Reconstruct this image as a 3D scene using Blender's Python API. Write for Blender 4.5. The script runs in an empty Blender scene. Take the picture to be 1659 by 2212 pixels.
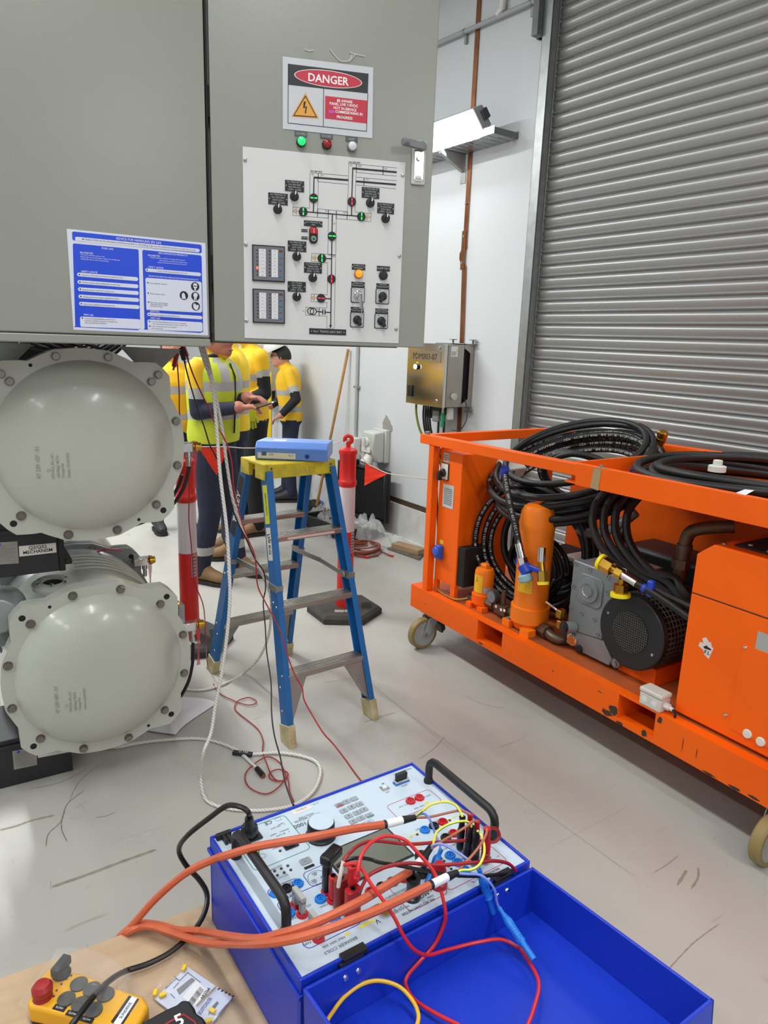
import bpy, bmesh, math, random
from mathutils import Vector, Matrix
random.seed(7)
sc = bpy.context.scene
COL = sc.collection
# ---------------------------------------------------------------- camera
FPX, CX, CY, CAMH = 1540.0, 829.5, 1106.0, 1.74
_d = Vector(((600 - CX) / FPX, (7480 - CY) / FPX, 1.0)).normalized()
_up = -_d
_fw = Vector((0, 0, 1)); _fw = (_fw - _fw.dot(_up) * _up).normalized()
_rt = _fw.cross(_up)
RM = Matrix((_rt, _fw, _up))                      # world = RM @ (right, down, forward)
CAMP = Vector((0, 0, CAMH))
cam = bpy.data.cameras.new('camera'); camo = bpy.data.objects.new('camera', cam); COL.objects.link(camo)
cam.sensor_fit = 'AUTO'; cam.sensor_width = 36; cam.lens = FPX * 36 / 2212; cam.clip_start = .02
m3 = Matrix((RM @ Vector((1, 0, 0)), RM @ Vector((0, -1, 0)), RM @ Vector((0, 0, -1)))).transposed()
camo.matrix_world = Matrix.Translation(CAMP) @ m3.to_4x4()
sc.camera = camo
# ---------------------------------------------------------------- world, lights, exposure
sc.view_settings.view_transform = 'Standard'; sc.view_settings.look = 'None'
sc.view_settings.exposure = 0.0; sc.view_settings.gamma = 1; sc.view_settings.use_curve_mapping = False
w = bpy.data.worlds.new('world'); sc.world = w; w.use_nodes = True
w.node_tree.nodes['Background'].inputs[0].default_value = (.9, .95, 1, 1)
w.node_tree.nodes['Background'].inputs[1].default_value = .15
R_ = math.radians
WYAW = math.atan2(-.822, .57); WP = Vector((.368, 5.987, 0))      # right wall frame
def yawm(o, yaw): return Matrix.Translation(Vector(o)) @ Matrix.Rotation(yaw, 4, 'Z')
WM = yawm(WP, WYAW)
def area(p, yaw, tilt, sx, sy, e, col=(.975, 1, .985)):
    l = bpy.data.lights.new('batten_light', 'AREA'); l.shape = 'RECTANGLE'; l.size = sx; l.size_y = sy; l.energy = e; l.color = col
    o = bpy.data.objects.new('batten_light', l); COL.objects.link(o)
    o.matrix_world = Matrix.Translation(p) @ Matrix.Rotation(yaw, 4, 'Z') @ Matrix.Rotation(tilt, 4, 'X')
    return o
# battens in wall-frame coordinates: (x along wall, y (negative = into the room), z, tilt)
LAMPS = [(.0, -.24, 3.205, .84, 1.0), (3.4, -.24, 3.205, .84, .7), (6.6, -.24, 3.205, .84, .55), (-3.3, -.24, 3.205, .84, 2.0),
         (1.6, -3.3, 4.3, 0, 1.5), (4.6, -3.3, 4.3, 0, 1.05), (-1.4, -3.3, 4.3, 0, 4.4), (7.3, -2.25, 3.55, 0, 1.2),
         (1.6, -6.2, 4.3, 0, 1.2), (4.6, -6.2, 4.3, 0, .8), (-1.4, -6.2, 4.3, 0, 2.2), (7.6, -6.2, 4.3, 0, .8)]
for (x, y, z, t, k) in LAMPS:
    area(WM @ Vector((x, y, z - .075)), WYAW, -t, 1.3 if y > -1 else 2.3, .16, 42 * k)
# ---------------------------------------------------------------- helpers
def ray(u, v): return RM @ Vector(((u - CX) / FPX, (v - CY) / FPX, 1.0))
def onz(u, v, z=0.0): r = ray(u, v); return CAMP + r * ((z - CAMH) / r.z)
def atd(u, v, y): r = ray(u, v); return CAMP + r * (y / r.y)
def onpl(u, v, P, n): r = ray(u, v); return CAMP + r * ((Vector(P) - CAMP).dot(n) / r.dot(n))
def onfr(u, v, M, y=0.0):
    """pixel -> point on the local plane y=const of frame M, in local coordinates"""
    n = (M.to_3x3() @ Vector((0, 1, 0))); P = M @ Vector((0, y, 0))
    return M.inverted() @ onpl(u, v, P, n)
def onfx(u, v, M, x=0.0):
    n = (M.to_3x3() @ Vector((1, 0, 0))); P = M @ Vector((x, 0, 0))
    return M.inverted() @ onpl(u, v, P, n)
def onfz(u, v, M, z): return M.inverted() @ onz(u, v, (M @ Vector((0, 0, z))).z)

def srgb(h):
    if isinstance(h, str):
        h = h.lstrip('#'); c = [int(h[i:i + 2], 16) / 255 for i in (0, 2, 4)]
    else: c = [x / 255 for x in h]
    return tuple(x / 12.92 if x <= .04045 else ((x + .055) / 1.055) ** 2.4 for x in c) + (1,)
MATS = {}
def mat(name, col=None, rough=.5, metal=0, var=0, scale=8, bump=0, bscale=None, emit=0, col2=None, trans=0, alpha=1, coat=0, spec=.5, ecol=None, stretch=None):
    if name in MATS: return MATS[name]
    m = bpy.data.materials.new(name); m.use_nodes = True; nt = m.node_tree; b = nt.nodes['Principled BSDF']
    c = srgb(col)
    b.inputs['Base Color'].default_value = c; b.inputs['Roughness'].default_value = rough; b.inputs['Metallic'].default_value = metal
    b.inputs['Specular IOR Level'].default_value = spec
    if coat: b.inputs['Coat Weight'].default_value = coat; b.inputs['Coat Roughness'].default_value = .1
    if trans: b.inputs['Transmission Weight'].default_value = trans
    if alpha < 1: b.inputs['Alpha'].default_value = alpha
    if emit:
        b.inputs['Emission Color'].default_value = srgb(ecol or col); b.inputs['Emission Strength'].default_value = emit
    if var or bump or col2:
        tc = nt.nodes.new('ShaderNodeTexCoord'); n = nt.nodes.new('ShaderNodeTexNoise'); n.inputs['Scale'].default_value = scale; n.inputs['Detail'].default_value = 5
        src = tc.outputs['Object']
        if stretch:
            mp = nt.nodes.new('ShaderNodeMapping'); mp.inputs['Scale'].default_value = stretch; nt.links.new(src, mp.inputs[0]); src = mp.outputs[0]
        nt.links.new(src, n.inputs['Vector'])
        if var or col2:
            mx = nt.nodes.new('ShaderNodeMix'); mx.data_type = 'RGBA'
            c2 = srgb(col2) if col2 else tuple(x * (1 - var) for x in c[:3]) + (1,)
            mx.inputs[6].default_value = c; mx.inputs[7].default_value = c2
            rp = nt.nodes.new('ShaderNodeValToRGB'); rp.color_ramp.elements[0].position = .35; rp.color_ramp.elements[1].position = .72
            nt.links.new(n.outputs['Fac'], rp.inputs[0]); nt.links.new(rp.outputs[0], mx.inputs[0]); nt.links.new(mx.outputs[2], b.inputs['Base Color'])
        if bump:
            n2 = nt.nodes.new('ShaderNodeTexNoise'); n2.inputs['Scale'].default_value = bscale or scale; n2.inputs['Detail'].default_value = 3
            nt.links.new(src, n2.inputs['Vector'])
            bp = nt.nodes.new('ShaderNodeBump'); bp.inputs['Strength'].default_value = bump; bp.inputs['Distance'].default_value = .01
            nt.links.new(n2.outputs['Fac'], bp.inputs['Height']); nt.links.new(bp.outputs[0], b.inputs['Normal'])
    MATS[name] = m; return m

def tag(o, label, cat, group=None, kind=None):
    if label: o['label'] = label
    if cat: o['category'] = cat
    if group: o['group'] = group
    if kind: o['kind'] = kind
    return o
def thing(name, label, cat, M=None, group=None):
    o = bpy.data.objects.new(name, None); COL.objects.link(o); o.empty_display_size = .05
    if M is not None: o.matrix_world = M if isinstance(M, Matrix) else Matrix.Translation(Vector(M))
    return tag(o, label, cat, group)
def perp(d):
    d = Vector(d).normalized(); a = Vector((0, 0, 1)) if abs(d.z) < .9 else Vector((1, 0, 0))
    x = a.cross(d).normalized(); return x, d.cross(x)
def catmull(pts, sub=8, closed=False):
    P = [Vector(p) for p in pts]; n = len(P); out = []
    if n < 3: return P
    rng = n if closed else n - 1
    for i in range(rng):
        if closed: a, b, c, d = P[(i - 1) % n], P[i], P[(i + 1) % n], P[(i + 2) % n]
        else: a, b, c, d = P[max(i - 1, 0)], P[i], P[i + 1], P[min(i + 2, n - 1)]
        for k in range(sub):
            t = k / sub
            out.append(.5 * ((2 * b) + (c - a) * t + (2 * a - 5 * b + 4 * c - d) * t * t + (3 * b - a - 3 * c + d) * t ** 3))
    if not closed: out.append(P[-1])
    return out
_tc = {}
def text_mesh(s, bold=False):
    """flat triangles of a string: height-1 em, left aligned, baseline 0"""
    k = (s, bold)
    if k in _tc: return _tc[k]
    cu = bpy.data.curves.new('t', 'FONT'); cu.body = s; cu.size = 1; cu.resolution_u = 2
    if bold: cu.offset = .018
    ob = bpy.data.objects.new('t', cu); COL.objects.link(ob)
    dg = bpy.context.evaluated_depsgraph_get(); me = bpy.data.meshes.new_from_object(ob.evaluated_get(dg))
    vs = [(v.co.x, v.co.y) for v in me.vertices]; fs = [tuple(p.vertices) for p in me.polygons]
    bpy.data.objects.remove(ob); bpy.data.curves.remove(cu); bpy.data.meshes.remove(me)
    if not vs: vs = [(0, 0)]; fs = []
    x0 = min(v[0] for v in vs); x1 = max(v[0] for v in vs)
    _tc[k] = (vs, fs, x0, x1); return _tc[k]

class MB:
    def __init__(s): s.v = []; s.f = []
    def add(s, vs, fs, M=None):
        o = len(s.v)
        s.v += [(M @ Vector(v)) if M is not None else Vector(v) for v in vs]
        s.f += [tuple(i + o for i in f) for f in fs]; return s
    def box(s, c, size, M=None, rz=0):
        x, y, z = [a / 2 for a in size]
        L = Matrix.Translation(Vector(c)) @ Matrix.Rotation(rz, 4, 'Z')
        if M is not None: L = M @ L
        vs = [(i * x, j * y, k * z) for i in (-1, 1) for j in (-1, 1) for k in (-1, 1)]
        return s.add(vs, [(0, 1, 3, 2), (4, 6, 7, 5), (0, 4, 5, 1), (2, 3, 7, 6), (0, 2, 6, 4), (1, 5, 7, 3)], L)
    def b2(s, a, b):
        a = Vector(a); b = Vector(b); return s.box((a + b) / 2, [abs(q) for q in (b - a)])
    def bar(s, p0, p1, w, h, up=(0, 0, 1)):
        p0 = Vector(p0); p1 = Vector(p1); d = (p1 - p0); L = d.length; d.normalize()
        x = Vector(up).cross(d)
        if x.length < 1e-4: x = Vector((1, 0, 0)).cross(d)
        x.normalize(); z = d.cross(x)
        M = Matrix((x, d, z)).transposed().to_4x4(); M.translation = (p0 + p1) / 2
        return s.box((0, 0, 0), (w, L, h), M)
    def cyl(s, p0, p1, r0, r1=None, n=16, caps=True):
        return s.lathe_pts([(r0, Vector(p0)), (r0 if r1 is None else r1, Vector(p1))], n, caps)
    def lathe_pts(s, prof, n=16, caps=True):
        d = (prof[-1][1] - prof[0][1]).normalized(); x, y = perp(d); vs = []; fs = []
        for r, p in prof:
            for k in range(n):
                a = 2 * math.pi * k / n; vs.append(p + (x * math.cos(a) + y * math.sin(a)) * r)
        for i in range(len(prof) - 1):
            for k in range(n):
                fs.append((i * n + k, i * n + (k + 1) % n, (i + 1) * n + (k + 1) % n, (i + 1) * n + k))
        if caps:
            fs.append(tuple(reversed(range(n)))); m = (len(prof) - 1) * n; fs.append(tuple(m + k for k in range(n)))
        return s.add(vs, fs)
    def lathe(s, o, d, prof, n=24, caps=True):
        o = Vector(o); d = Vector(d).normalized()
        return s.lathe2(o, d, prof, n, caps)
    def lathe2(s, o, d, prof, n, caps):
        x, y = perp(d); vs = []; fs = []
        for r, z in prof:
            for k in range(n):
                a = 2 * math.pi * k / n; vs.append(o + d * z + (x * math.cos(a) + y * math.sin(a)) * max(r, 1e-5))
        for i in range(len(prof) - 1):
            for k in range(n):
                fs.append((i * n + k, i * n + (k + 1) % n, (i + 1) * n + (k + 1) % n, (i + 1) * n + k))
        if caps:
            fs.append(tuple(reversed(range(n)))); m = (len(prof) - 1) * n; fs.append(tuple(m + k for k in range(n)))
        return s.add(vs, fs)
    def tube(s, pts, r, n=8, closed=False, caps=True):
        P = [Vector(p) for p in pts]; m = len(P); vs = []; fs = []
        t0 = (P[1] - P[0]).normalized(); x, y = perp(t0)
        for i in range(m):
            if closed: t = (P[(i + 1) % m] - P[i - 1])
            else: t = P[min(i + 1, m - 1)] - P[max(i - 1, 0)]
            if t.length < 1e-7: t = t0
            t.normalize(); x = (x - x.dot(t) * t)
            if x.length < 1e-5: x, _ = perp(t)
            x.normalize(); y = t.cross(x); t0 = t
            rr = r[i] if isinstance(r, (list, tuple)) else r
            for k in range(n):
                a = 2 * math.pi * k / n; vs.append(P[i] + (x * math.cos(a) + y * math.sin(a)) * rr)
        for i in range(m if closed else m - 1):
            j = (i + 1) % m
            for k in range(n): fs.append((i * n + k, i * n + (k + 1) % n, j * n + (k + 1) % n, j * n + k))
        if caps and not closed:
            fs.append(tuple(reversed(range(n)))); fs.append(tuple((m - 1) * n + k for k in range(n)))
        return s.add(vs, fs)
    def prism(s, poly, o, ux, uy, uz, d):
        """extrude a 2-D outline (ux,uy plane) by d along uz"""
        o, ux, uy, uz = Vector(o), Vector(ux), Vector(uy), Vector(uz); n = len(poly)
        a = [o + ux * p[0] + uy * p[1] for p in poly]; b = [p + uz * d for p in a]
        fs = [tuple(reversed(range(n))), tuple(range(n, 2 * n))] + [(i, (i + 1) % n, n + (i + 1) % n, n + i) for i in range(n)]
        return s.add(a + b, fs)
    def quad(s, *p): return s.add(p, [tuple(range(len(p)))])
    def text(s, t, o, ux, uy, h, align='c', wmax=None, bold=False):
        vs, fs, x0, x1 = text_mesh(t, bold); k = h / .72; wd = (x1 - x0) * k; kx = k
        if wmax and wd > wmax: kx = k * wmax / wd; wd = wmax
        off = {'c': -wd / 2, 'l': 0, 'r': -wd}[align]
        o, ux, uy = Vector(o), Vector(ux), Vector(uy)
        return s.add([o + ux * ((v[0] - x0) * kx + off) + uy * v[1] * k for v in vs], fs)
    def parts(s):
        par = list(range(len(s.v)))
        def find(a):
            while par[a] != a: par[a] = par[par[a]]; a = par[a]
            return a
        for f in s.f:
            for i in f[1:]: par[find(i)] = find(f[0])
        groups = {}
        for f in s.f: groups.setdefault(find(f[0]), []).append(f)
        out = []
        for fs in groups.values():
            ids = sorted({i for f in fs for i in f}); mp = {j: i for i, j in enumerate(ids)}; m = MB(); m.v = [s.v[i] for i in ids]; m.f = [tuple(mp[i] for i in f) for f in fs]; out.append(m)
        return out
    def split(s, *a, **k):
        return [m.build(*a, **k) for m in s.parts()]
    def build(s, name, m, parent=None, smooth=True, bevel=0, M=None, origin=None, seg=2, ang=38, recalc=True):
        vs = s.v
        if origin is not None: vs = [v - Vector(origin) for v in vs]
        me = bpy.data.meshes.new(name); me.from_pydata([tuple(v) for v in vs], [], s.f); me.update()
        if recalc:
            bm = bmesh.new(); bm.from_mesh(me); bmesh.ops.recalc_face_normals(bm, faces=bm.faces); bm.to_mesh(me); bm.free()
        if smooth:
            me.polygons.foreach_set('use_smooth', [True] * len(me.polygons)); me.set_sharp_from_angle(angle=R_(ang))
        o = bpy.data.objects.new(name, me); COL.objects.link(o)
        if m is not None: me.materials.append(MATS[m] if isinstance(m, str) else m)
        if origin is not None: o.location = Vector(origin)
        if M is not None: o.matrix_world = M
        if parent is not None: o.parent = parent
        if bevel:
            bv = o.modifiers.new('bevel', 'BEVEL'); bv.width = bevel; bv.segments = seg; bv.limit_method = 'ANGLE'; bv.angle_limit = R_(40)
        return o
def inst(o, parent, M=None, loc=None):
    c = o.copy(); COL.objects.link(c); c.parent = parent
    if loc is not None: c.location = loc
    if M is not None: c.matrix_basis = M
    return c
X, Y, Z = Vector((1, 0, 0)), Vector((0, 1, 0)), Vector((0, 0, 1))
def rrect(w, h, r, n=4, cx=0, cy=0):
    out = []
    for (sx, sy, a0) in ((1, 1, 0), (-1, 1, 90), (-1, -1, 180), (1, -1, 270)):
        for k in range(n + 1):
            a = R_(a0 + 90 * k / n); out.append((cx + sx * (w / 2 - r) + r * math.cos(a), cy + sy * (h / 2 - r) + r * math.sin(a)))
    return out
def ring2(mb, outer, inner, o, ux, uy):
    """flat frame between two outlines with the same count"""
    n = len(outer); o, ux, uy = Vector(o), Vector(ux), Vector(uy)
    vs = [o + ux * p[0] + uy * p[1] for p in outer] + [o + ux * p[0] + uy * p[1] for p in inner]
    return mb.add(vs, [(i, (i + 1) % n, n + (i + 1) % n, n + i) for i in range(n)])
def cable(name, pts, r, m, label, cat='cable', sub=8, n=8, group=None, parent=None):
    P = catmull(pts, sub); mb = MB().tube(P, r, n)
    if parent is not None: return mb.build(name, m, parent)
    o = mb.build(name, m, origin=P[0]); return tag(o, label, cat, group)
# ================================================================= materials
def floor_mat():
    m = bpy.data.materials.new('floor_epoxy'); m.use_nodes = True; nt = m.node_tree; N = nt.nodes; L = nt.links; b = N['Principled BSDF']
    tc = N.new('ShaderNodeTexCoord')
    def noise(scale, det=5, st=None, rot=0, dist=0):
        mp = N.new('ShaderNodeMapping'); L.new(tc.outputs['Object'], mp.inputs[0])
        if st: mp.inputs['Scale'].default_value = st
        mp.inputs['Rotation'].default_value = (0, 0, rot)
        n = N.new('ShaderNodeTexNoise'); n.inputs['Scale'].default_value = scale; n.inputs['Detail'].default_value = det; n.inputs['Distortion'].default_value = dist
        L.new(mp.outputs[0], n.inputs['Vector']); return n.outputs['Fac']
    def ramp(src, a, b_, lo=0, hi=1):
        r = N.new('ShaderNodeValToRGB'); e = r.color_ramp.elements; e[0].position = a; e[1].position = b_
        e[0].color = (lo, lo, lo, 1); e[1].color = (hi, hi, hi, 1); L.new(src, r.inputs[0]); return r.outputs[0]
    def mix(fac, c1, c2):
        x = N.new('ShaderNodeMix'); x.data_type = 'RGBA'
        if hasattr(fac, 'name'): L.new(fac, x.inputs[0])
        else: x.inputs[0].default_value = fac
        for i, c in ((6, c1), (7, c2)):
            if isinstance(c, tuple): x.inputs[i].default_value = c
            else: L.new(c, x.inputs[i])
        return x.outputs[2]
    base = mix(ramp(noise(1.1, 4), .35, .65), srgb('#b9b7b0'), srgb('#b0aea9'))
    base = mix(ramp(noise(7, 8), .5, .75, 0, .35), base, srgb('#aeaaa2'))
    base = mix(ramp(noise(2.2, 6, (1, 7, 1), .45, .4), .66, .72, 0, .5), base, srgb('#8f877a'))     # scuffs
    base = mix(ramp(noise(3.0, 6, (9, 1, 1), -.5, .6), .70, .74, 0, .5), base, srgb('#847d73'))
    base = mix(ramp(noise(60, 2), .74, .78, 0, .6), base, srgb('#6d675d'))                          # specks
    L.new(base, b.inputs['Base Color'])
    L.new(ramp(noise(3, 4), .3, .7, .27, .42), b.inputs['Roughness'])
    bp = N.new('ShaderNodeBump'); bp.inputs['Strength'].default_value = .06; bp.inputs['Distance'].default_value = .01
    L.new(noise(25, 3), bp.inputs['Height']); L.new(bp.outputs[0], b.inputs['Normal'])
    MATS['floor'] = m
floor_mat()
mat('wall', '#cccfd2', .55, var=.03, scale=1.5)
mat('ceiling', '#c6c8ca', .8)
mat('upstand', '#cfcfcd', .7, col2='#bcbbb7', scale=9)
mat('strip_brown', '#4a3526', .6, var=.3, scale=12)
mat('slat', '#969694', .34, metal=.35)
mat('galv', '#a5a8a8', .42, metal=.8, var=.2, scale=14)
mat('galv_dark', '#77797a', .5, metal=.6, var=.2, scale=10)
mat('steel', '#b9b6b0', .26, metal=1, var=.08, scale=5)
mat('steel_rough', '#a9a49a', .4, metal=.9, var=.12, scale=6)
mat('bolt', '#8d867f', .3, metal=.95, var=.1, scale=40)
mat('chrome', '#d5d5d3', .14, metal=1)
mat('copper', '#a9704e', .3, metal=1, var=.3, scale=7)
mat('brass', '#c79a3e', .25, metal=1)
mat('black', '#151517', .45)
mat('black_rubber', '#1b1c1e', .6, var=.2, scale=30)
mat('black_matte', '#0d0d0e', .75)
mat('dark_grey', '#37393c', .55)
mat('mid_grey', '#74777a', .5)
mat('light_grey', '#bfc2bd', .45)
mat('white_plastic', '#dcdcd6', .4)
mat('paper', '#e2e2e6', .6)
mat('white_print', '#f0f0f0', .5)
mat('black_print', '#141216', .5)
mat('red', '#c01a1a', .35)
mat('lamp_diffuser', '#ffffff', .4, emit=6)
mat('lamp_grey', '#9b9ea0', .5)
mat('wood_broom', '#b98a4b', .5, col2='#9c7038', scale=6, stretch=(8, 8, 1))
mat('wood_raw', '#a48a66', .7, col2='#8d7351', scale=6, stretch=(1, 6, 6))
mat('conduit_grey', '#a4a6a8', .45)

# ================================================================= room shell
XL, XR, YB, HZ = -6.0, 9.0, -9.0, 5.2          # in the wall frame
def shell(name, mb, m, parent=None):
    o = mb.build(name, m, parent, smooth=False)
    if parent is None: o.matrix_world = WM; o['kind'] = 'structure'
    return o
DX0, DX1, DZ = 1.06, 5.3, 4.75                 # roller door opening
shell('floor', MB().b2((XL - .2, YB - .2, -.1), (XR + .2, .3, 0)), 'floor')
shell('wall_right', MB().b2((XL, 0, 0), (DX0, .2, HZ)).b2((DX1, 0, 0), (XR, .2, HZ)).b2((DX0, 0, DZ), (DX1, .2, HZ)), 'wall')
shell('wall_back', MB().b2((XL - .2, YB, 0), (XL, .2, HZ)), 'wall')
shell('wall_left', MB().b2((XL, YB - .2, 0), (XR, YB, HZ)), 'wall')
shell('wall_front', MB().b2((XR, YB, 0), (XR + .2, .2, HZ)), 'wall')
shell('ceiling', MB().b2((XL - .2, YB - .2, HZ), (XR + .2, .3, HZ + .1)), 'ceiling')
shell('trim_1', MB().b2((XL, -.012, .30), (DX0 - .1, -.0005, .345)), 'strip_brown')
shell('baseboard_right', MB().b2((XL, -.03, 0), (DX0 - .1, -.0005, .30)).b2((XL, -.055, 0), (DX0 - .1, -.03, .012)), 'upstand')
# roller shutter: each slat is a part
sh = thing('door_1', None, None, WM); sh['kind'] = 'structure'
pitch = (2.341 - 1.485) / 11; prof = []
for k in range(7): a = math.pi * (k / 6); prof.append((-.016 * math.sin(a), .004 + .022 * (k / 6)))
prof += [(-.002, .030), (-.0075, .045), (-.0095, .058), (-.0075, .070), (-.001, pitch - .0005)]
sl = MB(); vs = []; fs = []
for xx in (DX0 - .03, DX1 + .03): vs += [(xx, p[0], p[1]) for p in prof]
n = len(prof); fs = [(i, i + 1, n + i + 1, n + i) for i in range(n - 1)]
sl.add(vs, fs); s0 = sl.build('slat', 'slat', sh, recalc=False, ang=50)
z0 = 2.341 - math.floor(2.341 / pitch) * pitch - pitch; first = True; k = 0
while z0 + k * pitch < DZ + .1:
    o = s0 if first else inst(s0, sh); first = False
    o.location = (0, .05, z0 + k * pitch); k += 1
g = MB()
for sx, x in ((1, DX0), (-1, DX1)):
    g.b2((x - sx * .065, -.045, 0), (x + sx * .012, -.030, DZ)).b2((x - sx * .065, -.045, 0), (x - sx * .058, 0, DZ)).b2((x + sx * .008, -.045, 0), (x + sx * .012, .02, DZ))
o = g.build('trim_2', 'galv', None, smooth=False, bevel=.002); o.matrix_world = WM; o['kind'] = 'structure'
# curtain edge clips: a wavy galvanised edge along the guide
g = MB().tube([(DX0 + .016 + .006 * math.sin(i * math.pi), .02, z0 + i * pitch / 2) for i in range(int(2 * DZ / pitch))], .004, 5)
o = g.build('trim_3', 'galv_dark', None); o.matrix_world = WM; o['kind'] = 'structure'
o = MB().b2((.945, -.09, 3.66), (.995, 0, 5.1)).b2((.93, -.03, 3.66), (1.03, -.002, 5.1)).build('trim_4', 'galv_dark', None, smooth=False); o.matrix_world = WM; o['kind'] = 'structure'

# ================================================================= battens
def batten(x, y, z, t, label, hanging):
    M = WM @ Matrix.Translation((x, y, z)) @ Matrix.Rotation(-t, 4, 'X')
    e = thing('batten_lamp', label, 'lamp', M, 'batten lamps')
    hl = 1.2 if hanging else .69
    b = MB().prism([(-.095, -.03), (.095, -.03), (.07, .055), (-.07, .055)], (-hl, 0, 0), Y, Z, X, 2 * hl); b.build('housing', 'lamp_grey', e, bevel=.006)
    MB().prism(rrect(.18, .04, .015, cx=0, cy=-.05), (-hl + .01, 0, 0), Y, Z, X, 2 * hl - .02).build('diffuser', 'lamp_diffuser', e)
    c = MB()
    for s in (-1, 1): c.b2((s * hl - .02, -.045, .01), (s * hl + .02, .02, .06))
    c.split('clip', 'dark_grey', e)
    if hanging:
        c = MB()
        for s in (-.5, .5): c.cyl((s, 0, .05), (s, 0, HZ - z), .005, n=6)
        c.split('hanger', 'galv', e)
LBL = ['bright white batten lamp on the wall cable tray, half hidden behind the control cabinet']
for i, (x, y, z, t, k) in enumerate(LAMPS):
    batten(x, y, z, t, LBL[0] if i == 0 else 'white batten lamp ' + (['second', 'nearest', 'farthest'][i - 1] + ' on the right wall above the shutter side' if i < 4 else ['third', 'second nearest', 'farthest', 'nearest'][(i - 4) % 4] + (' in the middle hanging row' if i < 8 else ' in the left hanging row')), y < -1)

# cable tray with brackets
e = thing('cable_tray', 'galvanised slotted cable tray on the wall under the batten lamp', 'cable tray', WM)
MB().b2((-2.2, -.222, 3.10), (.80, -.218, 3.15)).b2((-2.2, -.004, 3.10), (.80, -.001, 3.15)).split('side_rail', 'galv', e, smooth=False)
r0 = MB().b2((0, -.218, 3.10), (.05, -.004, 3.103)).build('rung', 'galv', e, smooth=False)
for i in range(26):
    r = r0 if i == 0 else inst(r0, e); r.location = (.75 - i * .075, 0, 0)
MB().b2((.795, -.22, 3.10), (.80, -.002, 3.14)).build('end_plate', 'galv_dark', e, smooth=False)
for xx in (.22, -.9):
    MB().prism([(0, 3.098), (-.23, 3.098), (-.23, 3.075), (-.02, 2.98), (0, 2.98)], (xx, 0, 0), Y, Z, X, .035).b2((xx - .01, -.006, 2.90), (xx + .05, -.001, 3.0)).build('bracket', 'galv', e, smooth=False)
# copper earth bar
e = thing('copper_earth_bar', 'flat copper earth bar running down the white wall beside the shutter', 'copper bar', WM)
MB().b2((.292, -.012, 2.43), (.334, -.006, 5.19)).build('upper_strip', 'copper', e, smooth=False, bevel=.0015)
p = MB().b2((.285, -.02, 2.28), (.327, -.013, 2.56)); p.build('joint_plate', 'copper', e, smooth=False, bevel=.0015)
lower = MB(); ppl = [(.30, 2.45), (.262, 2.40), (.262, 2.36), (.30, 2.30), (.325, 1.70), (.36, .9)]
for i in range(len(ppl) - 1):
    (a, za), (b, zb) = ppl[i], ppl[i + 1]; lower.prism([(a, za), (a + .042, za), (b + .042, zb), (b, zb)], (0, -.014, 0), X, Z, Y, .006)
lower.build('lower_strip', 'copper', e, smooth=False)
bo = MB()
for z in (2.33, 2.52, 3.35, 2.75): bo.cyl((.31, -.013, z), (.31, -.026, z), .009, n=6)
bo.split('bolt', 'steel_rough', e)
# conduits
a, b = onfr(950, 92, WM, -.03), onfr(1165, -2, WM, -.03)
e = thing('wall_conduit', 'grey conduit pipe rising across the top of the white wall', 'pipe', WM)
dr = (b - a).normalized(); MB().cyl(a - dr * 1.0, b + dr * .6, .017, n=12).build('pipe', 'conduit_grey', e)
for t in (.28, .93):
    q = a.lerp(b, t); MB().cyl(q - dr * .012, q + dr * .012, .020, n=12).b2(q + Vector((-.01, .01, -.075)), q + Vector((.012, .029, -.01))).build('saddle', 'galv', e)
q = a.lerp(b, .62); MB().tube(catmull([q + Vector((0, .0, .012)), q + Vector((.03, .0, .04)), q + Vector((.045, 0, .09)), q + Vector((.045, 0, .7))], 6), .022, 10).build('elbow', 'white_plastic', e)
e = thing('vertical_conduit', 'thin grey conduit running down the wall to the small white switch box', 'pipe', WM)
MB().cyl((-1.155, -.018, .80), (-1.155, -.018, 4.2), .016, n=10).build('pipe', 'conduit_grey', e)
MB().b2((-1.195, -.03, 1.28), (-1.115, -.001, 1.30)).build('saddle', 'galv', e)
# small switch box + rotary isolator socket
e = thing('switch_box', 'small white wall switch box half behind the red bollard', 'switch', WM)
p0, p1 = onfr(762, 930, WM), onfr(783, 1001, WM)
xs = (-1.235, -1.075); MB().b2((xs[0], -.085, .56), (xs[1], -.001, .81)).build('body', 'white_plastic', e, bevel=.012)
MB().cyl((-1.155, -.085, .74), (-1.155, -.10, .74), .03, n=16).b2((-1.165, -.115, .715), (-1.145, -.085, .765)).build('dial', 'light_grey', e)
e = thing('isolator_socket', 'grey rotary isolator socket on the wall above the open black case', 'socket', WM)
MB().b2((-.80, -.055, .64), (-.585, -.001, .945)).build('back_box', 'light_grey', e, bevel=.01)
MB().prism([(-.055, .93), (-.17, .92), (-.185, .77), (-.15, .70), (-.12, .645), (-.055, .645)], (-.795, 0, 0), Y, Z, X, .195).build('body', 'light_grey', e, bevel=.012)
MB().cyl((-.70, -.175, .835), (-.70, -.20, .83), .042, n=20).b2((-.712, -.225, .79), (-.688, -.195, .875)).build('dial', 'white_plastic', e, bevel=.003)
MB().lathe((-.70, -.135, .70), (0, -.6, -.8), [(.05, 0), (.05, .05), (.057, .055), (.057, .09), (.045, .092), (.04, .06)], 20).build('inlet', 'white_plastic', e)
MB().b2((-.77, -.192, .735), (-.63, -.182, .785)).build('flap', 'white_plastic', e, bevel=.004)
mat('bare_plaster', '#97958f', .8, var=.15, scale=20)
rnd = random.Random(3)
po = [(-.05, .0), (-.06, .06), (-.045, .065), (-.04, .09), (-.02, .10), (-.015, .13), (.01, .12), (.03, .10), (.06, .08), (.075, .05), (.10, .04), (.105, 0), (.09, -.02), (.04, -.01)]
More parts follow.
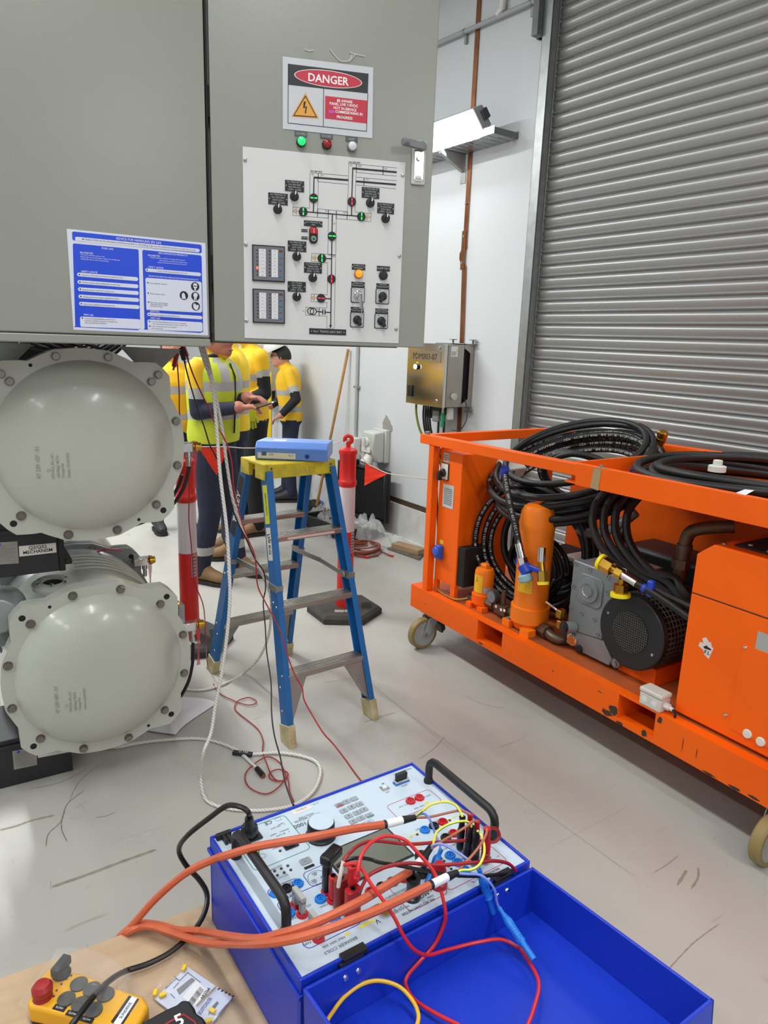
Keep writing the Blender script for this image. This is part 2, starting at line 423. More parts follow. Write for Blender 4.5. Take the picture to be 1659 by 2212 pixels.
o = MB().prism([(-.66 + a, .945 + b) for a, b in po], (0, -.0015, 0), X, Z, Y, .001).build('wall_patch', 'bare_plaster', None, smooth=False); o.matrix_world = WM; tag(o, 'bare grey plaster patch torn in the wall paint above the isolator', 'wall patch')
# broom
e = thing('broom_handle', 'long wooden broom handle leaning against the white wall', 'broom', WM)
MB().cyl((-1.305, -.03, 1.64), (-1.40, -.30, .10), .014, n=10).build('handle', 'wood_broom', e)
MB().box((-1.405, -.30, .075), (.30, .06, .05)).box((-1.405, -.30, .026), (.31, .075, .05)).build('brush', 'black_matte', e, bevel=.01)

# ================================================================= PDM monitoring box
mat('stainless_door', '#c8c4bc', .16, metal=1, var=.05, scale=2, stretch=(20, 1, 1))
e = thing('monitoring_box', 'stainless steel wall box marked PDM003-07 under the copper bar', 'control box', WM)
bx0, bx1, bz0, bz1, by = .03, .494, 1.258, 1.722, -.292
MB().b2((bx0, by + .032, bz0), (bx1, -.105, bz1)).build('body', 'steel_rough', e, smooth=False, bevel=.004)
d = MB().b2((bx0 - .004, by, bz0 - .004), (bx1, by + .028, bz1 + .004)).build('door', 'stainless_door', e, smooth=False, bevel=.003)
MB().b2((bx0 + .005, by + .026, bz0 + .005), (bx1 - .005, by + .034, bz1 - .005)).build('seal', 'black_matte', d, smooth=False)
pl = MB().b2((.055, by - .003, 1.585), (.45, by - .0003, 1.67)).build('name_plate', 'steel', d, smooth=False)
MB().text('PDM003-07', (.255, by - .0035, 1.605), X, Z, .046, bold=False, wmax=.30).build('lettering', 'black_print', d, smooth=False)
for (x, z) in ((.425, 1.695), (.415, 1.30)):
    MB().cyl((x, by, z), (x, by - .008, z), .014, n=14).build('lock', 'chrome', d)
mat('white_led', '#ffffff', .3, emit=5)
MB().cyl((.16, by, 1.545), (.16, by - .018, 1.545), .022, n=20).build('indicator_bezel', 'black', d)
MB().lathe((.16, by - .018, 1.545), (0, -1, 0), [(.019, 0), (.018, .006), (.01, .010), (0, .011)], 18).build('indicator', 'white_led', d)
MB().b2((.145, by - .001, 1.57), (.17, by - .0003, 1.582)).build('tag_plate', mat('yellow_label', '#e6cf2a', .5), d, smooth=False)
MB().b2((.055, by - .012, 1.31), (.115, by, 1.40)).build('door_latch', 'black', d, bevel=.004)
# side: back frame with the dark gap
MB().b2((bx0, -.02, bz0 - .01), (bx1, -.004, bz1 + .01)).prism([(-.105, bz1), (-.02, bz1), (-.02, bz0), (-.105, bz0), (-.105, bz0 + .02), (-.045, bz0 + .06), (-.045, bz1 - .06), (-.105, bz1 - .02)], (bx1 - .003, 0, 0), Y, Z, X, .003).b2((bx0, -.105, bz0), (bx0 + .003, -.02, bz1)).build('back_frame', 'steel_rough', e, smooth=False)
MB().b2((bx0 + .05, -.1, bz0 + .03), (bx1 - .03, -.02, bz1 - .03)).build('inner_gap', 'black_matte', e, smooth=False)
MB().cyl((bx1, -.19, 1.34), (bx1 + .02, -.19, 1.34), .026, n=22).build('round_cap', 'light_grey', e, bevel=.003)
wl = MB().b2((bx1 + .0004, -.235, 1.635), (bx1 + .0012, -.17, 1.71)).build('warning_label', 'paper', e, smooth=False)
MB().prism([(-.19, 1.67), (-.172, 1.67), (-.181, 1.70)], (bx1 + .0014, 0, 0), Y, Z, X, .0003).build('triangle', 'yellow_label', wl, smooth=False)
t = MB()
for i in range(4): t.b2((bx1 + .0014, -.23, 1.645 + i * .008), (bx1 + .0016, -.19 + .01 * (i % 2), 1.648 + i * .008))
t.build('small_print', 'dark_grey', wl, smooth=False)
for (x, y) in ((.30, -.06), (.50, -.03), (.50, -.035)):
    zt = bz1 + .012 if x != .50 or y == -.03 else bz0 - .03
    MB().b2((x - .025, y - .02, zt - .01), (x + .025, y + .02, zt - .002)).cyl((x, y, zt - .005), (x, y, zt + .03), .008, n=6).b2((x - .025, y - .018, zt + .025), (x + .025, y + .018, zt + .03)).build('mount', 'galv_dark', e)
MB().b2((.30, -.05, bz1 + .005), (.41, -.02, bz1 + .012)).build('earth_clamp', 'galv', e, bevel=.003)
# glands and plugs below
MB().b2((.23, -.20, bz0 - .075), (.36, -.12, bz0)).b2((.18, -.20, bz0 - .11), (.25, -.10, bz0 - .04)).build('plug_block', 'black', e, bevel=.008)
MB().b2((.27, -.21, bz0 - .13), (.35, -.13, bz0 - .04)).build('connector', 'mid_grey', e, bevel=.01)
mat('green_plastic', '#1f8a5a', .4)
MB().cyl((.405, -.21, bz0 - .16), (.405, -.21, bz0 - .05), .015, n=12).build('green_plug', 'green_plastic', e)
MB().cyl((.405, -.21, bz0 - .05), (.405, -.21, bz0 - .005), .010, n=12).build('plug_stem', 'chrome', e)
MB().b2((.425, -.19, bz0 - .10), (.45, -.14, bz0 - .01)).build('white_module', 'white_plastic', e, bevel=.003)
for i in range(4):
    x = .20 + .028 * i
    o = cable('box_cable', [WM @ Vector(q) for q in ((x - .05, -.2, bz0), (x - .05, -.2, bz0 - .12), (x - .02, -.18, bz0 - .26), (x + .12, -.13, bz0 - .48), (x + .14, -.10, bz0 - .9), (x + .14, -.06, .05))], .008, 'black', ['leftmost', 'second', 'third', 'fourth'][i] + ' of the black cables hanging under the stainless wall box', group='cables under the wall box')
    MB().cyl(o.matrix_world.inverted() @ (WM @ Vector((x - .05, -.2, bz0 - .14))), o.matrix_world.inverted() @ (WM @ Vector((x - .048, -.2, bz0 - .07))), .0095, n=8).build('cable_marker', 'white_plastic', o)
mat('green_yellow', '#6f7d22', .45)
cable('earth_cable', [WM @ Vector(q) for q in ((.10, -.24, bz0), (.11, -.24, bz0 - .10), (.17, -.22, bz0 - .25), (.32, -.13, bz0 - .46), (.33, -.07, .05))], .009, 'green_yellow', 'green and yellow earth cable curving under the stainless wall box')
for i, x in enumerate((.31, .38)):
    cable('plug_lead', [WM @ Vector(q) for q in ((x, -.17, bz0 - .12), (x, -.17, bz0 - .22), (x - .01, -.16, bz0 - .5), (x - .02, -.08, .05))], .009, 'black', ('thick black lead under the grey connector of the wall box', 'thin black lead beside the green plug of the wall box')[i])
lo = cable('loop_lead', [WM @ Vector(q) for q in ((bx1 - .01, -.07, 1.33), (.54, -.09, 1.26), (.56, -.10, 1.17), (.52, -.12, 1.09), (.45, -.15, 1.075))], .0035, 'black', 'thin black lead looping from the box side to a yellow tag')
q = lo.matrix_world.inverted() @ (WM @ Vector((.44, -.16, 1.08))); MB().box(q, (.03, .003, .03), None, WYAW).build('yellow_tag', 'yellow_label', lo)
# second, far monitoring box seen between the workers
e = thing('monitoring_box', 'beige wall box with round white button seen between the yellow shirts', 'control box', WM @ Matrix.Translation((-3.05, 0, -.02)))
MB().b2((-.05, -.27, 1.16), (.40, -.01, 1.66)).build('body', mat('beige_box', '#b5ab98', .5), e, bevel=.006)
MB().cyl((.25, -.27, 1.39), (.25, -.295, 1.39), .035, n=18).build('round_cap', 'white_plastic', e)
MB().b2((.04, -.275, 1.2), (.045, -.269, 1.62)).build('door_gap', 'black_matte', e, smooth=False)
MB().b2((.10, -.22, 1.00), (.30, -.1, 1.16)).b2((.17, -.20, .3), (.20, -.15, 1.0)).build('plug_block', 'black', e, bevel=.008)
# ================================================================= pixel sheets: printed graphics on a plane of a frame
class Sheet:
    def __init__(s, ox, oy, sc_, M, y=0.0): s.o = (ox, oy); s.s = sc_; s.M = M; s.y = y; s.L = {}
    def p(s, x, y, dy=0):
        q = onfr(s.o[0] + x / s.s, s.o[1] + y / s.s, s.M, s.y); return Vector((q.x, s.y - dy, q.z))
    def mb(s, key): return s.L.setdefault(key, MB())
    def poly(s, key, pts, layer=1): s.mb(key).quad(*[s.p(x, y, layer * .0004) for x, y in pts])
    def line(s, key, a, b, w, layer=1):
        A, B = s.p(*a, layer * .0004), s.p(*b, layer * .0004); d = (B - A).normalized(); nrm = d.cross(Y) * (w / 2)
        s.mb(key).quad(A + nrm, B + nrm, B - nrm, A - nrm)
    def text(s, key, t, a, b, h, layer=2, align='c', bold=False):
        A, B = s.p(*a, layer * .0004), s.p(*b, layer * .0004); ux = (B - A).normalized(); uy = -ux.cross(Y)
        if uy.z < 0: uy = -uy
        o = {'c': (A + B) / 2, 'l': A, 'r': B}[align]
        s.mb(key).text(t, o, ux, uy, h, align, wmax=(B - A).length, bold=bold)
    def disc(s, key, c, r, layer=1, n=24):
        C_ = s.p(*c, layer * .0004); s.mb(key).quad(*[C_ + Vector((r * math.cos(2 * math.pi * k / n), 0, r * math.sin(2 * math.pi * k / n))) for k in range(n)])
    def ring(s, key, c, r, w, layer=1, n=28):
        C_ = s.p(*c, layer * .0004); pr = lambda q: [(q * math.cos(2 * math.pi * k / n), q * math.sin(2 * math.pi * k / n)) for k in range(n)]
        ring2(s.mb(key), pr(r + w / 2), pr(r - w / 2), C_, X, Z)
    def flush(s, parent, names):
        for k, mb in s.L.items():
            o = mb.build(names.get(k, k), k, parent, smooth=False)
            if 'text' in o.name or 'letter' in o.name: o['kind'] = 'stuff'
        s.L = {}
# ================================================================= control cabinets
mat('cab_paint', '#93958d', .30, var=.03, scale=3, bump=.04, bscale=260)
mat('cab_dark', '#5f605b', .5)
mat('blue_print', '#1246d8', .35)
GY = R_(31.5); DY = R_(14.5)
P0 = atd(455, 600, 2.45)
LM = yawm((P0.x, P0.y, 0), GY); DM = yawm((P0.x + .012, P0.y + .004, 0), DY)
e = thing('control_cabinet', 'grey steel control cabinet carrying the blue gas advice poster', 'cabinet', LM)
MB().b2((-1.25, .022, 1.695), (-.004, .47, 3.15)).build('body', 'cab_paint', e, smooth=False, bevel=.004)
MB().b2((-1.25, -.004, 1.697), (-.006, .03, 1.722)).build('bottom_rail', 'cab_paint', e, smooth=False, bevel=.003)
MB().b2((-1.24, 0, 1.725), (-.006, .021, 3.14)).build('door', 'cab_paint', e, smooth=False, bevel=.004)
MB().b2((-.003, .004, 1.74), (.004, .05, 3.14)).build('gap_shade', 'black_matte', e, smooth=False)  # black strip stands in for the shade in the gap beside the door
e = thing('control_cabinet', 'grey steel control cabinet with its door ajar and mimic diagram on it', 'cabinet', LM)
MB().b2((.012, .03, 1.71), (.75, .034 + .01, 1.74)).b2((.012, .03, 3.10), (.75, .05, 3.13)).b2((.012, .03, 1.71), (.035, .47, 3.13)).b2((.727, .03, 1.71), (.75, .47, 3.13)).b2((.012, .45, 1.71), (.75, .47, 3.13)).b2((.012, .03, 1.71), (.75, .47, 1.73)).b2((.012, .03, 3.11), (.75, .47, 3.13)).build('body', 'cab_paint', e, smooth=False)
MB().b2((.04, .43, 1.75), (.72, .445, 3.09)).build('mounting_plate', 'galv', e, smooth=False)
DL = LM.inverted() @ DM                      # door frame relative to the cabinet
def inD(mb, name, m, par=e, **k):
    o = mb.build(name, m, par, **k); o.matrix_local = DL.copy() if par is e else Matrix(); return o
door = inD(MB().b2((-.004, 0, 1.716), (.730, .022, 3.12)).b2((.0, .022, 1.72), (.02, .04, 3.11)).b2((.706, .022, 1.72), (.726, .04, 3.11)), 'door', 'cab_paint', smooth=False, bevel=.004)
for zz in (1.9, 2.40, 2.95): inD(MB().cyl((-.006, .012, zz), (-.006, .012, zz + .09), .007, n=8), 'hinge', 'black_matte', par=door)
S1 = Sheet(500, 80, 3.6065, DM)
# swing handle
S = S1; a, b = S.p(1408, 805), S.p(1500, 1160)
MB().b2((a.x, -.010, b.z), (b.x, 0, a.z)).build('handle_plate', 'light_grey', door, smooth=False, bevel=.004)
MB().b2((a.x + .007, -.012, b.z + .015), (b.x - .007, -.009, a.z - .03)).build('handle_recess', 'chrome', door, smooth=False, bevel=.002)
q = S.p(1475, 860); tip = onfr(500 + 1345 / 3.6065, 80 + 818 / 3.6065, DM, -.055); q = Vector((q.x, 0, q.z))
MB().bar(q + Vector((.004, -.014, 0)), Vector((tip.x + .012, -.055, tip.z)), .014, .024).cyl(Vector((tip.x + .014, -.054, tip.z)), Vector((tip.x - .006, -.062, tip.z)), .0125, n=14).cyl(q + Vector((0, -.002, 0)), q + Vector((0, -.022, 0)), .016, n=16).build('handle_lever', 'mid_grey', door, bevel=.003)
q = S.p(1455, 950); MB().cyl(q + Vector((0, -.01, 0)), q + Vector((0, -.02, 0)), .009, n=14).build('handle_lock', 'chrome', door)
a, b = S.p(1425, 1085), S.p(1472, 1130); MB().b2((a.x, -.0135, b.z), (b.x, -.011, a.z)).build('handle_button', 'white_plastic', door, smooth=False)
q = S.p(1448, 1112); MB().text('PUSH', (q.x, -.014, q.z - .003), X, Z, .006).build('button_print', 'black_print', door, smooth=False)
# pilot lamps with nameplates
mat('lamp_green', '#25d880', .25, emit=.75, ecol='#12c060'); mat('lamp_red', '#8e1519', .25); mat('lamp_white', '#d5d7dc', .25)
mat('plate_grey', '#55595a', .5); mat('plate_black', '#1c1d20', .5); mat('plate_text', '#b9bcc0', .5)
for (x, y, px_, py_, m, t) in ((542, 820, 541, 755, 'lamp_green', 'CB OPEN'), (741, 840, 740, 774, 'lamp_red', 'CB CLOSED'), (936, 858, 936, 797, 'lamp_white', 'SAFE')):
    q = S.p(x, y); MB().lathe((q.x, 0, q.z), -Y, [(.0155, 0), (.0155, .012), (.0135, .014)], 22).build('lamp_bezel', 'black' if m != 'lamp_white' else 'mid_grey', door)
    MB().lathe((q.x, -.013, q.z), -Y, [(.0135, 0), (.013, .006), (.009, .009), (0, .0095)], 22).build('lamp_lens', m, door)
    q = S.p(px_, py_); MB().b2((q.x - .0205, -.002, q.z - .008), (q.x + .0205, 0, q.z + .008)).build('lamp_plate', 'plate_grey', door, smooth=False)
    MB().text(t, (q.x, -.0025, q.z - .003), X, Z, .0065, wmax=.03).build('lamp_print', 'plate_text', door, smooth=False)
# ---------------------------------------------------------------- mimic panel (thing on the door)
mat('mimic_white', '#d6d6d6', .45); mat('line_dark', '#2a1420', .5); mat('gold', '#b48a2c', .5)
mat('led_green', '#30ff60', .4, emit=2.5, ecol='#18ff50'); mat('led_red', '#ff2038', .4, emit=2.2, ecol='#ff1830'); mat('amber', '#f2a31b', .3, emit=.35, ecol='#ff9a00')
DT = DM
e = thing('mimic_panel', 'white mimic diagram panel with knobs and switches screwed to the cabinet door', 'control panel', DM)
S2 = Sheet(510, 310, 4.254, DM, -.003); S = S2
a, b, c, d = S.p(55, 32), S.p(1552, 180), S.p(1482, 1845), S.p(75, 1783)
MB().b2((.095, -.003, 1.729), (.634, 0, 2.322)).build('plate', 'mimic_white', e, smooth=False, bevel=.001)
Ln = S.line; TH, TK, TN = .0058, .0036, .0011
for A, B, wd in (((1068, 228), (1475, 264), TH), ((1072, 222), (1063, 500), TK), ((716, 312), (1030, 337), TH), ((1102, 348), (1470, 378), TH), ((716, 308), (712, 470), TK), ((712, 545), (710, 632), TK),
    ((650, 628), (1115, 668), TK), ((1062, 570), (1060, 662), TK), ((884, 652), (881, 815), TK), ((880, 885), (869, 1672), TK), ((820, 1056), (876, 1060), TK), ((815, 1424), (869, 1428), TK), ((735, 1544), (797, 1548), TK), ((818, 1550), (868, 1553), TK),
    ((797, 1522), (796, 1572), TK), ((817, 1524), (816, 1573), TK), ((1105, 190), (1103, 265), .0022), ((1351, 215), (1350, 288), .0022), ((755, 275), (752, 352), .0022), ((1175, 315), (1174, 388), .0022), ((750, 600), (747, 676), .0022), ((848, 610), (846, 686), .0022), ((922, 618), (920, 692), .0022), ((1021, 620), (1019, 697), .0022), ((845, 1020), (912, 1024), .0022), ((765, 1510), (763, 1585), .0022)): Ln('line_dark', A, B, wd, 2)
for pl in (((1478, 225), (1035, 182), (1028, 490), (1022, 622)), ((1105, 265), (1475, 300)), ((1030, 298), (680, 267), (675, 595), (520, 583), (520, 660), (848, 686), (842, 1018), (695, 1010), (692, 1085), (842, 1095), (838, 1390), (690, 1383), (688, 1452), (836, 1462), (834, 1512), (640, 1504), (638, 1577), (834, 1587), (834, 1697), (902, 1700), (915, 1022), (922, 618)),
    ((1030, 376), (755, 350), (750, 600), (1025, 627)), ((1105, 310), (1473, 342)), ((1105, 380), (1470, 417)), ((1105, 190), (1092, 630), (1239, 643), (1236, 717), (922, 690))):
    for A, B in zip(pl[:-1], pl[1:]): Ln('black_print', A, B, TN, 1)
S.ring('line_dark', (685, 1541), .0105, .003, 2); S.ring('line_dark', (709, 1543), .0105, .003, 2)
S.poly('line_dark', [(853, 1668), (883, 1670), (867, 1696)], 2)
for (x, y, sg) in ((555, 622, -1), (1200, 675, 1), (727, 1050, -1), (720, 1418, -1)):
    Ln('gold', (x - sg * 22, y), (x + sg * 0, y + 1), .0018)
    for k, hh in enumerate((28, 19, 10)): Ln('gold', (x + sg * (2 + k * 13), y - hh), (x + sg * (2 + k * 13), y + hh), .0026)
for t, x, y in (('No1 66kV BUS', 737, 262), ('No2 66kV BUS', 1088, 180)): S.text('black_print', t, (x - 52, y - 3), (x + 52, y + 6), .0052, bold=True)
for t, x, y in (('Q1', 703, 290), ('Q12', 790, 297), ('Q2', 1054, 206), ('Q22', 1137, 212), ('Q21', 1375, 235), ('Q11', 1203, 335), ('G3', 826, 626), ('G4', 996, 642), ('Q0', 902, 742), ('Q9', 897, 1044), ('G5', 745, 1530), ('T5', 620, 1545)): S.text('black_print', t, (x - 14, y), (x + 14, y + 1), .0046)
S.flush(e, {'line_dark': 'bus_line', 'black_print': 'diagram_outline', 'gold': 'earth_symbol'})
def lx(x, y): q = S2.p(x, y); return q.x, q.z
# nameplates
def plate(x, y, w_, h_, lines, big=False):
    cx_, cz = lx(x, y); k = 1 / 4.254 * 1.66e-3; hw, hh = w_ * k / 2, h_ * k / 2
    o = MB().b2((cx_ - hw, -.0052, cz - hh), (cx_ + hw, -.003, cz + hh)).build('nameplate', 'plate_black', e, smooth=False)
    t = MB(); n_ = len(lines); lh = 2 * hh / (n_ + .35)
    for i, s_ in enumerate(lines): t.text(s_, (cx_, -.0056, cz + hh - lh * (i + .92)), X, Z, lh * (.62 if n_ > 1 else .55), wmax=hw * 1.55)
    for sx in (-1, 1): t.quad(*[(cx_ + sx * hw * .88 + .0018 * math.cos(a_), -.0056, cz + .0018 * math.sin(a_)) for a_ in [j * math.pi / 4 for j in range(8)]])
    t.build('plate_text', 'plate_text', o, smooth=False)
A4 = lambda b_, c_: ['No1 TRANS 66kV CB', b_, c_, 'OPEN   CLOSE']
for a_ in ((537, 392, 160, 85, A4('No1 BUS SIDE', 'DISC/SW (Q1)')), (385, 510, 162, 90, A4('No1 BUS SIDE', 'E/SW (Q51)')), (1235, 455, 155, 85, A4('No2 BUS SIDE', 'DISC/SW (Q2)')), (1374, 597, 150, 85, A4('No2 BUS SIDE', 'E/SW (Q52)')), (708, 737, 158, 45, ['No1 TRANS 66kV CB', '(Q0)']), (560, 945, 158, 85, A4('TRANS SIDE', 'E/SW (Q53)')), (706, 1143, 156, 85, A4('TRANS SIDE', 'DISC/SW (Q9)')), (557, 1316, 157, 84, ['No1 TRANS', '66kV CABLE', 'E/SW (Q8)', 'OPEN   CLOSE']),
    (1125, 1135, 120, 48, ['INTERLOCK', 'BYPASSED']), (1353, 1150, 118, 42, ['LAMP TEST']), (1120, 1297, 120, 45, ['INTERLOCK', 'BYPASS SWITCH']), (1347, 1310, 118, 42, ['CONTROL', 'MODE SWITCH']), (1113, 1527, 118, 45, ['OPERATOR', 'SAFETY SWITCH']), (1338, 1540, 118, 42, ['MAINTENANCE', 'SAFETY SWITCH']), (842, 1730, 330, 50, ['No1 TRANS 66kV BAY']), (628, 800, 55, 22, ['CLOSE']), (628, 868, 55, 22, ['OPEN'])): plate(*a_)
# knobs, indicators
mat('knob_mark', '#e9e9e9', .4)
k0 = MB().lathe((0, 0, 0), -Y, [(.0148, 0), (.0148, .004), (.0125, .006), (.0118, .018), (.010, .020)], 22).b2((-.0035, -.026, -.011), (.0035, -.018, .011)).build('knob', 'black', e, bevel=.001)
km = MB().b2((-.0018, -.0268, .002), (.0018, -.0258, .0125)).build('pointer', 'knob_mark', k0, smooth=False); first = True
for (x, y) in ((535, 487), (382, 605), (1232, 547), (1372, 690), (557, 1038), (704, 1233), (557, 1408)):
    cx_, cz = lx(x, y); o = k0 if first else inst(k0, e)
    if not first: inst(km, o)
    first = False; o.location = (cx_, -.003, cz)
    o.rotation_euler = (0, R_(8), 0)
i0 = {}
for (x, y, c_, vert) in ((712, 503, 'g', 0), (1062, 535, 'r', 1), (615, 628, 'g', 1), (1150, 672, 'g', 1), (880, 852, 'g', 0), (787, 1055, 'g', 1), (875, 1245, 'r', 1), (780, 1422, 'r', 0)):
    cx_, cz = lx(x, y); o = MB().lathe((cx_, -.003, cz), -Y, [(.0142, 0), (.0142, .005), (.013, .0065)], 24).build('position_indicator', 'black', e)
    l = MB()
    for sg in (-1, 1):
        dx, dz = (.0022, .0045) if vert else (.0045, .0022); ox, oz = (0, sg * .0065) if vert else (sg * .0065, 0)
        l.b2((cx_ + ox - dx / 1.4, -.0102, cz + oz - dz), (cx_ + ox + dx / 1.4, -.0094, cz + oz + dz)) if vert else l.b2((cx_ + ox - dx, -.0102, cz + oz - dz / 1.4), (cx_ + ox + dx, -.0094, cz + oz + dz / 1.4))
    l.build('led_bar', 'led_green' if c_ == 'g' else 'led_red', o, smooth=False)
    MB().b2((cx_ - .0006, -.0097, cz - .011), (cx_ + .0006, -.0093, cz + .011)).b2((cx_ - .011, -.0097, cz - .0006), (cx_ + .011, -.0093, cz + .0006)).build('cross_slot', 'dark_grey', o, smooth=False)
# double push button
cx_, cz = lx(709, 842); ct = lx(708, 803)[1]; cb = lx(710, 872)[1]
o = MB().prism([(cx_ + .0145 * math.cos(R_(a_)), cz + (.013 if a_ < 180 else -.013) + .0145 * math.sin(R_(a_))) for a_ in range(0, 360, 15)], (0, -.003, 0), X, Z, -Y, .008).build('push_button', 'black', e, bevel=.001)
MB().b2((cx_ - .012, -.016, cz + .002), (cx_ + .012, -.010, cz + .022)).build('close_button', 'red', o, bevel=.004)
MB().lathe((cx_, -.010, cz - .013), -Y, [(.0115, 0), (.0115, .004), (.010, .005)], 22).build('open_button', mat('button_green', '#164a35', .4), o)
t = MB(); t.b2((cx_ - .0006, -.0164, cz + .005), (cx_ + .0006, -.0161, cz + .020))
pr = lambda q: [(q * math.cos(2 * math.pi * k / 20), q * math.sin(2 * math.pi * k / 20)) for k in range(20)]
ring2(t, pr(.0068), pr(.0056), (cx_, -.0155, cz - .013), X, Z); t.build('button_mark', 'white_print', o, smooth=False)
# amber lamp, black button
cx_, cz = lx(1123, 1200); o = MB().lathe((cx_, -.003, cz), -Y, [(.0152, 0), (.0152, .009), (.0135, .011)], 22).build('amber_lamp', mat('amber_ring', '#b9741b', .3), e)
MB().lathe((cx_, -.014, cz), -Y, [(.0125, 0), (.012, .005), (0, .007)], 22).build('lens', 'amber', o)
cx_, cz = lx(1350, 1213); o = MB().lathe((cx_, -.003, cz), -Y, [(.0152, 0), (.0152, .008), (.0125, .010), (.0125, .013), (.0, .0135)], 22).build('test_button', 'black', e)
# cam switches
for i, (x, y, ang) in enumerate(((1117, 1393, 0), (1343, 1405, 28), (1110, 1620, -28), (1332, 1632, -28))):
    cx_, cz = lx(x, y); o = MB().prism(rrect(.0485, .051, .005, cx=cx_, cy=cz), (0, -.003, 0), X, Z, -Y, .004).build('switch_frame', 'black', e, smooth=False)
    MB().prism(rrect(.044, .0465, .004, cx=cx_, cy=cz), (0, -.007, 0), X, Z, -Y, .0006).build('switch_face', mat('switch_silver', '#b9bbbd', .4, metal=.3), o, smooth=False)
    if i == 0:
        MB().lathe((cx_, -.0076, cz), -Y, [(.0145, 0), (.0145, .004), (.011, .005), (.010, .016), (.0, .017)], 22).build('key_barrel', 'chrome', o)
        MB().b2((cx_ - .001, -.045, cz - .004), (cx_ + .001, -.022, cz + .004)).lathe((cx_ + .002, -.047, cz - .002), (.0, -.35, -1), [(.003, -.004), (.004, 0), (.004, .022), (.007, .024), (.007, .046), (.0015, .048), (.0012, .085)], 8).build('key', 'chrome', o)
    else:
        MB().lathe((cx_, -.0076, cz), -Y, [(.015, 0), (.0145, .006), (.012, .009), (.010, .012)], 22).bar((cx_, -.017, cz), (cx_ - .022 * math.sin(R_(ang)), -.018, cz - .022 * math.cos(R_(ang))), .012, .016, Y).build('switch_handle', 'black', o, bevel=.002)
    t = MB()
    for sx, s_ in ((-1, 'OFF'), (1, 'ON')): t.text(s_, (cx_ + sx * .011, -.0079, cz + .0165), X, Z, .0036)
    t.build('switch_print', 'black_print', o, smooth=False)
    if i >= 2:
        o2 = MB().b2((cx_ - .023, -.0036, cz - .036), (cx_ + .023, -.003, cz - .027)).build('switch_label', 'paper', o, smooth=False); MB().text('Q0 CB ONLY', (cx_, -.0039, cz - .0335), X, Z, .0042, wmax=.034).build('label_print', 'mid_grey', o, smooth=False)
# annunciators
mat('annun_face', '#6b6e74', .5); mat('led_off', '#5a1518', .4); mat('annun_blue', '#3a7fb5', .5)
for j, (x, y, w_, h_) in enumerate(((298, 1105, 275, 292), (300, 1497, 275, 282))):
    cx_, cz = lx(x, y); k = 1.66e-3 / 4.254; hw, hh = w_ * k / 2, h_ * k / 2
    o = MB().prism([(cx_ - hw, cz - hh), (cx_ + hw, cz - hh), (cx_ + hw, cz + hh), (cx_ - hw, cz + hh)], (0, -.003, 0), X, Z, -Y, .008).build('annunciator', 'black', e, smooth=False, bevel=.001)
    MB().b2((cx_ - hw * .93, -.0118, cz - hh * .93), (cx_ + hw * .93, -.0105, cz + hh * .93)).build('annunciator_face', 'annun_face', o, smooth=False)
    lb = MB(); led = MB(); tx = MB(); bl = MB()
    for col, (xa, xb, xl) in enumerate(((-.60, -.18, -.70), (.17, .56, .06))):
        lb.b2((cx_ + hw * xa, -.0124, cz - hh * .74), (cx_ + hw * xb, -.0119, cz + hh * .78))
        for r_ in range(8):
            zz = cz + hh * (.70 - r_ * .195)
            if not (j == 0 and col == 0 and r_ == 5): led.lathe((cx_ + hw * xl, -.0118, zz), -Y, [(.0026, 0), (.0022, .0015), (0, .002)], 8)
            tx.text(['Q0 TRIP', 'SF6 LOW', 'SPRING', 'DC FAIL', 'MCB TRIP', 'GAS ALARM', 'SPARE', 'SPARE'][r_] if col == 0 else 'SPARE', (cx_ + hw * (xa + xb) / 2, -.0126, zz - .0012), X, Z, .0026, wmax=hw * .34)
            tx.b2((cx_ + hw * xa, -.0126, zz - .0052), (cx_ + hw * xb, -.01255, zz - .0049))
    for r_ in range(4): bl.prism(rrect(.009, .006, .002, cx=cx_ + hw * .74, cy=cz + hh * (.45 - r_ * .36)), (0, -.0118, 0), X, Z, -Y, .001); tx.text(['ACK', 'MUTE', 'RST', 'TEST'][r_], (cx_ + hw * .74, -.0122, cz + hh * (.31 - r_ * .36)), X, Z, .003)
    lb.build('label_strip', 'paper', o, smooth=False); led.build('led', 'led_off', o); tx.build('annunciator_print', 'black_print', o, smooth=False); bl.build('annunciator_key', 'annun_blue', o, smooth=False)
    MB().b2((cx_ + hw * .64, -.0124, cz + hh * .66), (cx_ + hw * .86, -.0119, cz + hh * .78)).build('annunciator_badge', mat('badge', '#6d2f2c', .5), o, smooth=False)
    if j == 0: MB().lathe((cx_ + hw * -.70, -.0118, cz + hh * (.70 - 5 * .195)), -Y, [(.004, 0), (.0035, .002), (0, .003)], 10).build('led_lit', mat('led_lit', '#ff7060', .4, emit=5, ecol='#ff3020'), o)
sc0 = MB().lathe((0, 0, 0), -Y, [(.0065, 0), (.006, .003), (.003, .0045), (0, .0046)], 14).b2((-.005, -.0052, -.0008), (.005, -.004, .0008)).build('screw', 'steel', e)
for i, (x, y) in enumerate(((83, 152), (90, 927), (95, 1628), (1530, 290), (1500, 1033), (1470, 1705))):
    o = sc0 if i == 0 else inst(sc0, e); cx_, cz = lx(x, y); o.location = (cx_, -.003, cz); o.rotation_euler = (0, i * .7, 0)
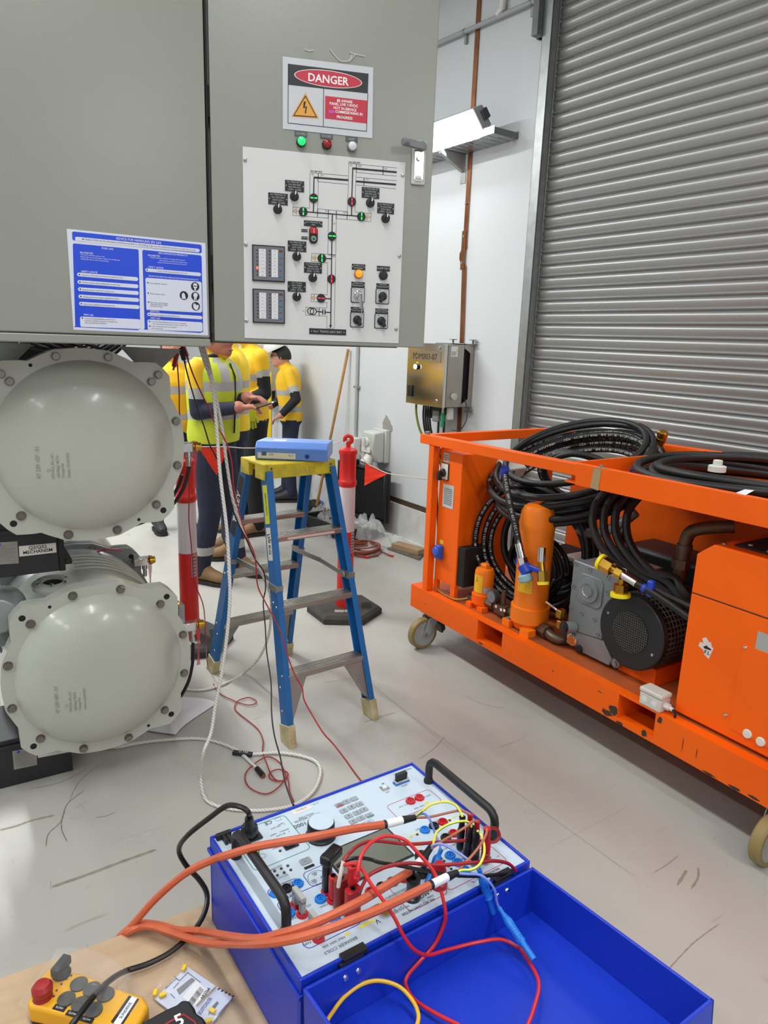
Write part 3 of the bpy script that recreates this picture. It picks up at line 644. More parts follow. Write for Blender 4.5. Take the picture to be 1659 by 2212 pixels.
# ---------------------------------------------------------------- danger sign in a plastic sleeve
mat('danger_red', '#c02a40', .4); mat('danger_black', '#232326', .45); mat('warn_orange', '#e0a040', .45)
mat('sleeve', '#d0d2d8', .12, spec=.8, coat=.6, bump=.35, bscale=9)
e = thing('danger_sign', 'white danger sign in a clear plastic sleeve taped to the cabinet door', 'sign', DM)
S = Sheet(500, 80, 3.6065, DM, -.002)
c4 = [S.p(398, 150), S.p(1105, 237), S.p(1097, 790), S.p(400, 715)]
g = MB(); n_ = 10; vs = []
for i in range(n_ + 1):
    for j in range(n_ + 1):
        p = c4[0].lerp(c4[1], i / n_).lerp(c4[3].lerp(c4[2], i / n_), j / n_); vs.append(p)
g.add(vs, [(i * (n_ + 1) + j, (i + 1) * (n_ + 1) + j, (i + 1) * (n_ + 1) + j + 1, i * (n_ + 1) + j + 1) for i in range(n_) for j in range(n_)]); g.build('sleeve', 'sleeve', e)
S.poly('danger_black', [(442, 208), (1068, 286), (1062, 440), (442, 372)])
for a_, b_ in (((442, 208), (440, 670)), ((440, 670), (1052, 735)), ((1062, 440), (1052, 735)), ((718, 402), (715, 697))): S.line('danger_black', a_, b_, .0022)
el = lambda cx_, cy_, ax, ay, sl: [(cx_ + ax * math.cos(t) , cy_ + ay * math.sin(t) + sl * ax * math.cos(t)) for t in [2 * math.pi * k / 40 for k in range(40)]]
S.poly('white_print', el(753, 326, 264, 66, .125), 2); S.poly('danger_red', el(753, 326, 258, 61, .125), 3)
S.text('white_print', 'DANGER', (565, 338), (945, 384), .0235, 4, bold=True)
S.poly('warn_orange', [(576, 432), (682, 636), (466, 622)]); S.poly('danger_black', [(576, 452), (668, 628), (480, 615)], 2); S.poly('warn_orange', [(576, 468), (656, 620), (492, 608)], 3)
S.poly('danger_black', [(572, 503), (580, 503), (572, 545), (590, 540), (580, 585), (586, 580), (576, 602), (567, 578), (573, 582), (576, 552), (557, 556), (562, 505)], 4)
S.poly('danger_red', [(730, 458), (1058, 496), (1052, 674), (728, 635)])
for t, x0, y0, x1, y1 in (('BE AWARE', 822, 505, 942, 518), ('PANEL LIVE 110VDC', 765, 527, 985, 550), ('NOT IN-SERVICE', 795, 560, 972, 582), ('COMMISSIONING IN', 808, 590, 1020, 614), ('PROGRESS', 820, 632, 942, 645)): S.text('white_print', t, (x0, y0), (x1, y1), .0082, 3, bold=True)
S.poly('magenta', [(755, 572), (795, 572), (805, 582), (790, 596), (760, 594)], 4) if mat('magenta', '#c44ac0', .5) else 0
S.flush(e, {'danger_black': 'black_print', 'danger_red': 'red_print', 'warn_orange': 'warning_triangle', 'white_print': 'lettering', 'magenta': 'ink_mark'})
tp = MB()
for pts in (((570, 95), (605, 108), (640, 102)), ((765, 95), (800, 140), (850, 188), (910, 185), (940, 140)), ((915, 195), (965, 135)), ((920, 112), (945, 130), (1040, 150))):
    tp.tube(catmull([S.p(x, y) + Vector((0, -.002, 0)) for x, y in pts], 5), .0012, 5)
tp.build('tape_crease', mat('tape_clear', '#dfe1dd', .1, spec=.9), e)
# ---------------------------------------------------------------- blue gas advice poster
e = thing('advice_poster', 'blue and white gas handling advice poster on the grey cabinet', 'poster', LM)
S = Sheet(0, 470, 3.456, LM, -.001)
c4 = [S.p(498, 83), S.p(1533, 190), S.p(1553, 880), S.p(548, 837)]
MB().add(c4 + [p + Vector((0, .0008, 0)) for p in c4], [(0, 1, 2, 3), (7, 6, 5, 4), (0, 4, 5, 1), (1, 5, 6, 2), (2, 6, 7, 3), (3, 7, 4, 0)]).build('sheet', mat('poster_white', '#d9deee', .35), e, smooth=False)
bl, wh = 'blue_print', 'poster_white'
def quad_(k, x0, y0, x1, y1, sl, h0, h1, layer=1):
    """rounded strip: (x0,y0)-(x1,y1) top edge, heights at both ends"""
    r = 9; S.poly(k, [(x0 + r, y0 + sl * r), (x1 - r, y1 - sl * r), (x1, y1 + r), (x1 + h1 * .02, y1 + h1 - r), (x1 - r, y1 + h1), (x0 + r, y0 + h0), (x0 + h0 * .03, y0 + h0 - r), (x0, y0 + r)], layer)
quad_(bl, 538, 103, 1505, 203, .1, 66, 64); quad_(bl, 543, 192, 1035, 238, .09, 625, 602); quad_(bl, 1062, 240, 1505, 283, .09, 595, 578)
for a_ in ((560, 142, 1490, 234, 32, 26), (575, 410, 1030, 446, 28, 28), (578, 466, 1032, 500, 28, 28), (582, 520, 1035, 550, 28, 28), (585, 574, 1038, 602, 28, 28), (590, 628, 1041, 655, 28, 28), (597, 738, 1047, 760, 78, 72), (1084, 378, 1500, 412, 26, 26), (1085, 448, 1504, 480, 240, 230), (1098, 708, 1510, 735, 26, 25), (1100, 760, 1511, 782, 78, 70)): quad_(wh, a_[0], a_[1], a_[2], a_[3], .09, a_[4], a_[5], 2)
for t, x0, y0, x1, y1, h in (('ADVICE FOR HANDLING SF6 GAS', 866, 160, 1203, 196, .0072), ('PURE GAS', 760, 232, 845, 240, .0055), ('DECOMPOSITION PRODUCTS', 1183, 268, 1400, 288, .0055), ('PROPERTIES', 596, 264, 696, 272, .005), ('PROPERTIES', 1104, 284, 1195, 292, .005), ('SAFETY ADVICE', 606, 405, 727, 414, .0055), ('SAFETY ADVICE', 1108, 372, 1220, 381, .0055), ('PROTECTIVE STEPS FOR HANDLING DECOMPOSITION PRODUCTS', 1110, 438, 1480, 468, .0045), ('FIRST AID', 626, 728, 698, 733, .0055), ('DISPOSAL', 1122, 702, 1192, 706, .0055), ('FIRST AID', 1124, 753, 1194, 757, .0055),
    ('Colourless odourless and non toxic', 598, 276, 785, 294, .0034), ('Heavier than air and will displace oxygen risk of suffocation', 598, 292, 897, 320, .0034), ('Leaking SF6 will mix with air permanently', 598, 308, 815, 328, .0034), ('At high temperatures SF6 part of the gas will decompose', 1106, 296, 1392, 322, .0034), ('Decomposition products have pungent odour', 1106, 312, 1480, 346, .0034), ('Gaseous decomposition products are corrosive', 1106, 328, 1460, 358, .0034)): S.text('white_print', t, (x0, y0 + 3), (x1, y1 + 3), h, 3)
for t, x0, y0, x1, y1, h in (('Escape of SF6 into the atmosphere shall be prevented, i.e. all handling of gas must be performed strictly in closed loop circuits.', 637, 166, 1460, 248, .0052), ('Store gas in well ventilated non basement compartments only', 610, 430, 915, 452, .004), ('Provide ventilation when handling larger quantities of gas', 613, 486, 897, 506, .004), ('Keep gas away from open flame or heat sources', 616, 540, 853, 555, .004), ('Handle gas bottles according to applicable procedures', 620, 594, 888, 610, .004), ('Refer to local regulations and operating manual', 624, 648, 857, 661, .004),
    ('In case of breathing difficulties provide fresh air', 632, 756, 862, 766, .004), ('administer artificial resuscitation if necessary and', 632, 772, 875, 782, .004), ('call for medical help immediately', 632, 787, 795, 794, .004), ('In case of fault immediately leave the room', 1112, 396, 1455, 424, .004), ('Use cartridge filter respirator', 1117, 492, 1248, 501, .004), ('Wear protective clothing', 1120, 570, 1230, 577, .004), ('After work clean all exposed', 1122, 636, 1250, 643, .004), ('parts of the body thoroughly', 1122, 649, 1250, 656, .004), ('with water and soap', 1122, 662, 1212, 667, .004), ('Refer to local regulations and operating manual', 1126, 728, 1340, 740, .004), ('In case of breathing difficulties provide fresh air and administer', 1128, 778, 1390, 793, .0036), ('start resuscitation if necessary and call for medical help', 1130, 794, 1404, 808, .0036), ('In case of respiratory tract or eye immediately', 1130, 812, 1318, 822, .0036), ('call for medical help', 1130, 828, 1214, 833, .0036)): S.text('black_print', t, (x0, y0 + 2), (x1, y1 + 2), h, 3)
for x, y in ((619, 161), (592, 426), (596, 481), (599, 535), (603, 589), (606, 643), (614, 750), (1098, 392), (1103, 486), (1106, 564), (1109, 631), (1113, 723), (1116, 775), (1117, 810)): S.disc('black_print', (x, y), .0022, 3, 10)
for x, y in ((1456, 515), (1372, 582), (1458, 588), (1461, 662)): S.disc('black_print', (x, y), .0137, 3)
# white pictograms: respirator head, glove, overall, hand washing
S.poly(wh, [(1440, 500), (1447, 490), (1466, 492), (1472, 502), (1470, 525), (1456, 535), (1443, 522)], 4); S.disc(wh, (1456, 538), .0032, 4, 10); S.poly('black_print', [(1444, 508), (1468, 510), (1466, 516), (1445, 514)], 5)
S.poly(wh, [(1357, 606), (1355, 575), (1362, 563), (1372, 562), (1380, 575), (1386, 608)], 4)
S.poly(wh, [(1450, 562), (1466, 563), (1476, 575), (1472, 592), (1468, 590), (1466, 616), (1460, 616), (1458, 596), (1454, 616), (1447, 615), (1449, 590), (1443, 590), (1442, 574)], 4)
S.poly(wh, [(1440, 652), (1448, 636), (1452, 650), (1458, 640), (1464, 654), (1478, 650), (1484, 664), (1474, 688), (1460, 690), (1444, 676)], 4)
S.flush(e, {bl: 'blue_field', wh: 'white_field', 'black_print': 'body_text', 'white_print': 'heading_text'})
# ================================================================= gas insulated switchgear
mat('gis_paint', '#b4b6ac', .28, var=.02, scale=4, bump=.03, bscale=90, coat=.25)
mat('gis_dark', '#8d9191', .33, metal=.25, var=.08, scale=5)
mat('mech_black', '#232427', .45, var=.1, scale=5)
mat('plate_steel', '#a09d96', .4, metal=.5, var=.15, scale=30)
mat('concrete_steel', '#a6a8a6', .6, col2='#8a8b8a', scale=14)
mat('label_white', '#dedad2', .5)
mat('tag_pink', '#b8454f', .45, alpha=.75)
GM = yawm((-1.045, 2.472, 0), GY)
gis = thing('switchgear', 'grey gas insulated switchgear with two domed bolted covers under the cabinet', 'switchgear', GM)
UZ, LZ, RB = 1.339, .491, .32
def flange_outline(n=144):
    out = []
    for k in range(n):
        a = 360 * k / n; r = .338
        for c_ in (45, 135, 225, 315):
            d_ = abs((a - c_ + 180) % 360 - 180)
            if d_ < 15: r = max(r, .338 + .042 * (1 - max(0, (d_ - 5)) / 10) ** 1.0 if d_ > 5 else .380 / max(math.cos(R_(d_)), .9) * .998)
        d30 = abs((a - 15 + 15) % 30 - 15)
        r += .004 * math.exp(-(d30 / 4) ** 2)
        out.append((r * math.cos(R_(a)), r * math.sin(R_(a))))
    return out
FO = flange_outline()
def dome_h(x, z):
    t = min(1, math.hypot(x, z) / .296); h = .086 * (1 - t ** 3.4) ** .75
    return h * (1 - .95 * math.exp(-((x - .31) / .065) ** 4 - (z / .07) ** 6))
def cover(zc, earbolts, txt_dx):
    n = len(FO); t = .034
    # flange plate as rings so that the ear holes can be real
    mb = MB(); inner = [(.298 * math.cos(2 * math.pi * k / n), .298 * math.sin(2 * math.pi * k / n)) for k in range(n)]
    o3 = lambda P_, y: [Vector((p[0], y, zc + p[1])) for p in P_]
    vs = o3(FO, 0) + o3(inner, 0) + o3(FO, t); fs = []
    for i in range(n):
        j = (i + 1) % n; fs += [(i, j, n + j, n + i), (i, 2 * n + i, 2 * n + j, j)]
    fs.append(tuple(range(2 * n, 3 * n))); mb.add(vs, fs)
    # dome
    NR, NA = 16, 72; dv = []; df = []
    for i in range(NR):
        r = .299 * (i + 1) / NR
        for k in range(NA):
            a = 2 * math.pi * k / NA; x_, z_ = r * math.cos(a), r * math.sin(a); dv.append(Vector((x_, -dome_h(x_, z_) - (.003 if i < NR - 1 else -.001), zc + z_)))
    dv.append(Vector((0, -dome_h(0, 0) - .003, zc))); c_ = len(dv) - 1
    for k in range(NA): df.append((c_, k, (k + 1) % NA))
    for i in range(NR - 1):
        for k in range(NA): df.append((i * NA + k, (i + 1) * NA + k, (i + 1) * NA + (k + 1) % NA, i * NA + (k + 1) % NA))
    mb.add(dv, df)
    o = mb.build('end_cover', 'gis_paint', gis, ang=55)
    # bolts
    def bolt():
        return MB().lathe((0, 0, 0), -Y, [(.0165, 0), (.0165, .003)], 18).lathe((0, 0, 0), -Y, [(.0138, .003), (.0138, .011), (.012, .013)], 6).build('bolt', 'bolt', o)
    b0 = bolt(); first = True
    angs = [(105 - 30 * k, RB) for k in range(12)] + [(a, .354) for a in earbolts]
    for i, (a, r) in enumerate(angs):
        b = b0 if first else inst(b0, o); first = False
        b.location = (r * math.cos(R_(a)), 0, zc + r * math.sin(R_(a))); b.rotation_euler = (0, i * .5, 0)
    for a, r, rad in [(45, .356, .0115), (135, .356, .0115), (225, .356, .0115), (315, .356, .0115), (120, .322, .006), (-60, .322, .006)]:
        if a in earbolts: continue
        c0 = Vector((r * math.cos(R_(a)), -.0006, zc + r * math.sin(R_(a))))
        h = MB().lathe(c0, Y, [(rad, 0), (rad, .02)], 16, caps=False); h.quad(*[c0 + Vector((rad * math.cos(2 * math.pi * k / 16), .0003, rad * math.sin(2 * math.pi * k / 16))) for k in range(16)])
        h.build('bolt_hole', 'black_matte', o)
    # raised casting marks, reading upwards
    m2 = MB()
    for s_, xb, zb, h_, L in (('47 239 437 -51', -.163, -.088, .013, .142), ('NT1064_EN_AC-', -.122, -.088, .0085, .092), ('AlSi7Mg0 3KTG', -.106, -.088, .0085, .112), ('Charge-Nr', -.092, -.088, .0085, .066), ('Datum 22.08.2021', -.074, -.088, .0085, .125)):
        m2.text(s_, (xb + txt_dx[0], 0, zc + zb + txt_dx[1]), Z, -X, h_, 'l', wmax=L, bold=True)
    m2.tube([(-.139 + txt_dx[0] + .005 * math.cos(k), 0, zc - .06 + txt_dx[1] + .005 * math.sin(k)) for k in [j * math.pi / 5 for j in range(11)]], .0006, 4)
    for v in m2.v: v.y -= dome_h(v.x, v.z - zc) + .0045
    m2.build('cast_lettering', mat('cast_mark', '#989a93', .35), o, smooth=False)
    return o
cu_ = cover(UZ, (45, 135), (0, 0)); cl_ = cover(LZ, (), (0, -.015))
# housings behind the covers
for zc in (UZ, LZ):
    mb = MB().lathe((0, .034, zc), Y, [(.30, 0), (.30, .60), (.30, 1.6)], 48, caps=False)
    mb.prism([(p[0], p[1] + zc) for p in FO], (0, .036, 0), X, Z, Y, .032)
    mb.build('housing', 'gis_paint', gis, ang=45)
    f2 = MB().prism([(p[0] * .98, p[1] * .98 + zc) for p in FO], (0, .60, 0), X, Z, Y, .03).prism([(p[0] * .98, p[1] * .98 + zc) for p in FO], (0, .64, 0), X, Z, Y, .03).lathe((0, .5, zc), Y, [(.30, 0), (.315, .03), (.315, .10)], 48, caps=False)
    f2 = f2.build('middle_flange', 'gis_dark', gis, ang=45)
    bb = None
    for k in range(12):
        a = R_(105 - 30 * k)
        if bb is None: b = bb = MB().lathe((0, 0, 0), -Y, [(.016, 0), (.016, .003)], 14).lathe((0, 0, 0), -Y, [(.013, .003), (.013, .011)], 6).build('bolt', 'bolt', f2)
        else: b = inst(bb, f2)
        b.location = (.315 * math.cos(a), .60, zc + .315 * math.sin(a))
    for a in (45, 135): MB().lathe((.348 * math.cos(R_(a)), .5994, zc + .348 * math.sin(R_(a))), Y, [(.011, 0), (.011, .001)], 14).build('bolt_hole', 'black_matte', f2)
# stiffening ribs over the lower housing and the sight glass
for k in range(5):
    a0 = 38 + k * 7; y_ = .30 + k * .045
    MB().tube([(.312 * math.cos(R_(a)), y_, LZ + .312 * math.sin(R_(a))) for a in range(25, 100, 5)], .006, 6).build('rib', 'gis_paint', gis)
port = MB().lathe((-.125, .21, .775), (0, -.12, 1), [(.075, 0), (.075, .012), (.062, .014), (.062, .022), (.038, .024), (.036, .010)], 32).build('sight_glass', 'gis_paint', gis)
MB().lathe((-.125, .2085, .787), (0, -.12, 1), [(.037, 0), (.036, .001)], 28).build('glass_pane', 'black', port)
bb = None
for k in range(6):
    a = R_(60 * k + 20); p = Vector((-.125 + .055 * math.cos(a), .208 + .055 * math.sin(a), .796))
    if bb is None: b = bb = MB().lathe((0, 0, 0), Z, [(.007, 0), (.007, .006), (.004, .008)], 8).build('bolt', 'chrome', port)
    else: b = inst(bb, port)
    b.location = p
MB().lathe((-.305, .17, .72), (-.15, -1, .12), [(.075, -.1), (.075, .06), (.06, .09), (.0, .098)], 24).b2((-.38, .12, .60), (-.235, .26, .72)).build('drive_motor', 'gis_dark', gis, bevel=.004)
mo = MB()
for z_ in (.69, .75): mo.lathe((-.222, .13, z_), -Y, [(.009, 0), (.009, .01), (.004, .012)], 10)
mo.split('motor_bolt', 'chrome', gis)
# black mechanism boxes with plates
def mech(x0, x1, y0, z0, z1, S_, lab, rate, lines, cover_):
    b = MB().b2((x0, y0, z0), (x1, y0 + .30, z1)).b2((x0, y0 - .012, z1 - .035), (x1, y0, z1 - .02)).build('mechanism_box', 'mech_black', gis, smooth=False, bevel=.004)
    S_.y = y0 - .002
    l = [S_.p(*p) for p in lab]; MB().add(l + [p + Vector((0, .0015, 0)) for p in l], [(0, 1, 2, 3), (7, 6, 5, 4), (0, 4, 5, 1), (1, 5, 6, 2), (2, 6, 7, 3), (3, 7, 4, 0)]).build('name_label', 'label_white', b, smooth=False)
    for i, t in enumerate(lines):
        f0 = .40 + .42 * i if len(lines) > 1 else .66
        a, c_ = l[0].lerp(l[3], f0), l[1].lerp(l[2], f0)
        ux = (c_ - a).normalized(); uy = -ux.cross(Y)
        if uy.z < 0: uy = -uy
        MB().text(t, (a + c_) / 2 + Vector((0, -.0006, 0)), ux, uy, .0125, 'c', wmax=(c_ - a).length * .8, bold=True).build('label_print', 'black_print', b, smooth=False)
    r = [S_.p(*p) for p in rate]; MB().add(r + [p + Vector((0, .0015, 0)) for p in r], [(0, 1, 2, 3), (7, 6, 5, 4), (0, 4, 5, 1), (1, 5, 6, 2), (2, 6, 7, 3), (3, 7, 4, 0)]).build('rating_plate', 'plate_steel', b, smooth=False)
    t = MB()
    for i in range(12):
        f = .15 + i * .065; a, c_ = r[0].lerp(r[3], f), r[1].lerp(r[2], f); a2 = a.lerp(c_, .08); c2 = a.lerp(c_, .9 - .25 * (i % 3 == 1))
        o_ = Vector((0, -.0005, 0)); dz = Vector((0, 0, .0009)); t.quad(a2 + o_, c2 + o_, c2 + o_ + dz, a2 + o_ + dz)
    t.build('plate_print', mat('plate_ink', '#6f6b66', .5), b, smooth=False)
    q = r[0].lerp(r[1], .25); q = q.lerp(r[3].lerp(r[2], .25), .1); MB().quad(*[q + Vector((.006 * math.cos(k), -.0008, .006 * math.sin(k))) for k in [j * math.pi / 6 for j in range(12)]]).build('plate_dot', 'blue_print', b, smooth=False)
    return b
mech(-.75, -.108, .11, .865, 1.06, Sheet(0, 730, 3.687, GM), [(150, 1660), (445, 1632), (450, 1708), (155, 1742)], [(-60, 1632), (138, 1620), (150, 1795), (-50, 1808)], ['Q2/Q52', 'MECHANISM'], 0)
mech(-.75, -.108, .16, 0.0, .20, Sheet(0, 1120, 3.456, GM), [(275, 1722), (560, 1668), (565, 1735), (285, 1788)], [(92, 1738), (272, 1703), (277, 1840), (105, 1876)], ['MECHANISM'], 0)
MB().b2((-.108, .12, .86), (-.085, .36, .99)).b2((-.085, .13, .88), (-.06, .30, .90)).build('box_hinge', 'black', gis, bevel=.003)
# support steel above and behind, plus a black filler box
tr = [(.149, 1.683), (.372, 1.678), (.296, 1.605), (.223, 1.606), (.193, 1.633)]
MB().prism(tr, (0, .12, 0), X, Z, Y, .012).build('support_plate', 'concrete_steel', gis, smooth=False); MB().prism([(-.45, 1.69), (-.144, 1.685), (-.144, 1.675), (-.203, 1.615), (-.45, 1.612)], (0, .12, 0), X, Z, Y, .012).build('support_plate', 'concrete_steel', gis, smooth=False)
MB().b2((-.6, .30, 1.50), (.15, .42, 1.70)).build('dark_filler', 'black_matte', gis, smooth=False)  # filler box, black to stand in for the dark space behind the plates
MB().b2((-.6, .36, .0), (-.52, .44, 1.7)).b2((-.02, .9, 0), (.06, .98, .2)).b2((-.02, .9, .79), (.06, .98, 1.03)).build('support_post', 'concrete_steel', gis, smooth=False)
tb = MB()
for i in range(6): tb.tube(catmull([(-.14 + i * .03, .26, 1.70), (-.16 + i * .05, .24, 1.675), (-.02 + i * .03, .25, 1.66 - .004 * i), (.1 + .02 * i, .28, 1.69)], 6), .008, 6)
tb.build('wire_bundle', 'black', gis)
# gas valves: fitting, brass cap, red ribbon tag
def valve(x, y, z, hose, ribbon=.12):
    v = MB().b2((x - .05, y - .02, z - .018), (x + .012, y + .02, z + .018)).cyl((x, y, z), (x, y, z - .04), .013, n=12).cyl((x, y, z - .04), (x, y, z - .075), .010, n=6).build('gas_valve', 'chrome', gis, bevel=.003)
    MB().lathe((x + .012, y, z), X, [(.010, 0), (.012, .008), (.021, .010), (.021, .022), (.016, .024), (.016, .034), (.011, .036)], 10).build('brass_cap', 'brass', v)
    if ribbon:
        P_ = [(x + .018, y, z + .022), (x + .02, y - .012, z), (x + .022, y - .01, z - .05), (x + .02, y - .004, z - ribbon)]; c_ = catmull(P_, 5); g = MB()
        vs = []
        for i, p in enumerate(c_): wd = .010 + .004 * math.sin(i * .9); vs += [p - Vector((wd * .7, 0, 0)), p + Vector((wd * .7, .006, 0))]
        g.add(vs, [(2 * i, 2 * i + 1, 2 * i + 3, 2 * i + 2) for i in range(len(c_) - 1)]); g.build('ribbon_tag', 'tag_pink', v)
    if hose:
        MB().tube(catmull([(x, y, z - .07)] + hose, 8), .007, 8).build('gas_hose', 'black', gis)
valve(.368, .05, 1.315, [(.364, .05, 1.22), (.345, .06, 1.15), (.30, .08, 1.08), (.22, .10, 1.03), (.10, .12, 1.0), (-.05, .2, .99)], .16)
MB().tube(catmull([(.352, .09, 1.20), (.33, .10, 1.14), (.28, .11, 1.07), (.18, .12, 1.02), (.05, .14, .99)], 8), .007, 8).build('gas_hose', 'black', gis)
valve(.362, .05, .585, [(.362, .05, .47), (.355, .05, .40), (.335, .06, .32), (.28, .07, .235), (.20, .09, .17)], .18)
valve(.30, .58, .715, None, .16)
MB().b2((.31, .055, .60), (.335, .10, .675)).build('pressure_block', 'gis_dark', gis, bevel=.002)
MB().lathe((.29, .05, .688), X, [(.012, 0), (.012, .02), (.008, .022)], 8).build('brass_cap', 'brass', gis)
MB().tube(catmull([(.09, .55, .79), (.14, .54, .80), (.2, .56, .78)], 5), .004, 5).build('red_wire', mat('pink_wire', '#c03060', .5), gis)
# ================================================================= step ladder
mat('ladder_blue', '#1667ab', .4, col2='#125a97', scale=12, stretch=(1, 1, .2))
mat('ladder_yellow', '#dfc728', .5, col2='#b5a437', scale=16)
mat('alu', '#b3b1ab', .32, metal=.9, var=.25, scale=12, stretch=(1, 8, 8))
mat('alu_dull', '#9c9a97', .45, metal=.7, var=.15, scale=9)
mat('foot_cream', '#c9bc95', .7, col2='#9c8c62', scale=18)
mat('label_yellow', '#d6d83a', .5)
LAD = yawm((-.453, 3.27, 0), R_(36.5))
lad = thing('step_ladder', 'blue fibreglass double sided step ladder with yellow top cap', 'ladder', LAD)
TZ = 1.155
def rail_pt(sx, sy, z): t = z / TZ; return Vector((sx * (.222 - .058 * t), sy * (.420 - .320 * t), z))
for sy in (-1, 1):
    for sx in (-1, 1):
        a, b = rail_pt(sx, sy, .045), rail_pt(sx, sy, TZ); d_ = (b - a).normalized(); side = Vector((sx, 0, 0)); fw_ = d_.cross(X).normalized() * (1 if d_.cross(X).y * sy > 0 else -1)
        # C channel: web outside, two flanges inwards
        wv = .068
        def sec(p): return [p + side * .013 + fw_ * wv / 2, p + side * .013 - fw_ * wv / 2, p - side * .016 - fw_ * wv / 2, p - side * .016 - fw_ * (wv / 2 - .006), p + side * .007 - fw_ * (wv / 2 - .006), p + side * .007 + fw_ * (wv / 2 - .006), p - side * .016 + fw_ * (wv / 2 - .006), p - side * .016 + fw_ * wv / 2]
        A, B = sec(a), sec(b); m = MB().add(A + B, [tuple(range(8)), tuple(reversed(range(8, 16)))] + [(i, (i + 1) % 8, 8 + (i + 1) % 8, 8 + i) for i in range(8)])
        r = m.build('rail', 'ladder_blue', lad, smooth=False, bevel=.002)
        p0, p1 = rail_pt(sx, sy, .0), rail_pt(sx, sy, .085)
        fo = MB(); f0 = sec(p0); f1 = sec(p1); c0 = (rail_pt(sx, sy, 0)); gs = lambda p: [p + side * .018 + fw_ * .041, p + side * .018 - fw_ * .041, p - side * .020 - fw_ * .041, p - side * .020 + fw_ * .041]
        A, B = gs(p0), gs(p1)
        for q in A: q.z = 0
        fo.add(A + B, [(0, 1, 2, 3), (7, 6, 5, 4), (0, 4, 5, 1), (1, 5, 6, 2), (2, 6, 7, 3), (3, 7, 4, 0)]).build('foot', 'foot_cream', lad, smooth=False, bevel=.003)
        rv = MB()
        for z_ in (.14, .24, .29, .58, .60, .87, .89):
            q = rail_pt(sx, sy, z_); rv.lathe(q + side * .0125 + fw_ * (.015 if z_ in (.58, .87, .29) else -.012), side, [(.007, 0), (.006, .002), (0, .003)], 8)
        rv.split('rivet', 'alu', r)
    for z_ in (.295, .587, .882):
        l_, r_ = rail_pt(-1, sy, z_), rail_pt(1, sy, z_); y_ = l_.y
        st = MB().b2((l_.x + .006, y_ - .036, z_ - .022), (r_.x - .006, y_ + .036, z_ + .002))
        st = st.build('step', 'alu', lad, smooth=False, bevel=.003)
        for k in range(6): MB().b2((l_.x + .008, y_ - .034 + k * .0128, z_ + .002), (r_.x - .008, y_ - .029 + k * .0128, z_ + .0045)).build('tread_rib', 'alu', st, smooth=False)
        if z_ == .882 and sy == -1: MB().b2((l_.x + .06, y_ - .0368, z_ - .016), (r_.x - .05, y_ - .0362, z_ - .006)).build('step_label', mat('label_pink', '#d9b9b5', .5), st, smooth=False)
    # gussets under the lowest step
    for sx in (-1, 1):
        q1, q2 = rail_pt(sx, sy, .275), rail_pt(sx, sy, .10); 
        P_ = [q1 + Vector((-sx * .012, 0, 0)), q1 + Vector((-sx * .10, 0, 0)), q2 + Vector((-sx * .014, 0, .0)), q2 + Vector((-sx * .004, 0, -.01))]
        MB().add([p + Vector((0, -.026, 0)) for p in P_] + [p + Vector((0, -.024, 0)) for p in P_], [(0, 1, 2, 3), (7, 6, 5, 4), (0, 4, 5, 1), (1, 5, 6, 2), (2, 6, 7, 3), (3, 7, 4, 0)]).build('gusset', 'alu_dull', lad, smooth=False)
        MB().bar(P_[1], P_[2], .004, .05, Y).build('gusset_brace', 'alu_dull', lad, smooth=False)
# top cap
MB().b2((-.185, -.118, 1.178), (.185, .118, 1.192)).build('cap_plate', 'ladder_yellow', lad, smooth=False, bevel=.004)
for sy in (-1, 1):
    c_ = MB().prism([(-.168, 1.19), (.168, 1.19), (.180, 1.128), (-.165, 1.128)], (0, sy * .118, 0), X, Z, Y, .006 * sy).build('cap_lip', 'ladder_yellow', lad, smooth=False, bevel=.003)
    if sy < 0: MB().text('BAILEY', (0.02, -.1246, 1.140), X, Z, .028, bold=True).build('cap_lettering', mat('cap_emboss', '#b9ad4e', .5), c_, smooth=False)
    sr = MB()
    for x_ in (-.15, .155):
        for z_ in (1.142, 1.172): sr.lathe((x_, sy * .124, z_), Vector((0, sy, 0)), [(.005, 0), (.004, .002)], 8)
    sr.split('cap_screw', 'dark_grey', c_)
for sx in (-1, 1): MB().b2((sx * .165, -.118, 1.12), (sx * .185, -.03, 1.185)).b2((sx * .165, .03, 1.12), (sx * .185, .118, 1.185)).split('cap_side', 'ladder_yellow', lad, smooth=False, bevel=.003)
# spreaders
for sx in (-1, 1):
    a, b = rail_pt(sx, -1, .665), rail_pt(sx, 1, .665); m_ = (a + b) / 2 + Vector((0, 0, .012)); off = Vector((-sx * .02, 0, 0))
    MB().bar(a + off, m_ + off, .004, .022).bar(m_ + off - Vector((0, .02, 0)), b + off, .006, .024).lathe(a + off * 1.2, Vector((-sx, 0, 0)), [(.014, 0), (.012, .004)], 12).build('spreader', 'alu_dull', lad, smooth=False)
    for p in (a, b): MB().box(p, (.034, .075, .03)).build('spreader_clip', 'alu_dull', lad, smooth=False)
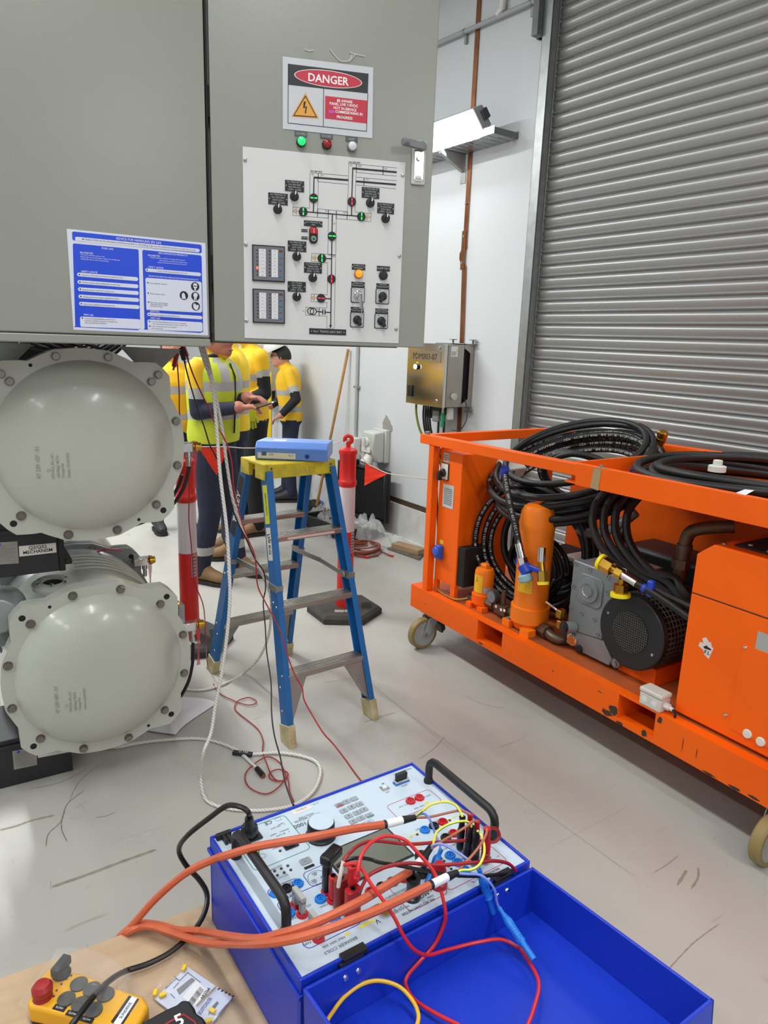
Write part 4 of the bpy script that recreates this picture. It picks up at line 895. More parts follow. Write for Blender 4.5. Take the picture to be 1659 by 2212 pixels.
# labels: brand along the rear left rail, load label on the front left rail
def rail_label(sx, sy, z0_, z1_, w_, m, txt, tm, hgt, off=.0135, yc=0):
    a, b = rail_pt(sx, sy, z0_), rail_pt(sx, sy, z1_); d_ = (b - a).normalized(); fw_ = Vector((sx, 0, 0)).cross(d_).normalized(); n_ = Vector((sx, 0, 0)) * off
    a2, b2 = a + n_ + fw_ * yc, b + n_ + fw_ * yc
    l = MB().quad(a2 - fw_ * w_ / 2, a2 + fw_ * w_ / 2, b2 + fw_ * w_ / 2, b2 - fw_ * w_ / 2).build('rail_label', m, lad, smooth=False)
    n2 = Vector((sx, 0, 0)) * (off + .0005); mb = MB()
    for (t, f0, up_) in txt: mb.text(t, a.lerp(b, f0) + n2 + fw_ * yc + (-fw_ * hgt * .45) * (1 if up_ else -1), d_ * (1 if up_ else -1), fw_ * (1 if up_ else -1), hgt, 'c', wmax=.8 * (b - a).length, bold=True)
    mb.build('label_lettering', tm, l, smooth=False)
rail_label(-1, 1, .80, 1.10, .052, 'black_print', [('BAILEY', .5, True)], 'white_print', .036)
rail_label(-1, -1, .78, .92, .044, 'label_white', [('150 KG', .5, False)], 'black_print', .022)
rail_label(-1, -1, .935, 1.10, .044, 'label_yellow', [('HEAVY DUTY', .5, False)], 'black_print', .012)

# ================================================================= blue ring binder on the ladder
mat('binder_blue', '#6690df', .32, var=.05, scale=3); mat('binder_edge', '#3560b8', .4)
a, b = onz(551, 992, 1.194), onz(707, 998, 1.194); L_ = (b - a).length; yw = math.atan2(b.y - a.y, b.x - a.x)
BM = yawm((a.x, a.y, 1.193), yw); e = thing('ring_binder', 'light blue ring binder lying on the ladder top', 'binder', BM)
MB().prism([(0, .002), (.012, 0), (.26, 0), (.262, .006), (.26, .066), (.045, .080), (.03, .078), (-.002, .055)], (0, 0, 0), Y, Z, X, L_).build('cover', 'binder_blue', e, bevel=.003)
MB().b2((.012, -.0012, .008), (L_ * .56, 0.0, .044)).build('spine_label', 'label_white', e, smooth=False)
MB().b2((.03, -.0018, .02), (.052, -.0013, .038)).text('HV', (.075, -.0018, .02), X, Z, .012).text('Rev 1', (L_ * .5, -.0018, .02), X, Z, .008).build('spine_print', mat('print_blue', '#3d5b8f', .5), e, smooth=False)
MB().lathe((L_ * .72, .002, .022), -Y, [(.012, 0), (.012, .003), (.009, .0032)], 18).build('finger_ring', 'binder_edge', e); MB().lathe((L_ * .72, .0, .022), -Y, [(.0088, 0), (.0088, .0012)], 18).build('finger_hole', 'black_matte', e)
MB().b2((.07, .06, .0790), (.13, .11, .0798)).build('cover_sticker', 'label_white', e, smooth=False)
MB().b2((.004, .02, .006), (L_ - .006, .255, .06)).build('paper_block', 'paper', e, smooth=False)

# ================================================================= bollards
mat('bollard_red', '#d3221c', .4, var=.06, scale=5); mat('reflective', '#d9cdd2', .3, var=.06, scale=30, stretch=(1, 1, .2)); mat('rubber_base', '#45433f', .8, col2='#35332f', scale=12)
def bollard(p, yaw, label, flip):
    e = thing('bollard', label, 'bollard', yawm(p, yaw), 'bollards')
    hx = [(.245 * math.cos(R_(60 * k)), .245 * math.sin(R_(60 * k))) for k in range(6)]
    m = MB(); lo = [Vector((x, y, 0)) for x, y in hx]; mi = [Vector((x, y, .035)) for x, y in hx]; tp = [Vector((x * .9, y * .9, .055)) for x, y in hx]
    m.add(lo + mi + tp, [tuple(reversed(range(6))), tuple(range(12, 18))] + [(i, (i + 1) % 6, 6 + (i + 1) % 6, 6 + i) for i in range(6)] + [(6 + i, 6 + (i + 1) % 6, 12 + (i + 1) % 6, 12 + i) for i in range(6)])
    bs = m.build('base', 'rubber_base', e, smooth=False, bevel=.004)
    MB().b2((.11, -.055, .0555), (.175, .05, .0565)).build('hand_hole', 'black_matte', bs, smooth=False)
    MB().b2((-.06, -.135, .0555), (.0, -.095, .0562)).b2((.004, -.13, .0555), (.045, -.092, .0562)).build('base_sticker', mat('sticker_grey', '#a59c95', .6), bs, smooth=False)
    MB().lathe((0, 0, 0), Z, [(.058, .045), (.054, .10), (.052, .30), (.0505, .56)], 24).build('lower_tube', 'bollard_red', e)
    MB().lathe((0, 0, 0), Z, [(.0512, .555), (.0512, .852)], 24, caps=False).build('reflective_sleeve', 'reflective', e)
    MB().lathe((0, 0, 0), Z, [(.0500, .84), (.055, .848), (.058, .86), (.058, .876), (.054, .884), (.0515, .888), (.0515, .95), (.0515, 1.04), (.056, 1.046), (.058, 1.056), (.056, 1.072), (.044, 1.080), (.02, 1.088), (.0, 1.089)], 24).build('upper_tube', 'bollard_red', e)
    hk = MB().tube(catmull([(0, 0, 1.08), (0, 0, 1.10), (.004, 0, 1.125)], 4), .013, 8)
    hk.tube([(.022 * math.cos(R_(t)), 0, 1.136 + .022 * math.sin(R_(t))) for t in range(-120, 225, 15)], .0125, 8)
    hk.build('hook', 'bollard_red', e)
    lb = MB(); vs = []
    for k in range(6):
        a = R_(-75 + k * 8 + flip); vs += [(.0528 * math.cos(a), .0528 * math.sin(a), .42), (.0522 * math.cos(a), .0522 * math.sin(a), .55)]
    lb.add(vs, [(2 * i, 2 * i + 2, 2 * i + 3, 2 * i + 1) for i in range(5)]).build('label', mat('label_clear', '#b5a09c', .5), e)
    lt = MB()
    for i in range(6):
        for k in range(4):
            a0, a1 = R_(-72 + k * 8 + flip), R_(-66 + k * 8 + flip); z_ = .43 + .02 * i
            lt.quad((.0532 * math.cos(a0), .0532 * math.sin(a0), z_), (.0532 * math.cos(a1), .0532 * math.sin(a1), z_), (.0532 * math.cos(a1), .0532 * math.sin(a1), z_ + .007), (.0532 * math.cos(a0), .0532 * math.sin(a0), z_ + .007))
    lt.build('label_print', 'dark_grey', e, smooth=False)
    return e
B1 = Vector((-.235, 4.37, 0)); B2 = Vector((-1.085, 3.80, 0))
bollard(B1, R_(2), 'red bollard with white reflective sleeve right of the blue ladder', 20)
bollard(B2, R_(20), 'red bollard with white reflective sleeve beside the grey switchgear', 0)
# bunting
mat('flag_orange', '#ff3a18', .6); mat('rope_white', '#d6d3c8', .6)
H1, H2 = B1 + Vector((0, 0, 1.13)), B2 + Vector((0, 0, 1.13)); CEND = atd(925, 1036, 4.25)
e = thing('bunting_line', 'white rope line with orange flags strung between the red bollards', 'bunting', H2)
l2 = lambda p: Vector(p) - H2
fl = []
def flag(a, b, tip, nm='flag'):
    a, b, tip = l2(a), l2(b), l2(tip); n_ = 8; g = MB(); vs = []
    for i in range(n_ + 1):
        for j in range(n_ + 1 - i):
            f, h = i / n_, (j / max(1, n_ - i)) if n_ - i else 0
            p = a.lerp(b, j / n_).lerp(tip, 0) + (tip - a) * (i / n_); p.y += .006 * math.sin(3 * i + 2 * j) * .6; vs.append(p)
    idx = {}; c_ = 0
    for i in range(n_ + 1):
        for j in range(n_ + 1 - i): idx[(i, j)] = c_; c_ += 1
    fs = []
    for i in range(n_):
        for j in range(n_ - i):
            fs.append((idx[(i, j)], idx[(i, j + 1)], idx[(i + 1, j)]))
            if j + 1 <= n_ - i - 1: fs.append((idx[(i, j + 1)], idx[(i + 1, j + 1)], idx[(i + 1, j)]))
    g.add(vs, fs).build(nm, 'flag_orange', e)
fa, fb = atd(429, 967, 3.83), atd(493, 967, 3.90)
flag(fa, fb, atd(468, 1027, 3.88))
ga, gb = atd(789, 998, 4.36), atd(838, 1023, 4.32); flag(ga, gb, atd(787, 1049, 4.34))
rp = [H2, fa + Vector((0, 0, .004)), fb + Vector((0, 0, .004)), atd(545, 968, 3.98), atd(700, 962, 4.28), H1 + Vector((-.03, 0, .0)), H1 + Vector((.03, 0, -.01)), ga + Vector((0, -.004, .003)), (ga + gb) / 2 + Vector((0, -.004, -.002)), gb + Vector((0, -.004, .002)), atd(880, 1029, 4.28), CEND]
MB().tube(catmull([l2(p) for p in rp], 5), .0032, 6).build('rope', 'rope_white', e)

# ================================================================= floor clutter by the wall
mat('case_black', '#141416', .5, var=.2, scale=20); mat('case_foam', '#0c0c0d', .9)
p0, p1 = onfr(727, 1012, WM, -.22), onfr(877, 1035, WM, -.22)
CM = WM @ Matrix.Translation((-.52, -.24, -.0)) @ Matrix.Rotation(R_(4), 4, 'Z'); e = thing('equipment_case', 'large black plastic equipment case standing open against the wall', 'case', CM)
zt = onfr(800, 1030, WM, -.22).z
lid = Matrix.Rotation(R_(-8), 4, 'X')
o = MB().b2((-.62, .10, .12), (.12, .135, .60)).b2((-.62, .06, .12), (-.60, .10, .60)).b2((.10, .06, .12), (.12, .10, .60)).b2((-.62, .06, .58), (.12, .10, .60)).build('lid', 'case_black', e, bevel=.012)
MB().b2((-.60, .085, .13), (.10, .101, .58)).build('lid_foam', 'case_foam', o)
for x_ in (-.36, .02): MB().b2((x_ - .035, .04, .56), (x_ + .035, .07, .62)).build('latch', 'black', o, bevel=.005)
for x_ in (-.2,): MB().b2((x_ - .09 - .2, .05, .60), (x_ + .09 - .2, .10, .65)).build('carry_handle', 'black', o, bevel=.01)
o = MB().b2((-.62, -.34, 0.001), (.12, .06, .02)).b2((-.62, -.34, .02), (-.595, .06, .12)).b2((.095, -.34, .02), (.12, .06, .12)).b2((-.62, -.34, .02), (.12, -.315, .12)).b2((-.62, .035, .02), (.12, .06, .12)).build('base', 'case_black', e, bevel=.008)
MB().b2((-.595, -.315, .02), (.095, .035, .08)).build('base_foam', 'case_foam', o)
for k in range(5): MB().b2((-.58, .062 + .006 * k, .118 + .012 * k), (.08, .068 + .006 * k, .124 + .012 * k)).build('hinge_rib', 'black', o, smooth=False)
# clear plastic bag in a crumpled heap
def plastic_mat():
    m = bpy.data.materials.new('clear_plastic'); m.use_nodes = True; nt = m.node_tree; b = nt.nodes['Principled BSDF']; out = nt.nodes['Material Output']
    b.inputs['Base Color'].default_value = (.92, .94, .95, 1); b.inputs['Roughness'].default_value = .12; b.inputs['Specular IOR Level'].default_value = 1.0; b.inputs['Coat Weight'].default_value = 1
    b.inputs['Alpha'].default_value = .33
    n = nt.nodes.new('ShaderNodeTexNoise'); n.inputs['Scale'].default_value = 9; n.inputs['Detail'].default_value = 2; n.inputs['Distortion'].default_value = 2.5
    tc = nt.nodes.new('ShaderNodeTexCoord'); nt.links.new(tc.outputs['Object'], n.inputs['Vector'])
    bp = nt.nodes.new('ShaderNodeBump'); bp.inputs['Strength'].default_value = .6; bp.inputs['Distance'].default_value = .03
    nt.links.new(n.outputs['Fac'], bp.inputs['Height']); nt.links.new(bp.outputs[0], b.inputs['Normal']); MATS['clear_plastic'] = m
plastic_mat()
from mathutils import noise as mn
def crumple(name, corners, hgt, m, label, cat, n=26, seed=0, z0=.004, freq=7):
    A, B, C_, D = [Vector(c) for c in corners]; vs = []
    for i in range(n + 1):
        for j in range(n + 1):
            p = A.lerp(B, i / n).lerp(D.lerp(C_, i / n), j / n); ed = min(i, n - i, j, n - j) / n
            q = Vector((p.x * freq + seed, p.y * freq, 0)); h = abs(mn.noise(q)) * 1.3 + abs(mn.noise(q * 2.3)) * .6
            p += Vector((mn.noise(q * 1.3 + Vector((5, 0, 0))) * .05, mn.noise(q * 1.3 + Vector((0, 9, 0))) * .05, 0))
            p.z = z0 + hgt * h * min(1, ed * 5 + .15) + hgt * .5 * math.sin(math.pi * i / n) * math.sin(math.pi * j / n); vs.append(p)
    o = MB().add(vs, [(i * (n + 1) + j, (i + 1) * (n + 1) + j, (i + 1) * (n + 1) + j + 1, i * (n + 1) + j + 1) for i in range(n) for j in range(n)]).build(name, m, origin=A.lerp(C_, .5) * Vector((1, 1, 0)).length if False else (A + C_) / 2, ang=20)
    return tag(o, label, cat)
crumple('plastic_bag', [onz(680, 1142), onz(800, 1186), onz(886, 1180), onz(764, 1136)], .22, 'clear_plastic', 'clear crumpled plastic bag heaped in front of the black case', 'plastic bag', seed=2, n=30, freq=4.2)
crumple('plastic_bag', [onz(655, 1125), onz(715, 1165), onz(735, 1120), onz(690, 1095)], .12, 'clear_plastic', 'smaller clear plastic bag lying behind the blue ladder', 'plastic bag', n=16, seed=8)
crumple('plastic_bag', [onz(765, 1180), onz(832, 1208), onz(838, 1185), onz(790, 1165)], .03, 'clear_plastic', 'flat clear plastic wrap lying beside the brown cable coil', 'plastic bag', n=14, seed=4)
crumple('cloth_bag', [onz(735, 1165), onz(780, 1180), onz(800, 1150), onz(750, 1130)], .10, 'black_rubber', 'black crumpled bag lying under the clear plastic', 'bag', n=12, seed=12)
# brown lead coil
mat('brown_cable', '#8d4a36', .45)
cc = onz(785, 1192, 0); pts = []
for k in range(8 * 28 + 1):
    t = 2 * math.pi * k / 28; rr = .13 + .022 * math.sin(k * .11) + .012 * math.sin(k * .31); pts.append(cc + Vector((rr * math.cos(t) + .01 * math.sin(k * .05), rr * 1.15 * math.sin(t), .008 + .007 * (k / 28) + .005 * math.sin(k * .23))))
pts += [cc + Vector((.16, -.05, .02)), cc + Vector((.22, -.10, .01))]
o = MB().tube(pts, .0065, 6).build('cable_coil', 'brown_cable', origin=cc); tag(o, 'brown test lead coiled on the floor behind the right bollard', 'cable coil')
MB().cyl((.21, -.095, .011), (.25, -.13, .011), .008, n=8).build('plug', 'red', o); MB().cyl((-.02, -.16, .012), (.05, -.19, .012), .010, n=8).build('plug', 'red', o); MB().cyl((-.03, .02, .012), (-.09, .06, .014), .010, n=8).build('clip', mat('clip_blue', '#2547a8', .4), o)
bp = [onz(836, 1187), onz(905, 1211), onz(925, 1192), onz(880, 1178)]
bc = sum(bp, Vector()) / 4; o = MB().add([p - bc for p in bp] + [p - bc + Vector((0, 0, .014)) for p in bp], [(3, 2, 1, 0), (4, 5, 6, 7), (0, 1, 5, 4), (1, 2, 6, 5), (2, 3, 7, 6), (3, 0, 4, 7)]).build('floor_board', mat('board_grey', '#6c665f', .7, col2='#544e47', scale=25), origin=Vector()); o.location = bc; tag(o, 'grey weathered board lying on the floor by the orange cart', 'board')
wa = onz(845, 1184, .014); wb = onz(903, 1201, .014); yw = math.atan2(wb.y - wa.y, wb.x - wa.x); o = MB().b2((0, 0, 0), ((wb - wa).length, .10, .045)).build('timber_block', 'wood_raw', smooth=False, bevel=.002); o.matrix_world = yawm((wa.x, wa.y, .0145), yw); tag(o, 'raw timber block lying on the grey board by the wall', 'wood block')
# blue tray and dark bag behind the ladder
q = onz(672, 1092); o = MB().prism([(-.1, 0), (.1, 0), (.12, .05), (-.12, .05)], (0, -.08, 0), X, Z, Y, .16).build('tray', mat('tray_blue', '#2b43a0', .45), bevel=.006); o.matrix_world = yawm((q.x, q.y, .0), .3); tag(o, 'small blue tray on the floor behind the ladder', 'tray')
crumple('tool_bag', [onz(655, 1108), onz(690, 1118), onz(705, 1098), onz(672, 1090)], .10, 'black_rubber', 'black soft tool bag on the floor by the blue tray', 'bag', n=12, seed=21)
# crumpled sheet of paper near the switchgear
crumple('paper_sheet', [onz(320, 1577), onz(385, 1588), onz(468, 1521), onz(379, 1506)], .018, 'paper', 'white sheet of paper lying on the floor beside the lower cover', 'paper', n=14, seed=31, freq=3)
# ================================================================= orange gas service cart
mat('filter_orange', '#f57c10', .38)
mat('cart_orange', '#f96503', .5, col2='#f05d02', scale=3, bump=.04, bscale=60, spec=.3)
mat('cart_deck', '#b85620', .6, col2='#8d4a2a', scale=5)
mat('cart_wear', '#3a3028', .8, var=.3, scale=30)
mat('pump_grey', '#85898b', .38, metal=.3, var=.05, scale=5)
mat('pump_dark', '#6b6f72', .42, metal=.3)
mat('motor_black', '#1a1b1d', .5)
mat('fin_dark', '#6a6864', .42, metal=.6)
mat('hose_black', '#101011', .48, var=.25, scale=12)
mat('hose_print', '#c9c9c4', .6)
mat('tape_blue', '#1c3fb0', .4)
mat('cloth_blue', '#8fb3bd', .8)
mat('cap_yellow', '#f0e11a', .4)
mat('tyre_yellow', '#93804f', .5, var=.15, scale=8); mat('hub_grey', '#a3a6a6', .45)
mat('pipe_brown', '#6a5646', .45, metal=.6, var=.2, scale=10)
mat('braid_steel', '#8d8b86', .4, metal=.8, bump=.6, bscale=120)
mat('warn_yellow', '#f0b91c', .5); mat('cart_box_white', '#cfcac2', .5, var=.08, scale=6)
mat('kraft_tape', '#a98d66', .6)
CO = yawm((.176, 3.984, 0), R_(-57))
cart = thing('gas_service_cart', 'orange wheeled gas service cart with pump, motor and hose racks by the shutter', 'cart', CO)
LX, WY = 2.75, 1.04
# chassis: front rail with real fork pockets
def rails(y0, y1, nm):
    m = MB(); pk = [(.61, .80), (1.52, 1.70)]; xs = [0] + [v for p in pk for v in p] + [LX]
    for i in range(0, len(xs), 2): m.b2((xs[i], y0, .215), (xs[i + 1], y1, .35))
    for a, b in pk: m.b2((a, y0, .215), (b, y1, .236)).b2((a, y0, .344), (b, y1, .35))
    return m.build(nm, 'cart_orange', cart, smooth=False)
rails(0, .05, 'chassis_rail'); rails(WY - .05, WY, 'chassis_rail')
MB().b2((0, .05, .215), (.05, WY - .05, .35)).build('chassis_end', 'cart_orange', cart, smooth=False)
MB().b2((LX - .05, .05, .215), (LX, WY - .05, .35)).build('chassis_end', 'cart_orange', cart, smooth=False)
MB().b2((.05, .05, .335), (LX - .05, WY - .05, .3495)).build('deck', 'cart_deck', cart, smooth=False)
for a, b in ((.61, .80), (1.52, 1.70)):
    MB().b2((a - .006, .05, .215), (a, WY - .05, .335)).b2((b, .05, .215), (b + .006, WY - .05, .335)).b2((a, .05, .215), (b, WY - .05, .221)).build('fork_tunnel', 'cart_orange', cart, smooth=False)
rnd = random.Random(5)
for (x, z, w_, h_) in ((1.50, .26, .05, .05), (1.47, .235, .07, .03), (1.54, .22, .05, .018), (1.66, .236, .04, .03), (.645, .225, .05, .012), (1.72, .325, .03, .03), (2.05, .222, .06, .014), (2.12, .226, .05, .012), (1.95, .22, .06, .01), (1.15, .29, .012, .012), (.15, .275, .008, .012), (1.83, .28, .004, .07), (1.89, .27, .004, .06), (1.42, .31, .03, .006)):
    po = [(x + w_ / 2 * math.cos(t) * (.5 + rnd.random() * .6), z + h_ / 2 * math.sin(t) * (.5 + rnd.random() * .6)) for t in [2 * math.pi * k / 11 for k in range(11)]]
    MB().quad(*[(p[0], -.0006, max(.216, p[1])) for p in po]).build('paint_chip', 'cart_wear', cart, smooth=False)
# upper frame
MB().b2((.10, .005, .35), (.145, .05, 1.19)).build('post', 'cart_orange', cart, smooth=False, bevel=.003)
MB().b2((.0, WY - .05, .35), (.045, WY, 1.19)).build('post', 'cart_orange', cart, smooth=False, bevel=.003)
MB().b2((LX - .05, .005, .35), (LX - .005, .05, 1.19)).build('post', 'cart_orange', cart, smooth=False)
MB().b2((LX - .05, WY - .05, .35), (LX - .005, WY, 1.19)).build('post', 'cart_orange', cart, smooth=False)
def tilted(mb, k=.014):
    for v in mb.v: v.z += k * (v.x - .0)
    return mb
tilted(MB().b2((0.02, 0, 1.187), (LX, .05, 1.238))).build('top_rail', 'cart_orange', cart, smooth=False, bevel=.003)
tilted(MB().b2((0.02, WY - .05, 1.187), (LX, WY, 1.238))).build('top_rail', 'cart_orange', cart, smooth=False, bevel=.003)
tilted(MB().b2((0.02, .05, 1.187), (.07, WY - .05, 1.238))).build('top_rail_end', 'cart_orange', cart, smooth=False, bevel=.003)
tilted(MB().b2((1.10, .05, 1.16), (1.115, WY - .05, 1.236))).build('cross_plate', 'cart_orange', cart, smooth=False)
tilted(MB().b2((1.17, -.002, 1.150), (LX, .004, 1.24)).b2((1.10, .01, 1.150), (LX, WY - .06, 1.158))).build('hose_tray', 'cart_orange', cart, smooth=False)
MB().cyl((.055, .025, 1.238), (.055, .025, 1.255), .014, n=12).build('post_bolt', 'galv', cart)
for x in (1.28, 2.0): MB().cyl((x, .025, 1.24 + .014 * x), (x, .025, 1.25 + .014 * x), .008, n=8).build('rail_bolt', 'galv', cart)
MB().lathe((.14, .10, 1.15), X, [(.045, 0), (.045, .02)], 20).build('lifting_eye', 'cart_orange', cart)
MB().quad((1.255, -.0035, 1.17), (1.30, -.0035, 1.165), (1.305, -.0035, 1.2565), (1.265, -.0035, 1.2555)).quad((1.265, -.0035, 1.2570), (1.305, -.0035, 1.2575), (1.31, .04, 1.2578), (1.27, .04, 1.2572)).build('tape_strip', 'kraft_tape', cart, smooth=False)
# casters
def caster(x, y):
    yc = y - .062
    c = MB().b2((x - .055, y - .05, .205), (x + .055, y + .05, .2149)).cyl((x, y, .185), (x, y, .206), .03, n=16).build('caster', 'hub_grey', cart, bevel=.002)
    MB().lathe((x - .022, yc, .092), X, [(.073, 0), (.087, 0), (.092, .006), (.092, .038), (.087, .044), (.073, .044)], 32, caps=False).build('tyre', 'tyre_yellow', c)
    MB().lathe((x - .020, yc, .092), X, [(.0, -.004), (.02, -.006), (.022, .0), (.070, .002), (.074, 0), (.074, .040), (.070, .038), (.022, .040), (.02, .046), (0, .044)], 28, caps=False).build('hub', 'hub_grey', c)
    for s in (-1, 1): MB().prism([(yc - .018, .085), (yc + .022, .078), (y + .035, .19), (y - .04, .19)], (x + s * .033 - .002, 0, 0), Y, Z, X, .004).build('fork', 'hub_grey', c)
    MB().cyl((x - .04, yc, .092), (x + .04, yc, .092), .012, n=8).build('axle', 'galv', c)
    MB().prism([(y + .01, .19), (y + .06, .18), (y + .085, .10), (y + .06, .075), (y + .045, .13), (y + .0, .165)], (x - .03, 0, 0), Y, Z, X, .06).build('brake_pedal', 'dark_grey', c, bevel=.003)
for x, y in ((.137, .06), (.137, WY - .02), (2.185, .08), (2.5, WY - .02)): caster(x, y)
# ---- control box
cb = MB().b2((.15, .052, .425), (.34, .42, 1.165)).build('control_box', 'cart_orange', cart, smooth=False, bevel=.003)
MB().b2((.15, .052, .35), (.175, .075, .425)).b2((.30, .052, .35), (.338, .075, .425)).b2((.15, .40, .35), (.175, .42, .425)).b2((.30, .40, .35), (.338, .42, .425)).split('box_leg', 'cart_orange', cb, smooth=False)
sw = MB().b2((.165, .046, 1.005), (.232, .052, 1.10)).build('main_switch', 'black', cb, bevel=.003)
MB().b2((.169, .0445, 1.010), (.228, .046, 1.095)).build('switch_plate', 'white_plastic', sw, smooth=False)
MB().lathe((.192, .045, 1.045), -Y, [(.024, 0), (.022, .012), (.018, .02)], 18).b2((.182, .005, 1.005), (.202, .03, 1.055)).build('switch_knob', 'black', sw, bevel=.003)
MB().b2((.178, .0505, 1.105), (.225, .052, 1.155)).build('box_label', mat('label_grey', '#b5aca6', .5), cb, smooth=False)
t = MB()
for k in range(3): t.b2((.185, .0499, 1.115 + .012 * k), (.218, .0504, 1.118 + .012 * k))
t.build('label_lines', 'dark_grey', cb, smooth=False)
gr = MB().b2((.19, .049, .855), (.285, .052, .985)).build('vent_grille', 'light_grey', cb, smooth=False, bevel=.001)
for k in range(9): MB().b2((.203, .0478, .875 + k * .0105), (.272, .0492, .880 + k * .0105)).build('louvre', 'mid_grey', gr, smooth=False)
so = MB().b2((.178, .02, .555), (.222, .052, .635)).lathe((.2, .02, .60), -Y, [(.028, 0), (.028, .012), (.02, .014)], 18).build('blue_socket', mat('socket_blue', '#2c58c4', .4), cb, bevel=.006)
MB().b2((.185, .0505, .64), (.215, .052, .662)).build('socket_label', 'yellow_label', cb, smooth=False)
MB().b2((.34, .06, .44), (.40, .26, .66)).build('black_panel', 'black_matte', cb, smooth=False, bevel=.003)
# white junction box hanging tilted behind the control box
Mt = Matrix.Translation((.36, .36, 1.05)) @ Matrix.Rotation(R_(28), 4, 'Y')
MB().box((0, 0, 0), (.10, .14, .14), Mt).build('tilted_box', 'cart_box_white', cart, bevel=.006)
MB().cyl(Mt @ Vector((0, -.07, .0)), Mt @ Vector((0, -.072, 0)), .018, n=16).cyl(Mt @ Vector((.0, -.07, -.045)), Mt @ Vector((.0, -.072, -.045)), .012, n=16).build('tilted_box_knockout', 'white_plastic', cart)
# ---- filter cylinders
def label_tri(par, cx_, cy_, r, z, h, wdeg, adeg, triangle=True):
    g = MB(); vs = []
    for k in range(8):
        a = R_(adeg - wdeg / 2 + wdeg * k / 7); vs += [(cx_ + r * math.cos(a), cy_ + r * math.sin(a), z), (cx_ + r * math.cos(a), cy_ + r * math.sin(a), z + h)]
    o = g.add(vs, [(2 * i, 2 * i + 2, 2 * i + 3, 2 * i + 1) for i in range(7)]).build('warning_label', 'warn_yellow', par)
    pt = lambda fx_, fz_, rr: (cx_ + rr * math.cos(R_(adeg - wdeg / 2 + wdeg * fx_)), cy_ + rr * math.sin(R_(adeg - wdeg / 2 + wdeg * fx_)), z + h * fz_)
    r1, r2 = r + .0006, r + .0012
    MB().quad(pt(.2, .5, r1), pt(.8, .5, r1), pt(.5, .93, r1)).build('triangle', 'black_print', o, smooth=False); MB().quad(pt(.28, .54, r2), pt(.72, .54, r2), pt(.5, .86, r2)).build('triangle_fill', 'warn_yellow', o, smooth=False)
    t = MB().quad(pt(.48, .63, r2 + .0005), pt(.52, .63, r2 + .0005), pt(.525, .78, r2 + .0005), pt(.475, .78, r2 + .0005))
    for i in range(5): t.quad(pt(.12, .08 + i * .075, r1), pt(.85 - .2 * (i % 2), .08 + i * .075, r1), pt(.85 - .2 * (i % 2), .11 + i * .075, r1), pt(.12, .11 + i * .075, r1))
    t.build('label_print', 'black_print', o, smooth=False)
bx_, by_ = .825, .15
fc = MB().lathe((bx_, by_, 0), Z, [(.085, .40), (.085, .87), (.089, .885), (.089, .905), (.085, .92), (.083, .955), (.070, .985), (.04, .998), (.025, 1.0), (.025, 1.02), (0, 1.021)], 32).build('filter_cylinder', 'filter_orange', cart)
MB().lathe((bx_, by_, 0), Z, [(.075, .36), (.085, .385), (.097, .40), (.097, .475), (.088, .48)], 32).b2((bx_ - .10, by_ - .09, .35), (bx_ - .05, by_ - .04, .385)).b2((bx_ + .04, by_ - .10, .35), (bx_ + .10, by_ - .05, .385)).build('cylinder_base', 'filter_orange', fc)
MB().cyl((bx_ - .075, by_ - .07, .385), (bx_ - .075, by_ - .07, .395), .012, n=6).build('base_bolt', 'galv', fc)
label_tri(fc, bx_, by_, .0858, .56, .105, 52, -72)
MB().quad((bx_ - .07, by_ - .0515, .86), (bx_ - .06, by_ - .0625, .86), (bx_ - .06, by_ - .0625, .872), (bx_ - .07, by_ - .0515, .872)).build('number_tag', 'white_print', fc, smooth=False)
sx_, sy_ = .49, .13
fs_ = MB().lathe((sx_, sy_, 0), Z, [(.050, .40), (.050, .465), (.052, .467), (.052, .555), (.046, .57), (.022, .575)], 26).lathe((sx_, sy_, 0), Z, [(.026, .575), (.026, .592), (.02, .598)], 6).build('filter_cylinder', 'filter_orange', cart)
MB().lathe((sx_, sy_, 0), Z, [(.045, .352), (.052, .37), (.062, .38), (.062, .43), (.053, .435)], 26).b2((sx_ - .065, sy_ - .065, .35), (sx_ - .025, sy_ - .02, .375)).b2((sx_ + .03, sy_ - .065, .35), (sx_ + .07, sy_ - .02, .375)).build('cylinder_base', 'cart_orange', fs_)
label_tri(fs_, sx_, sy_, .0528, .445, .095, 75, -88)
g = MB(); vs = []
for k in range(6): a = R_(-45 + 10 * k); vs += [(sx_ + .0528 * math.cos(a), sy_ + .0528 * math.sin(a), .445), (sx_ + .0528 * math.cos(a), sy_ + .0528 * math.sin(a), .478)]
g.add(vs, [(2 * i, 2 * i + 2, 2 * i + 3, 2 * i + 1) for i in range(5)]).build('rating_label', 'label_grey', fs_)
